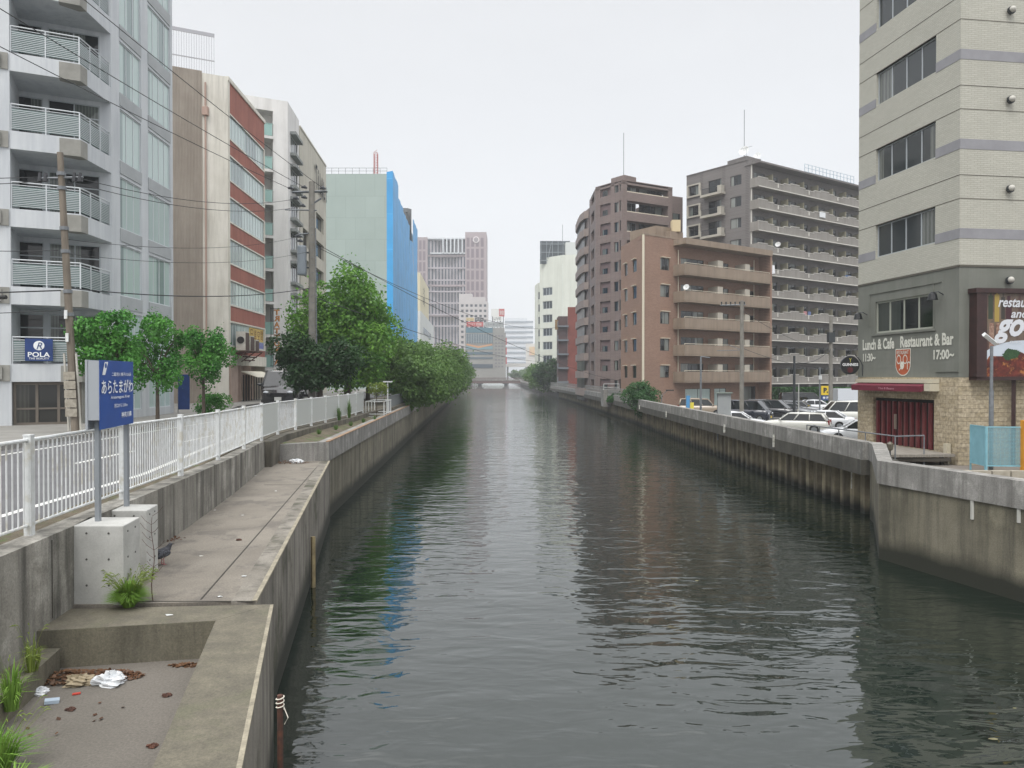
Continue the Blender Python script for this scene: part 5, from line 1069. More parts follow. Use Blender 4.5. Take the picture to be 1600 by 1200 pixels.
# ================================================================ vegetation
def leaf_mat(name, c1, c2, c3=None):
    m = bpy.data.materials.new(name); m.use_nodes = True; t = m.node_tree; t.nodes.clear(); o = N(t, 'ShaderNodeOutputMaterial')
    g = N(t, 'ShaderNodeNewGeometry'); x = N(t, 'ShaderNodeMix', data_type='RGBA'); t.links.new(g.outputs['Random Per Island'], x.inputs[0]); x.inputs[6].default_value = hx(c1); x.inputs[7].default_value = hx(c2)
    n = N(t, 'ShaderNodeTexNoise'); n.inputs['Scale'].default_value = .9; n.inputs['Detail'].default_value = 2; t.links.new(g.outputs['Position'], n.inputs[0])
    r = N(t, 'ShaderNodeMapRange'); t.links.new(n.outputs[0], r.inputs[0]); r.inputs[1].default_value = .4; r.inputs[2].default_value = .62; r.inputs[4].default_value = .55
    y = N(t, 'ShaderNodeMix', data_type='RGBA'); t.links.new(r.outputs[0], y.inputs[0]); t.links.new(x.outputs[2], y.inputs[6]); y.inputs[7].default_value = hx(c3 or c2)
    d = N(t, 'ShaderNodeBsdfDiffuse'); tr_ = N(t, 'ShaderNodeBsdfTranslucent'); gl = N(t, 'ShaderNodeBsdfGlossy'); gl.inputs['Roughness'].default_value = .45; gl.inputs['Color'].default_value = (.5, .5, .5, 1)
    for s in (d, tr_): t.links.new(y.outputs[2], s.inputs['Color'])
    a = N(t, 'ShaderNodeMixShader'); a.inputs[0].default_value = .3; t.links.new(d.outputs[0], a.inputs[1]); t.links.new(tr_.outputs[0], a.inputs[2])
    b = N(t, 'ShaderNodeMixShader'); b.inputs[0].default_value = .04; t.links.new(a.outputs[0], b.inputs[1]); t.links.new(gl.outputs[0], b.inputs[2]); t.links.new(b.outputs[0], o.inputs[0]); return m
lf_bright = leaf_mat('leaves_bright', '#5f8f33', '#41702a', '#79a53f'); lf_dark = leaf_mat('leaves_dark', '#31502d', '#243d24', '#3f5f33')
lf_mid = leaf_mat('leaves_mid', '#5a7c3c', '#456233', '#6b8c44'); lf_street = leaf_mat('leaves_street', '#4f8f3a', '#2f6529', '#69a548'); lf_yel = leaf_mat('leaves_yellow', '#8a9a4a', '#6d8038')
lf_hedge = leaf_mat('leaves_hedge', '#3d6a33', '#2c5227')
bark = mat('bark', '#5a4f44', '#463d35', sc=6, bump=.01, bsc=20)
def leaves(rng_, cen, rad, n, size, lobes, lobe_r=.36, m=None, flat=0.0, shell=.75, droop=0):
    """many leaf-sized faces spread over irregular lobes filling an ellipsoid; returns (verts, faces)"""
    L = []
    for _ in range(lobes):
        d = rng_.normal(size=3); d /= np.linalg.norm(d); k = shell*rng_.random()**.45
        L.append((np.array([d[0]*k, d[1]*k, d[2]*k]), lobe_r*(.6+.75*rng_.random())))
    wts = np.array([l[1]**2 for l in L]); wts /= wts.sum(); idx = rng_.choice(len(L), n, p=wts)
    C = np.array([L[i][0] for i in idx]); Rr = np.array([L[i][1] for i in idx])
    d = rng_.normal(size=(n, 3)); d[:, 2] += .25; d /= np.linalg.norm(d, axis=1)[:, None]
    rr = (.55+.5*rng_.random(n)**.6)*Rr; P = (C+d*rr[:, None])
    st_ = rng_.random(n) < .07; P = np.where(st_[:, None], P*(1.02+.16*rng_.random(n))[:, None], P); P = P*np.array(rad)+np.array(cen)
    nrm = d*.7+rng_.normal(size=(n, 3))*.55; nrm[:, 2] += .35; nrm /= np.linalg.norm(nrm, axis=1)[:, None]
    up = rng_.normal(size=(n, 3)); a = np.cross(nrm, up); a /= np.linalg.norm(a, axis=1)[:, None]; b = np.cross(nrm, a)
    s = size*(.55+.8*rng_.random(n)); s1 = s[:, None]*a*.5; s2 = s[:, None]*b*.32
    V = np.stack([P-s1, P+s2, P+s1, P-s2], 1).reshape(-1, 3)
    F_ = np.arange(4*n).reshape(n, 4)
    return V, F_
def np_mesh(name, V, F_, m):
    me = bpy.data.meshes.new(name); me.vertices.add(len(V)); me.vertices.foreach_set('co', np.ascontiguousarray(V, dtype=np.float32).ravel())
    k = F_.shape[1]; me.loops.add(F_.size); me.loops.foreach_set('vertex_index', F_.ravel().astype(np.int32)); me.polygons.add(len(F_))
    me.polygons.foreach_set('loop_start', np.arange(0, F_.size, k, dtype=np.int32)); me.polygons.foreach_set('loop_total', np.full(len(F_), k, dtype=np.int32))
    me.materials.append(m); me.update(calc_edges=True); me.validate(); return me
def tree(label, x, y, z0, cz, rad, n, size, m, seed, lobes=40, trunk=.18, cat='tree', name='broadleaf_tree', group=None, cxy=(0, 0), lean=0, lobe_r=.36, shell=.78):
    t = thing(name, label, cat, (x, y, z0), group); rg = np.random.default_rng(seed)
    V, F_ = leaves(rg, (cxy[0], cxy[1], cz-z0), rad, n, size, lobes, lobe_r, shell=shell)
    o = bpy.data.objects.new('crown', np_mesh('crown', V, F_, m)); COL.objects.link(o); o.parent = t
    b = MB(); hgt = cz-z0; top = Vector((cxy[0]*.5, cxy[1]*.5, hgt-rad[2]*.35))
    b.tube([(0, 0, -.15), (lean*.4, 0, top.z*.5), tuple(top)], [trunk, trunk*.8, trunk*.6], 8)
    for k in range(7):
        a = 2*math.pi*k/7+rg.random(); e_ = Vector((cxy[0]+math.cos(a)*rad[0]*.62, cxy[1]+math.sin(a)*rad[1]*.62, hgt+rad[2]*(-.25+.8*rg.random())))
        s_ = top*(.75+.2*rg.random()); mid = (s_+e_)/2+Vector((0, 0, rad[2]*.12)); b.tube([tuple(s_), tuple(mid), tuple(e_)], [trunk*.5, trunk*.32, trunk*.12], 6)
    o = bpy.data.objects.new('trunk', b.mesh('trunk', bark)); COL.objects.link(o); o.parent = t; return t
P3 = lambda px, D: (px-800)/FPX*D
for i, (px, D, cz, rr, lab) in enumerate(((166, 27.5, 3.15, (1.4, 1.2, 1.2), 'small bright green street tree nearest the leaning wooden pole'), (246, 31, 2.75, (1.3, 1.25, 1.5), 'small bright green street tree, middle one of three on the pavement'), (318, 35.5, 2.9, (1.25, 1.2, 1.5), 'small bright green street tree in front of the brown corrugated wall'))):
    tree(lab, P3(px, D), D, .13, cz+.15, rr, 7500, .13, lf_street, 11+i, 30, .09, name='street_tree', group='small trees along the pavement', lobe_r=.3, shell=.95)
tree('large bright green tree in front of the grey green block', P3(543, 56), 56, -.06, 5.3, (4.1, 3.6, 4.4), 34000, .25, lf_bright, 21, 110, .3, lobe_r=.27, shell=.9)
tree('dark green spreading tree around the tall concrete pole', P3(500, 43.2), 43.2, -.1, 3.0, (2.75, 1.5, 1.95), 13000, .2, lf_dark, 23, 44, .2, lobe_r=.3, shell=.85)
far_l = [(62, -9.2, 2.1, 3.4), (67, -12.5, 3.2, 3.4), (73, -9.4, 2.3, 3.6), (82, -10.2, 2.6, 4.2), (93, -10.4, 2.9, 4.4), (106, -11.0, 2.9, 4.6), (120, -11.6, 3.0, 4.8), (138, -12.4, 3.0, 5.2), (158, -13.6, 3.4, 5.4), (185, -15.6, 3.4, 5.8), (215, -18.0, 3.6, 6.4), (250, -20.0, 3.8, 7.0), (300, -24, 4.0, 8.0), (360, -27, 4.6, 8.5)]
ordn = ['first', 'second', 'third', 'fourth', 'fifth', 'sixth', 'seventh', 'eighth', 'ninth', 'tenth', 'eleventh', 'twelfth', 'thirteenth', 'farthest']
for i, (D, x, cz, r) in enumerate(far_l):
    tree('mid green tree leaning over the left river wall, %s in the row' % ordn[i], x-.4, D, -.2, cz, (r, r*1.15, r*.82 if D < 150 else r*.62), 13000 if D < 90 else (8000 if D < 160 else 4500), .26 if D < 90 else (.34 if D < 160 else .6), lf_mid, 40+i, 40, .22, group='trees leaning over the left river wall', cxy=(1.0, 0), lobe_r=.3, shell=.85)
for i, (D, x, cz, r, lab) in enumerate(((196, 9.8, 2.6, 5.2, 'green tree over the right flood wall before the brick block'), (212, 8.4, 2.0, 5.2, 'green tree leaning over the right bank, middle of the far clump'), (236, 7.6, 1.6, 5.4, 'green tree at the far end of the right bank clump'), (222, 12.5, 2.6, 5.5, 'green tree standing at the foot of the white office'))):
    tree(lab, x+.6, D, -.8, cz, (r, r, r*.85), 7000, .5, lf_mid if i else lf_dark, 70+i, 34, .25, group='trees on the far right bank', lobe_r=.3, shell=.85)
tree('round dark green bush behind the flood wall by the brown building', 13.9, 79, ZR, -.2, (2.15, 1.9, 1.95), 9000, .2, lf_hedge, 81, 40, .12, cat='bush', name='round_bush')
tree('low palm like shrub by the pump house', 12.9+.6, 96, ZR, -.8, (1.4, 1.2, 1.0), 2500, .3, lf_hedge, 82, 16, .1, cat='shrub', name='leafy_shrub')
for i, (x, D, cz, r, lab) in enumerate(((-22, 452, 1.5, 6.5, 'hazy tree beyond the bridge in front of the glazed office, left one'), (-15, 450, 2.0, 6.0, 'hazy tree beyond the bridge in front of the glazed office, right one'), (3, 470, 3, 5.5, 'hazy tree beyond the right end of the bridge'), (9, 500, 4, 6.5, 'hazy tree under the elevated road'))):
    tree(lab, x, D, -1, cz, (r, r, r*.6), 2500, .8, lf_mid, 90+i, 22, .3, group='hazy trees beyond the bridge')
tree('low green shrub on the pavement at the foot of the third street tree', P3(330, 37), 37, .13, .75, (1.1, .7, .6), 1800, .12, lf_street, 88, 16, .03, cat='shrub', name='leafy_shrub')
# hedge
hd = thing('hedge', 'clipped green hedge under the grey block at the back of the car park', 'hedge', (36, 100, ZR)); rg = np.random.default_rng(7)
n = 14000; P = np.stack([rg.random(n)*15-5.5, -rg.random(n)**3*.4+rg.random(n)*.06, .35+rg.random(n)*2.25], 1); top = rg.random(n) < .2; P[top, 2] = 2.5+rg.random(top.sum())*.12; P[top, 1] = rg.random(top.sum())*1.2
u_ = rg.normal(size=(n, 3)); u_ /= np.linalg.norm(u_, axis=1)[:, None]; w2_ = np.cross(u_, rg.normal(size=(n, 3))); w2_ /= np.linalg.norm(w2_, axis=1)[:, None]
V = np.stack([P-u_*.13, P+w2_*.09, P+u_*.13, P-w2_*.09], 1).reshape(-1, 3); o = bpy.data.objects.new('hedge_leaves', np_mesh('hedge_leaves', V, np.arange(4*n).reshape(n, 4), lf_hedge)); COL.objects.link(o); o.parent = hd
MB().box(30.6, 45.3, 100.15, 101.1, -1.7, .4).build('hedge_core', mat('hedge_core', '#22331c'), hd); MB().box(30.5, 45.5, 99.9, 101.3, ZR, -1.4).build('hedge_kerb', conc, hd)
# sapling in a rail enclosure
sp_ = tree('yellow green sapling inside the white rail enclosure', -8.35, 46.2, -.3, 1.25, (.75, .7, .6), 1500, .1, lf_yel, 99, 14, .03, name='sapling')
en = thing('rail_enclosure', 'low white rail enclosure around the yellow green sapling', 'railing', (-8.2, 47, -.35)); pe = [(-8.85, 45.2), (-7.75, 45.3), (-7.85, 48.6), (-8.9, 48.5)]
for i in range(4):
    a, c_ = pe[i], pe[(i+1) % 4]; F = Fr(*a, c_[0]-a[0], c_[1]-a[1]); L = math.dist(a, c_); m = MB(); m.fb(F, 0, L, -.02, .02, .55, .6); m.fb(F, 0, L, -.02, .02, -.2, -.16); k_ = max(1, int(L/1.1))
    for k in range(k_): m.fb(F, L*k/k_, L*k/k_+.05, -.025, .025, -.6, .57)
    m.build('rail', whitep, en)
MB().box(-8.7, -8.35, 45.05, 45.15, -.75, -.3).build('base_block', conc_new, en)
lp = thing('park_lamp', 'slim white park lamp behind the sapling enclosure', 'lamp', (-8.3, 50, -.2)); MB().tube([(-8.3, 50, -.3), (-8.3, 50, 1.7)], .04, 8).build('pole', whitep, lp); MB().box(-8.6, -8.0, 49.9, 50.1, 1.7, 1.78).build('lamp_head', whitep, lp)
bfz = thing('bank_railing', 'dark low railing on the left bank beyond the sapling', 'railing', (-8.4, 50, -.2)); F = Fr(-8.35, 50, -.75, 14); m = MB(); m.fb(F, 0, 14, -.02, .02, .7, .75)
for k in range(60): m.fb(F, k*.23, k*.23+.03, -.015, .015, -.3, .7)
m.build('rails', mat('rail_grey', '#6f7476'), bfz)

# ================================================================ vehicles
glass_car = mat('car_glass', '#0f1417', rough=.05, spec=.8); tyre_m = black; rim_m = mat('rim_silver', '#8f9396', rough=.35, metal=.6)
lens = mat('lens_clear', '#c8ccd0', rough=.15); tail = mat('tail_red', '#7d1a18', rough=.2); plate_w = mat('plate_white_car', '#d6d6d0'); plate_y = mat('plate_yellow', '#d2b52e')
def loft(m, secs):
    """secs = list of rings (same point count)"""
    i0 = len(m.v); n = len(secs[0])
    for s in secs: m.v += s
    for k in range(len(secs)-1):
        for j in range(n-1): m.f.append((i0+k*n+j, i0+k*n+j+1, i0+(k+1)*n+j+1, i0+(k+1)*n+j))
    m.f.append(tuple(range(i0, i0+n))); m.f.append(tuple(range(i0+(len(secs)-1)*n, i0+len(secs)*n))[::-1]); return m
SPEC = {  # length, width, hood z, belt z, roof z, greenhouse x at belt (rear, front), at roof (rear, front)
 'sedan': (4.7, 1.76, .86, .95, 1.44, (-1.75, 1.05), (-1.05, .35), .98),
 'wagon': (4.7, 1.76, .86, .95, 1.47, (-2.2, 1.05), (-1.85, .4), .95),
 'suv': (4.8, 1.88, 1.12, 1.18, 1.85, (-2.3, 1.15), (-2.1, .55), 1.15),
 'van': (4.6, 1.72, 1.05, 1.12, 1.92, (-2.25, 1.95), (-2.15, 1.25), 1.12),
 'minivan': (4.7, 1.75, 1.02, 1.1, 1.86, (-2.3, 1.6), (-2.15, .75), 1.08)}
def car(kind, paint, label, x, y, rz, z=ZR, yellow=False, cat='car', name='parked_car', scale=1.0):
    L, W, hz, bz, rzf, gb, gr, tz = SPEC[kind]; t = thing(name, label, cat, (x, y, z), 'cars in the riverside car park' if z == ZR else None, R(rz)); t.scale = (scale,)*3
    h = W/2
    def ring(xx, top, wf): return [(xx, -h*wf*.9, .22), (xx, -h*wf, .42), (xx, -h*wf, top*.72), (xx, -h*wf*.95, top-.05), (xx, -h*wf*.82, top), (xx, 0, top+.03), (xx, h*wf*.82, top), (xx, h*wf*.95, top-.05), (xx, h*wf, top*.72), (xx, h*wf, .42), (xx, h*wf*.9, .22)]
    f, b_ = L/2, -L/2
    secs = [ring(b_, tz*.8, .86), ring(b_+.07, tz*.95, .95), ring(min(b_+.5, gb[0]+.02), tz, 1), ring(gb[0]+.1, bz, 1), ring(0, bz, 1), ring(gb[1]-.05, bz-.01, 1), ring(gb[1]+(f-gb[1])*.5, hz, .98), ring(f-.22, hz-.1, .93), ring(f-.05, hz*.78, .86), ring(f, hz*.6, .82)]
    if kind in ('van', 'minivan'): secs[6:] = [ring(gb[1]+.1, hz, .97), ring(f-.1, hz-.1, .94), ring(f, hz*.7, .88)]
    m = MB(); loft(m, secs)
    # roof skin and pillars
    wr = h*.78; wbt = h*.93; rt = MB()
    loft(rt, [[(gr[0]-.03, -wr, rzf-.07), (gr[0], -wr*.9, rzf-.01), (gr[0], 0, rzf+.01), (gr[0], wr*.9, rzf-.01), (gr[0]-.03, wr, rzf-.07)], [((gr[0]+gr[1])/2, -wr*1.02, rzf-.03), ((gr[0]+gr[1])/2, -wr*.9, rzf+.03), ((gr[0]+gr[1])/2, 0, rzf+.05), ((gr[0]+gr[1])/2, wr*.9, rzf+.03), ((gr[0]+gr[1])/2, wr*1.02, rzf-.03)], [(gr[1]+.03, -wr, rzf-.08), (gr[1], -wr*.9, rzf-.03), (gr[1], 0, rzf-.01), (gr[1], wr*.9, rzf-.03), (gr[1]+.03, wr, rzf-.08)]])
    m.v += [v for v in rt.v]; o0 = len(m.v)-len(rt.v); m.f += [tuple(i+o0 for i in f_) for f_ in rt.f]
    for s in (-1, 1):
        m.tube([(gb[1], s*wbt, bz-.03), (gr[1], s*wr, rzf-.05)], .045, 5); m.tube([(gb[0], s*wbt, bz-.03), (gr[0], s*wr, rzf-.05)], .07, 5)
        fr_ = [.5] if kind in ('sedan',) else [.36, .68]
        for q in fr_: m.tube([(gb[0]+(gb[1]-gb[0])*q, s*wbt*.995, bz-.02), (gr[0]+(gr[1]-gr[0])*q, s*wr*1.01, rzf-.05)], .04, 4)
        m.tube([(gr[0], s*wr, rzf-.05), (gr[1], s*wr, rzf-.06)], .04, 4)
    bo = m.mesh('body', paint); bo.polygons.foreach_set('use_smooth', [len(p.vertices) == 4 for p in bo.polygons])
    def put(me, nm, par=t, loc=(0, 0, 0)):
        o = bpy.data.objects.new(nm, me); COL.objects.link(o); o.parent = par; o.location = loc; return o
    put(bo, 'body')
    g = MB(); e_ = .02; wg, wgr = wbt-.02, wr-.01
    g.hexa([(gb[0]-e_, -wg, bz-.04), (gb[1]+e_, -wg, bz-.04), (gb[1]+e_, wg, bz-.04), (gb[0]-e_, wg, bz-.04)], [(gr[0]-e_, -wgr, rzf-.07), (gr[1]+e_, -wgr, rzf-.07), (gr[1]+e_, wgr, rzf-.07), (gr[0]-e_, wgr, rzf-.07)])
    put(g.mesh('window_glass', glass_car), 'window_glass')
    wh_r = .31 if kind != 'suv' else .36
    for sx in (-1, 1):
        for s in (-1, 1):
            xx = sx*L*.29 if kind != 'van' else (L*.33 if sx > 0 else -L*.28)
            w_ = MB().disc((0, 0, 0), (0, 1, 0), wh_r, .22, 22).mesh('tyre', tyre_m); tw = put(w_, 'wheel', t, (xx, s*(h-.1), wh_r))
            put(MB().disc((0, s*.113, 0), (0, 1, 0), wh_r*.64, .012, 16).mesh('rim', rim_m), 'rim', tw)
            put(MB().disc((0, -s*.002, .02), (0, 1, 0), wh_r*1.06, .208, 22).mesh('wheel_arch', black), 'wheel_arch', tw)
    for s in (-1, 1):
        put(MB().ell((f-.1, s*h*.66, hz*.74), (.1, .2, .09), 10, 6).mesh('headlight', lens, True), 'headlight')
        put(MB().box(b_+.01-.03, b_+.12, s*h*.8-.12, s*h*.8+.1, tz*.72 if kind in ('sedan',) else tz*.7, tz*.72+(.14 if kind == 'sedan' else .3)).mesh('tail_light', tail), 'tail_light')
        put(MB().ell((gb[1]-.15, s*(h+.1), bz+.06), (.06, .11, .08), 8, 6).mesh('side_mirror', paint, True), 'side_mirror')
    put(MB().box(f-.02, f+.02, -.17, .17, .38, .55).mesh('number_plate', plate_y if yellow else plate_w), 'number_plate')
    put(MB().box(f-.06, f+.008, -h*.45, h*.45, hz*.56, hz*.72).mesh('grille', black), 'grille')
    put(MB().box(b_-.02, b_+.02, -.17, .17, .6, .77).mesh('number_plate', plate_y if yellow else plate_w), 'number_plate')
    put(MB().box(b_-.01, b_+.1, -h*.8, h*.8, .26, .4).mesh('bumper', black), 'bumper')
    return t
pw = mat('paint_white', '#d3d6d9', rough=.25, coat=.6); pc = mat('paint_cream_white', '#cfcfc8', rough=.25, coat=.6); pk = mat('paint_black', '#1a1c20', rough=.2, coat=.8); pnv = mat('paint_dark_blue', '#1e2330', rough=.2, coat=.8)
pbg = mat('paint_beige', '#948675', rough=.3, coat=.6); psv = mat('paint_grey', '#5d6166', rough=.3, coat=.6)
Pc = lambda px, D: P3(px, D)
car('wagon', pc, 'cream white station wagon parked beside the flood wall', Pc(1243, 54.5), 54.5, 152)
car('sedan', pw, 'white saloon parked just behind the cream white station wagon', Pc(1293, 57.5), 58.5, 150)
car('van', pc, 'white high roofed van half hidden by the restaurant building', Pc(1332, 63), 63.5, 172, scale=1.05)
car('sedan', pw, 'white car seen under the handrail at the restaurant corner', Pc(1352, 45.5), 46, 160)
car('van', pnv, 'dark blue boxy van with a yellow number plate', Pc(1168, 68), 68.5, -35, yellow=True)
car('minivan', pk, 'black people carrier beside the dark blue boxy van', Pc(1212, 71), 72, -35)
car('sedan', psv, 'dark grey saloon between the black people carrier and the van', Pc(1240, 74), 75, -35)
car('wagon', psv, 'grey hatchback with a bright windscreen behind the white saloon', Pc(1258, 78), 79.5, -32)
car('sedan', pw, 'small white car showing only its roof in front of the hedge', Pc(1276, 83), 85, 175)
car('sedan', pw, 'white car with its bonnet by the grey notice board', Pc(1158, 55.5), 56.5, -22)
car('suv', pbg, 'beige off road car under the brown building balconies', Pc(1099, 75.5), 76, -12)
car('van', pk, 'long black van parked right against the hedge', Pc(1262, 90), 92, -8, scale=1.1)
tk = thing('box_truck', 'white box lorry parked beyond the black van', 'lorry', (41, 94, ZR)); gx = Pc(1304, 94)
MB().box(gx, gx+6, 93, 95.2, -1.1, .55).build('cargo_box', mat('box_panel', '#c4c9cf', rough=.4), tk); MB().box(gx+6.1, gx+7.8, 93.1, 95.1, -1.4, .3).build('cab', pw, tk)
for k in (1, 5, 7): MB().disc((gx+k, 93.2, ZR+.4), (0, 1, 0), .4, .25, 18).build('wheel', black, tk)
MB().box(gx, gx+7.5, 93.3, 94.9, -1.35, -1.12).build('chassis', dsteel, tk)
# black coach-like truck on the left street
bt = car('van', pk, 'large black van with a wide windscreen on the left street', P3(430, 50)-.2, 52.5, -80, z=0, name='black_van', cat='van', scale=1.32)
bt2 = car('minivan', pk, 'black vehicle half hidden behind the dark tree trunk', P3(476, 58), 59, -80, z=0, name='black_van', cat='van', scale=1.0)

# ================================================================ street things, right
def simple_pole(name, label, cat, px, D, topy, r, z0=ZR, m=None, grp=None):
    x = P3(px, D); zt_ = CZ+(588-topy)/FPX*D; t = thing(name, label, cat, (x, D, z0), grp); MB().tube([(x, D, z0-.05), (x, D, zt_)], r, 10, r*.75).build('pole', m or steel, t); return t, x, zt_
cpole = mat('pole_concrete', '#85827b', '#75726b', sc=2, streak=('#5b5852', 3, .4))
t, x, z = simple_pole('utility_pole', 'tall grey concrete utility pole in front of the brown balconies', 'utility pole', 1159, 66, 470, .2, m=cpole)
m = MB(); m.tube([(x-1.9, 66, z-.4), (x+.3, 66, z-.35)], .06, 5); m.build('crossarm', steel, t)
for k in range(6): MB().tube([(x-1.8+k*.4, 66, z-.35), (x-1.8+k*.4, 66, z-.1)], [.05, .07], 8).build('insulator', dsteel, t)
MB().tube([(x-.1, 66, z-4.3), (x-1.4, 66, z-3.8)], .03, 5).tube([(x-.2, 66, z-4.35), (x-2.2, 66, z-4.4)], .03, 5).build('street_lamp_arm', steel, t)
t, x, z = simple_pole('lighting_pole', 'slim grey pole rising from behind the flood wall by the beige car', 'pole', 1095, 57, 557, .09)
m = MB(); m.tube([(x, 57, z), (x+.7, 57, z-.1)], .04, 6); m.build('arm', steel, t)
t, x, z = simple_pole('lamp_pole', 'dark slim lamp pole in the middle of the car park', 'pole', 1241, 66, 556, .13, m=dsteel)
t, x, z = simple_pole('thin_post', 'thin pale post right of the dark lamp pole', 'post', 1248, 66, 600, .06, m=mat('post_pale', '#a9aaa6'))
t, x, z = simple_pole('utility_pole', 'grey concrete pole near the yellow sign', 'utility pole', 1298, 76, 495, .22, m=cpole)
MB().box(x-.3, x+.3, 75.7, 76.3, z-2.6, z-1.6).build('junction_box', dsteel, t)
t, x, z = simple_pole('thin_post', 'thin grey post left of the yellow sign', 'post', 1281, 74, 574, .08); MB().box(x-.12, x+.12, 73.8, 74, z-1.2, z-.8).build('lamp_head', whitep, t)
nb = thing('notice_board', 'grey backed notice board with a flat roof behind the flood wall', 'notice board', (P3(1131, 48), 48, ZR))
xa, xb = P3(1121, 48), P3(1142, 48); MB().box(xa, xb, 47.95, 48.05, -.6, 1.0).build('panel', mat('panel_grey', '#9fa3a4', '#94989a', sc=1), nb); MB().box(xa-.06, xb+.06, 47.8, 48.25, 1.0, 1.08).build('roof', mat('roof_greygreen', '#7d8680'), nb)
MB().box(xa, xa+.07, 47.96, 48.06, ZR, 1.0).box(xb-.07, xb, 47.96, 48.3, ZR, 1.0).build('post', steel, nb)
ys = thing('parking_sign', 'yellow car park sign with a dark circled P over a blue panel', 'sign', (P3(1290, 86), 86, ZR)); xa, xb = P3(1283.5, 86), P3(1297, 86)
MB().box(xa, xb, 86, 86.08, -.05, 1.0).build('panel', mat('sign_yellow2', '#d1b42c'), ys); MB().box(xa, xb, 86, 86.08, -.65, -.1).build('lower_panel', navy, ys); MB().box((xa+xb)/2-.05, (xa+xb)/2+.05, 86.1, 86.2, ZR, 1.0).build('post', steel, ys)
Fy_ = Fr((xa+xb)/2, 86, 1, 0); text(Fy_, 0, .5, .03, 'P.', mat('sign_dark', '#2a2a2a'), ys, h_=.6, bold=.05); text(Fy_, 0, -.37, .03, '空 満', txw, ys, h_=.3, bold=.03)
for i, (px, D, c1) in enumerate(((1072, 66, '#4f8fc0'), (1078, 66, '#d8c84a'))):
    x = P3(px, D); t = thing('banner_flag', ('blue', 'yellow')[i]+' advertising banner on a thin pole by the round bush', 'banner', (x, D, ZR)); MB().tube([(x, D, ZR), (x, D, .6-.5*i)], .025, 5).build('pole', steel, t); MB().box(x, x+.35, D-.01, D+.01, -1.4, .4-.6*i).build('banner_cloth', mat('cloth'+c1[1:], c1, rough=.8), t)
x = P3(1034, 70); t = thing('street_lamp', 'small lamp on a bracket above the round bush', 'lamp', (x, 70, ZR)); MB().tube([(x, 70, ZR), (x, 70, .3), (x+.5, 70, .75)], .04, 6).build('pole', steel, t); MB().box(x+.4, x+1.1, 69.85, 70.15, .75, .85).build('lamp_head', dsteel, t)

# ================================================================ poles and wires, left
wood = mat('pole_weathered', '#7b7266', '#655d53', sc=3, map=(1, 1, .3), streak=('#4b453d', 4, .5))
p1 = thing('leaning_utility_pole', 'slightly leaning weathered utility pole before the pale apartment block', 'utility pole', (P3(118, 26.2), 26.2, .13))
xb_, xt = P3(118, 26.2), P3(96, 26.2); m = MB(); m.tube([(xb_, 26.2, 0), (xt, 26.2, 9.9)], .14, 12, .1); m.build('pole', wood, p1)
pxz = lambda z: xb_+(xt-xb_)*z/9.9
m = MB(); 
for z in (9.1, 8.6, 7.2, 6.4, 5.0, 4.2): m.tube([(pxz(z), 26.2, z), (pxz(z+.12), 26.2, z+.12)], .145, 12)
m.build('steel_band', steel, p1)
m = MB(); m.tube([(xt-.75, 26.2, 9.0), (xt+.8, 26.2, 9.05)], .04, 5); m.build('crossarm', steel, p1)
for dx in (-.7, -.5, .5, .7): MB().tube([(xt+dx, 26.2, 8.9), (xt+dx, 26.2, 9.2)], [.09, .05], 8).build('insulator', mat('insulator_dark', '#2b2c30', rough=.3), p1)
m = MB(); 
for k in range(5): z = .7+.32*k; m.box(pxz(z)-.2, pxz(z)+.2, 25.98, 26.0, z, z+.28)
m.build('notice_plates', mat('notice_grey', '#a19b8e', '#857f73', sc=6), p1)
MB().tube([(pxz(.3)-.2, 26.15, .2), (pxz(2.9)-.22, 26.15, 2.9)], .035, 6).tube([(pxz(.3)+.22, 26.15, .2), (pxz(2.9)+.2, 26.15, 2.9)], .035, 6).build('cable_guard', mat('guard_pale', '#b5b3aa'), p1)
for k, z in enumerate((3.6, 4.4)): MB().box(pxz(z)-.05, pxz(z)+.05, 26.0, 26.04, z-.3, z).build('number_tag', whitep, p1)
p2 = thing('concrete_utility_pole', 'tall concrete utility pole with crossarms and a grey transformer drum', 'utility pole', (-12, 45, 0))
MB().tube([(-12.0, 45, -.1), (-12.0, 45, 13.75)], .24, 14, .17).build('pole', cpole, p2)
m = MB(); m.tube([(-13.2, 45, 13.15), (-11.1, 45, 13.2)], .055, 4); m.tube([(-13.2, 45.15, 13.15), (-11.1, 45.15, 13.2)], .055, 4); m.tube([(-13.5, 44.6, 12.0), (-11.7, 45, 12.05)], .04, 4); m.tube([(-12.8, 44.9, 10.6), (-11.9, 45, 10.7)], .04, 4); m.tube([(-12, 45, 12.4), (-11.4, 44.9, 12.75)], .06, 5); m.build('crossarm', steel, p2)
ins = mat('insulator_grey', '#43464a', rough=.4)
for (x_, z) in ((-13.2, 13.35), (-12.4, 13.4), (-11.3, 13.35), (-12.9, 12.75), (-12.4, 12.8), (-12.5, 12.3), (-12.75, 10.5), (-12.65, 10.2)): MB().tube([(x_-.2, 44.85, z), (x_, 44.9, z+.03), (x_+.15, 44.9, z-.05)], [.05, .11, .04], 8).build('insulator', ins, p2)
MB().tube([(-12.55, 44.8, 8.15), (-12.55, 44.8, 8.25), (-12.55, 44.8, 9.8), (-12.55, 44.8, 9.9)], [.25, .28, .28, .24], 18).build('transformer', mat('transformer_grey', '#7d858c', rough=.45), p2)
m = MB(); m.tube([(-12.55, 44.8, 8.6), (-12, 45, 8.6)], .05, 5).tube([(-12.55, 44.8, 9.5), (-12, 45, 9.5)], .05, 5); m.build('transformer_bracket', dsteel, p2)
m = MB()
for z in np.arange(2, 12.8, .45): m.tube([(-12.0, 44.78, z), (-11.78+(.0), 44.7, z)], .012, 4)
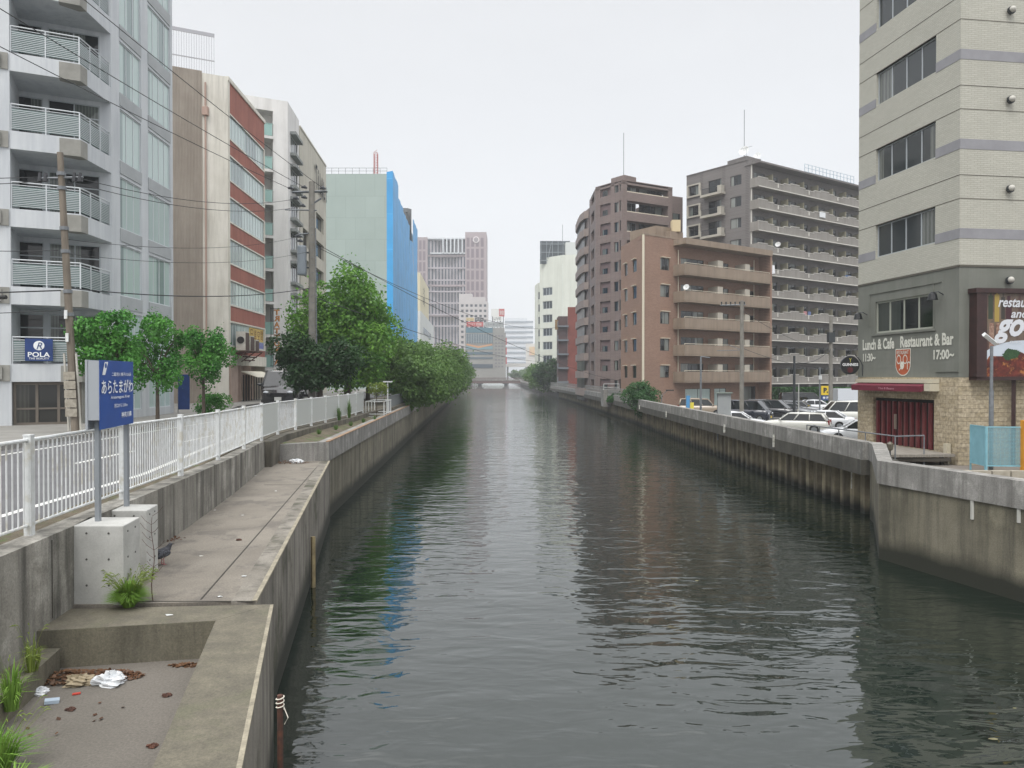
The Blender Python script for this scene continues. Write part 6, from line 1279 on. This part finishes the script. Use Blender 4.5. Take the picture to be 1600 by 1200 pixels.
m.tube([(-11.72, 45, 2), (-11.78, 45, 11)], .03, 5); m.build('climbing_steps', steel, p2)
def wire(label, a, b, sag=.4, r=.013, grp='overhead cables', n=16):
    a, b = Vector(a), Vector(b); m = MB(); m.tube([tuple(a.lerp(b, k/n)-Vector((0, 0, sag*4*(k/n)*(1-k/n)))) for k in range(n+1)], r, 5)
    return tag(m.build('overhead_cable', cable, loc=tuple(a)), label, 'cable', grp)
wire('highest thick cable sweeping down to the concrete pole top', (-13.4-1.6, 12, 15.0), (-11.3, 45, 13.35), .3, .015)
wire('middle thick cable running from the top left corner to the concrete pole', (-19, -5, 13.9), (-12.4, 45, 13.4), .5, .016)
wire('lowest of the three thick cables to the crossarm end', (-20.4, -5, 12.7), (-13.2, 45, 13.3), .5, .016)
a1 = lambda dx, z: (xt+dx, 26.2, z)
wire('thin cable from the leaning pole insulators to the concrete pole, upper', a1(.7, 9.0), (-12.9, 45, 12.75), .55, .014)
wire('thin cable from the leaning pole insulators to the concrete pole, lower', a1(.5, 8.85), (-12.5, 45, 12.3), .6, .014)
wire('thin cable leaving the leaning pole leftwards, upper', (-40, 24, 8.9), a1(-.7, 9.05), .3, .014)
wire('thin cable leaving the leaning pole leftwards, lower', (-40, 25, 8.4), a1(-.5, 8.9), .3, .014)
wire('thin grey cable above the third balcony row', a1(.1, 6.9), (-12.65, 45, 10.5), .5, .01); wire('thin grey cable just under the third balcony row', a1(.1, 6.4), (-12.1, 45, 9.6), .5, .01)
wire('black cable at second balcony height going to the concrete pole', a1(.1, 5.2), (-12.1, 45, 7.4), .4, .022); wire('thick black cable with a splice box at the left edge', (-40, 24, 4.9), a1(0, 5.1), .25, .025)
wire('slanting black cable left of the leaning pole', (-40, 28, 4.3), a1(0, 4.4), .2, .014)
wire('sloping cable from the leaning pole band to the left wall', (-24, 27.5, 7.2), a1(-.1, 6.5), .2, .014)
tag(MB().tube([(-17.6, 25.2, 4.74), (-17.0, 25.2, 4.76)], [.06, .07], 8).build('splice_box', black), 'black splice sleeve on the cable beside the leaning pole', 'splice box')
wire('upper of two cables crossing the canal to the right bank', (-12, 45, 10.2), at(1020, 600, 135), 2.2, .02); wire('second of two cables crossing the canal to the right bank', (-12, 45, 10.0), (11.5, 150, 12.6), 2.6, .02)
wire('single dark cable crossing low over the left trees', (-12, 45, 6.9), (9, 175, 5.6), 1.2, .025)
wire('cable from the brown building pole towards the right', (P3(1159, 66), 66, 7.9), (P3(1298, 76), 76, 4.6), .5, .02); wire('lower cable between the car park poles', (P3(1159, 66), 66, 4.6), (P3(1298, 76), 76, 2.9), .4, .02)
wire('thin cable reaching the restaurant from the grey pole', (P3(1298, 76), 76, 4.2), (16.5, 35.2, 3.8), .5, .014); wire('drooping black cable between the dark lamp pole and the grey pole', (P3(1241, 66), 66, 3.4), (P3(1298, 76), 76, 4.9), .6, .03)

# ================================================================ river sign and its blocks
k1 = thing('concrete_footing', 'pale new concrete block nearest the camera under the river sign', 'concrete block', (-5.5, 10.2, ZP), 'footings of the river sign')
def footing(t, x0, x1, y0, y1, zt_):
    m = MB(); m.hexa([(x0-.02, y0, ZP-.02), (x1, y0, ZP-.02), (x1-.09, y1, ZP-.02), (x0-.15, y1, ZP-.02)], [(x0-.02, y0, zt_), (x1, y0, zt_), (x1-.09, y1, zt_), (x0-.15, y1, zt_)]); o = m.build('block', conc_new, t)
    bv = o.modifiers.new('b', 'BEVEL'); bv.width = .012; bv.segments = 2
    m = MB()
    for zz in (.25, .6, .95):
        for f_ in (.25, .7): m.disc((x0+(x1-x0)*f_, y0, ZP+zz), (0, 1, 0), .014, .012, 10); m.disc((x1-.09*f_, y0+(y1-y0)*f_, ZP+zz), (1, .1, 0), .014, .012, 10)
    m.build('tie_holes', mat('tie_hole', '#4c4b48'), t)
footing(k1, -5.86, -5.2, 10.0, 10.62, .1)
k2 = thing('concrete_footing', 'pale new concrete block behind the first one, under the second post', 'concrete block', (-5.8, 11.5, ZP), 'footings of the river sign')
footing(k2, -6.14, -5.5, 11.25, 11.8, .08)
rs = thing('river_name_sign', 'blue river name sign with white Japanese lettering on two grey posts', 'sign', (-5.75, 10.9, 0))
S1, S2 = (-5.66, 10.33), (-5.93, 11.62); Fs_ = Fr(-5.62, 10.2, -.29, 1.5); FsL = 1.5*1.02   # far end is the right end seen from the river
# seen from the river the board reads left (near) to right (far): direction near->far has its outward normal to +x
blue = mat('sign_blue', '#1f4f9e', '#1d4a96', sc=3, rough=.35); grey_b = mat('sign_grey', '#9a9fa4', rough=.5)
MB().fb(Fs_, 0, 1.5, -.004, 0, CZ-.73, CZ+.225).build('sign_face', blue, rs)
MB().fb(Fs_, .01, 1.49, -.15, -.005, CZ-.6, CZ+.21).fb(Fs_, 0, 1.5, -.18, -.151, CZ-.73, CZ+.225).build('sign_back', grey_b, rs)
for p in (S1, S2): MB().box(p[0]-.09, p[0]-.03, p[1]-.03, p[1]+.03, .07, CZ-.62).build('post', mat('post_galv', '#8b9095', rough=.45, metal=.2), rs)
tw_ = txw
text(Fs_, .9, CZ+.03, .004, '二級河川 帷子川水系', tw_, rs, w_=.88, h_=.055, bold=.01)
text(Fs_, .74, CZ-.145, .004, 'あらたまがわ', tw_, rs, w_=1.4, h_=.2, bold=.012)
text(Fs_, .85, CZ-.305, .004, 'Aratamagawa River', tw_, rs, w_=.86, h_=.055, bold=.01)
text(Fs_, .86, CZ-.425, .004, '河口から 2.0Km', tw_, rs, w_=.6, h_=.055, bold=.01)
text(Fs_, 1.12, CZ-.57, .004, '神奈川県', tw_, rs, w_=.48, h_=.085, bold=.02)
MB().q(Fs_.P(.1, .004, CZ+.02), Fs_.P(.22, .004, CZ+.02), Fs_.P(.34, .004, CZ+.2), Fs_.P(.2, .004, CZ+.2)).build('emblem', tw_, rs)
ringo = MB().disc(Fs_.P(.24, .006, CZ+.15), (Fs_.nx, Fs_.ny, 0), .035, .004, 16).build('emblem_mark', blue, rs)

# ================================================================ pigeon
pg = thing('pigeon', 'dark grey pigeon standing beside the far concrete block', 'pigeon', (-5.66, 12.1, ZP), None, R(50)); pg.scale = (1.15,)*3
gp = mat('feather_dark', '#3f4148', '#2a2b30', sc=30, lo=.4, hi=.6, rough=.7, map=(1, 1, 1)); 
me = bpy.data.meshes.new('body'); vs = [(-.17, 0, .09), (-.1, 0, .13), (-.02, 0, .165), (.06, 0, .19), (.095, 0, .24), (.115, 0, .275), (.145, 0, .27)]
me.from_pydata(vs, [(i, i+1) for i in range(6)], []); bo = bpy.data.objects.new('body', me); COL.objects.link(bo); bo.parent = pg; me.materials.append(gp)
md = bo.modifiers.new('skin', 'SKIN'); 
for v, r_ in zip(me.skin_vertices[0].data if me.skin_vertices else [], ()): pass
bpy.context.view_layer.objects.active = bo
if not me.skin_vertices: 
    import bmesh
    bm_ = bmesh.new(); bm_.from_mesh(me); bm_.verts.layers.skin.verify(); bm_.to_mesh(me); bm_.free()
for v, r_ in zip(me.skin_vertices[0].data, ((.03, .012), (.055, .04), (.08, .07), (.06, .06), (.035, .035), (.03, .03), (.008, .008))): v.radius = r_
me.skin_vertices[0].data[2].use_root = True
sb = bo.modifiers.new('sub', 'SUBSURF'); sb.levels = 2; sb.render_levels = 2
wb_ = MB().ell((-.04, .062, .165), (.13, .018, .055), 12, 8).ell((-.04, -.062, .165), (.13, .018, .055), 12, 8); o = bpy.data.objects.new('wings', wb_.mesh('wings', mat('feather_wing', '#55585f', '#2f3035', sc=40, lo=.45, hi=.55), True)); COL.objects.link(o); o.parent = pg
lg = MB().tube([(.0, .03, .1), (.005, .035, .0)], .006, 6).tube([(.0, -.03, .1), (.005, -.035, .0)], .006, 6).tube([(-.01, .035, .004), (.04, .035, .004)], .004, 5).tube([(-.01, -.035, .004), (.04, -.035, .004)], .004, 5); o = bpy.data.objects.new('legs', lg.mesh('legs', mat('leg_pink', '#a8696a'))); COL.objects.link(o); o.parent = pg
o = bpy.data.objects.new('beak', MB().tube([(.14, 0, .27), (.175, 0, .262)], [.01, .003], 6).mesh('beak', mat('beak_grey', '#56534f'))); COL.objects.link(o); o.parent = pg

# ================================================================ weeds and litter
def grass_tuft(label, x, y, z, n, h_, spread, m, seed, seedheads=True, name='grass_tuft', cat='weed', lean=(0, 0)):
    rg = random.Random(seed); b = MB(); 
    for k in range(n):
        a = rg.random()*6.283; s = spread*(.1+.95*rg.random()); l = h_*(.5+.55*rg.random())*(1.15-.45*s/spread); bx, by = math.cos(a)*.07*rg.random(), math.sin(a)*.07*rg.random(); ex, ey = bx+math.cos(a)*s+lean[0], by+math.sin(a)*s+lean[1]; w_ = .004+.005*rg.random()
        px_, py_ = -math.sin(a)*w_, math.cos(a)*w_; mx, my = bx+(ex-bx)*.35, by+(ey-by)*.35
        b.q((bx-px_, by-py_, 0), (bx+px_, by+py_, 0), (mx+px_, my+py_, l*.7), (mx-px_, my-py_, l*.7)); b.q((mx-px_, my-py_, l*.7), (mx+px_, my+py_, l*.7), (ex, ey, l*(.95-.3*s/spread)))
    t = thing(name, label, cat, (x, y, z)); o = bpy.data.objects.new('blades', b.mesh('blades', m)); COL.objects.link(o); o.parent = t
    if seedheads:
        b = MB()
        for k in range(n//8):
            a = rg.random()*6.283; s = spread*(.5+.6*rg.random()); l = h_*(.85+.35*rg.random()); c = Vector((math.cos(a)*s, math.sin(a)*s, l)); b.tube([(0, 0, 0), tuple(c*.6+Vector((0, 0, l*.12))), tuple(c)], .0015, 3); b.tube([tuple(c), tuple(c+Vector((math.cos(a)*.03, math.sin(a)*.03, .015))), tuple(c+Vector((math.cos(a)*.06, math.sin(a)*.06, 0)))], [.003, .006, .002], 4)
        o = bpy.data.objects.new('seed_heads', b.mesh('seed_heads', lf_yel)); COL.objects.link(o); o.parent = t
    return t
lg_ = leaf_mat('grass_green', '#6f9a3c', '#4f7a2c', '#8fae55')
grass_tuft('bushy bright green grass tuft at the foot of the pale block', -5.12, 9.98, ZP-.03, 1300, .4, .3, lg_, 1)
grass_tuft('tall green weed at the left edge of the pit, nearest', -4.55, 6.6, -1.45, 160, .5, .35, lg_, 2, lean=(.05, .1)); grass_tuft('green weed growing along the pit footing, middle', -5.1, 7.6, -1.3, 120, .55, .25, lg_, 3); grass_tuft('low spreading green weed at the bottom left corner of the pit', -4.15, 6.2, -1.45, 140, .35, .4, lg_, 4, seedheads=False)
grass_tuft('thin dry weed on the footing ledge by the stained wall', -5.35, 8.3, -1.18, 60, .45, .15, lf_yel, 5)
tw = thing('dead_weed', 'tall bare brown weed stalk in front of the second pale block', 'weed', (-4.88, 10.15, ZP)); rg = random.Random(3); b = MB(); z = 0; pts_ = [(-.02*math.sin(k*.9), 0, k*.115) for k in range(11)]; b.tube([(p[0]-4.88, 10.15, p[2]+ZP-.01) for p in pts_], [.009-.0006*k for k in range(11)], 5)
for k in range(3, 11):
    for s in (-1, 1):
        if rg.random() < .85: p = pts_[k]; l = .08+.1*rg.random(); b.tube([(p[0]-4.88, 10.15, p[2]+ZP), (p[0]-4.88+s*l*.6, 10.15, p[2]+ZP+l*.4), (p[0]-4.88+s*l, 10.15, p[2]+ZP+l*.9)], .003, 4)
b.build('stalk', mat('stalk_brown', '#5b4a44'), tw)
for i, (px, D) in enumerate(((527, 37.2), (543, 39.5))): grass_tuft(('leafy weed climbing the railing, left one', 'larger leafy weed climbing the railing, right one')[i], P3(px, D)+.08, D, -.1, 120, .9+.3*i, .3, lf_mid, 30+i, seedheads=False)
for i in range(5): grass_tuft('green weed on the planting bank, %s from the near end' % ordn[i], -8.0+.1*i, 31+2.6*i, -.3, 70, .3, .3, lf_mid, 50+i, seedheads=False)
lv_ = leaf_mat('dead_leaves', '#6b4a36', '#46332a', '#86684e')
def leaf_litter(label, cx, cy, z, rx, ry, n, seed, hgt=.03, angle=0):
    rg = np.random.default_rng(seed); a = rg.random(n)*6.283; r_ = np.sqrt(rg.random(n)); X = np.cos(a)*r_*rx; Y = np.sin(a)*r_*ry; ca, sa = math.cos(angle), math.sin(angle)
    P = np.stack([cx+X*ca-Y*sa, cy+X*sa+Y*ca, z+.006+rg.random(n)*hgt*(1-r_*.8)], 1); u_ = rg.normal(size=(n, 3)); u_[:, 2] *= .25; u_ /= np.linalg.norm(u_, axis=1)[:, None]; v_ = np.cross(u_, np.array([0, 0, 1.])+rg.normal(size=(n, 3))*.3); v_ /= np.linalg.norm(v_, axis=1)[:, None]; s = (.015+.025*rg.random(n))[:, None]
    V = np.stack([P-u_*s, P+v_*s*.6, P+u_*s, P-v_*s*.6], 1).reshape(-1, 3); o = bpy.data.objects.new('leaf_litter', np_mesh('leaf_litter', V, np.arange(4*n).reshape(n, 4), lv_)); COL.objects.link(o); o['kind'] = 'stuff'; tag(o, label, 'leaf litter')
leaf_litter('brown dead leaves heaped in the pit corner', -5.1, 8.75, -1.45, .75, .2, 900, 1, .12, .08)
leaf_litter('brown dead leaves against the end wall under the coping corner', -4.0, 9.15, -1.45, .22, .06, 90, 2, .03)
leaf_litter('scattered brown leaves along the left side of the pit floor', -4.5, 7.4, -1.45, .45, .9, 12, 3, .03)
leaf_litter('brown leaves gathered at the far end of the quay ledge', -7.9, 26.3, ZP, .8, .3, 260, 4, .12); leaf_litter('dead leaves beside the base of the retaining wall', -6.45, 14.0, ZP, .3, .25, 90, 5, .03)
def crumple(name, label, cat, x, y, z, sx, sy, sz, m, seed):
    rg = random.Random(seed); b = MB(); b.ell((0, 0, 0), (sx, sy, sz), 22, 14, lambda th, ph: 1+.22*math.sin(3*ph+seed+2*th)+.15*math.sin(7*ph+4*th+seed)+.12*math.sin(11*th-3*ph)+.1*(rg.random()-.5)); b.v = [(v[0], v[1], max(v[2], -sz*.3)) for v in b.v]
    o = b.build(name, m, loc=(0, 0, 0)); o.location = (x, y, z+sz*.3+.003); tag(o, label, cat); return o
bagw = mat('plastic_white', '#d8dadb', '#bfc3c7', sc=9, rough=.35); bagb = mat('plastic_beige', '#9a8d74', '#7d715b', sc=8, rough=.6)
crumple('plastic_bag', 'crumpled white plastic bag among the leaves in the pit', 'plastic bag', -4.65, 8.62, -1.45, .17, .13, .09, bagw, 1)
crumple('cloth_rag', 'crumpled beige rag lying between the leaves and white bag', 'rag', -4.98, 8.6, -1.45, .17, .1, .07, bagb, 4)
crumple('plastic_bag', 'small white crumpled wrapper left of the beige rag', 'litter', -5.3, 8.35, -1.45, .1, .08, .04, bagw, 7)
o = MB().box(-.07, .07, -.045, .045, 0, .035).build('plastic_tray', mat('plastic_clear_blue', '#a9b8c6', rough=.2)); o.location = (-5.0, 8.1, -1.445); o.rotation_euler = (0, .1, .5); tag(o, 'pale blue plastic tray lying on the pit floor', 'tray')
o = MB().box(-.04, .04, -.02, .02, 0, .012).build('candy_wrapper', mat('wrapper_red', '#a8392c')); o.location = (-4.86, 8.32, -1.447); o.rotation_euler = (0, 0, .4); tag(o, 'small red wrapper on the pit floor near the rag', 'wrapper')
crumple('plastic_bag', 'white plastic litter heap at the far end of the quay ledge', 'plastic bag', -7.6, 26.4, ZP, .24, .14, .09, bagw, 9)
rg = random.Random(12); scr_ = [(313, 870), (300, 812), (335, 798), (352, 780), (420, 690), (262, 963), (342, 934), (380, 902), (378, 806), (398, 744), (367, 756), (430, 768), (345, 740), (288, 826)]
wd = ['by the near block', 'halfway up the ledge left', 'at the wall foot', 'near the middle joint', 'at the far end', 'on the pit end wall', 'at the near ledge edge', 'by the river edge', 'near the pigeon', 'in the far third', 'left of the centre joint', 'close to the waterside', 'under the long wall', 'left of the near joint']
for i, (px, py) in enumerate(scr_):
    if py < 720: continue
    h_ = CZ-(ZP if py < 945 else ZP-.035); D = h_*FPX/(py-588); x = P3(px, D); s = .03+.03*rg.random(); b = MB(); pts_ = [(s*math.cos(a)*(.6+.6*rg.random()), s*.7*math.sin(a)*(.6+.6*rg.random()), .004+.01*rg.random()) for a in [k*.9 for k in range(7)]]; b.q(*pts_); o = b.build('paper_scrap', whitep); o.location = (x, D, CZ-h_+.002); tag(o, 'torn white paper scrap lying %s' % wd[i], 'paper scrap', 'paper scraps on the quay')
for i, (px, py, lab) in enumerate(((107, 1112, 'brown clump of leaves on the open pit floor, left'), (235, 1170, 'brown clump of leaves near the river side of the pit floor'), (258, 1090, 'dark little stone on the pit floor'), (372, 845, 'rusty brown stain-like leaf clump on the quay ledge'))):
    h_ = CZ+1.45 if i < 3 else CZ-ZP; D = h_*FPX/(py-588); crumple('leaf_clump', lab, 'leaf clump', P3(px, D), D, CZ-h_, .05, .035, .02, rust, 20+i)
# mooring stakes by the quay face
ms = thing('mooring_stake', 'rusty steel stake tied with white cord beside the near river wall', 'stake', (-2.55, 7.0, ZW)); xs, ys_ = P3(436, 6.9), 6.9
MB().tube([(xs, ys_, ZW-.3), (xs, ys_, -.85)], .028, 8).build('stake', rust, ms); MB().tube([(xs+.035*math.cos(a), ys_+.035*math.sin(a), -.98+.006*a) for a in np.arange(0, 20, .5)], .006, 5).tube([(xs+.03, ys_, -.95), (xs+.08, ys_-.02, -1.05), (xs+.04, ys_, -1.12)], .005, 5).build('cord', mat('cord_white', '#cfcabd'), ms)
x_, y_ = -4.9, 18.4; tag(MB().tube([(x_, y_, ZW-.3), (x_, y_, -1.85)], .06, 4).build('wooden_stake', mat('wood_pale', '#9b8c68', '#7c6f52', sc=5)), 'pale wooden stake standing in the water against the quay', 'stake')
# white strips (drain outlets) on right wall
for i, (x_, y_, z0_, lab) in enumerate(((11.27, 18.4, -1.42, 'short white drain strip on the near right wall, nearer the corner'), (11.64, 17.25, -1.28, 'short white drain strip on the near right wall, at the picture edge'))):
    tag(MB().box(x_+.03, x_+.085, y_-.03, y_+.03, z0_, -.96).build('drain_strip', mat('strip_grey', '#b5b5ae')), lab, 'drain strip')
for i, (y_, z1_, z0_) in enumerate(((29.3, -1.3, -2.3), (36.5, -.75, -1.35), (45, -.8, -1.3), (62, -.8, -1.3), (75, -.8, -1.2))):
    xx = 12.8-.08 if i else 13.3; tag(MB().box(xx, xx+.1, y_-.035, y_+.035, z0_, z1_).build('paint_mark', mat('mark_white', '#c9c9c2', '#8b8a80', sc=8)), 'white vertical mark on the right quay beam, %s from the corner' % ordn[i], 'marking')

rg = random.Random(77)
for k in range(16):
    y_ = 9+rg.random()*22; x_ = -1.5+rg.random()*10; s = .03+.04*rg.random(); b = MB(); b.q(*[(s*math.cos(a)*(.7+.5*rg.random()), s*.6*math.sin(a)*(.7+.5*rg.random()), 0) for a in [j*1.05 for j in range(6)]]); o = b.build('floating_leaf', mat('leaf_float', '#8a8668', '#5f5a40', sc=3)); o.location = (x_, y_, ZW+.006); tag(o, 'small pale leaf floating on the dark canal water', 'leaf', 'leaves floating on the canal')
# ================================================================ haze
def haze(dens):
    m = bpy.data.materials.new('haze_air'); m.use_nodes = True; t = m.node_tree; t.nodes.clear(); o = N(t, 'ShaderNodeOutputMaterial'); v = N(t, 'ShaderNodeVolumePrincipled')
    v.inputs['Color'].default_value = (.93, .96, 1, 1); v.inputs['Density'].default_value = dens; v.inputs['Anisotropy'].default_value = .1; t.links.new(v.outputs[0], o.inputs['Volume'])
    MB().box(-950, 950, -70, 2650, -5.5, 130).build('haze', m, kind='stuff')
HAZE = .0005
if HAZE: haze(HAZE)
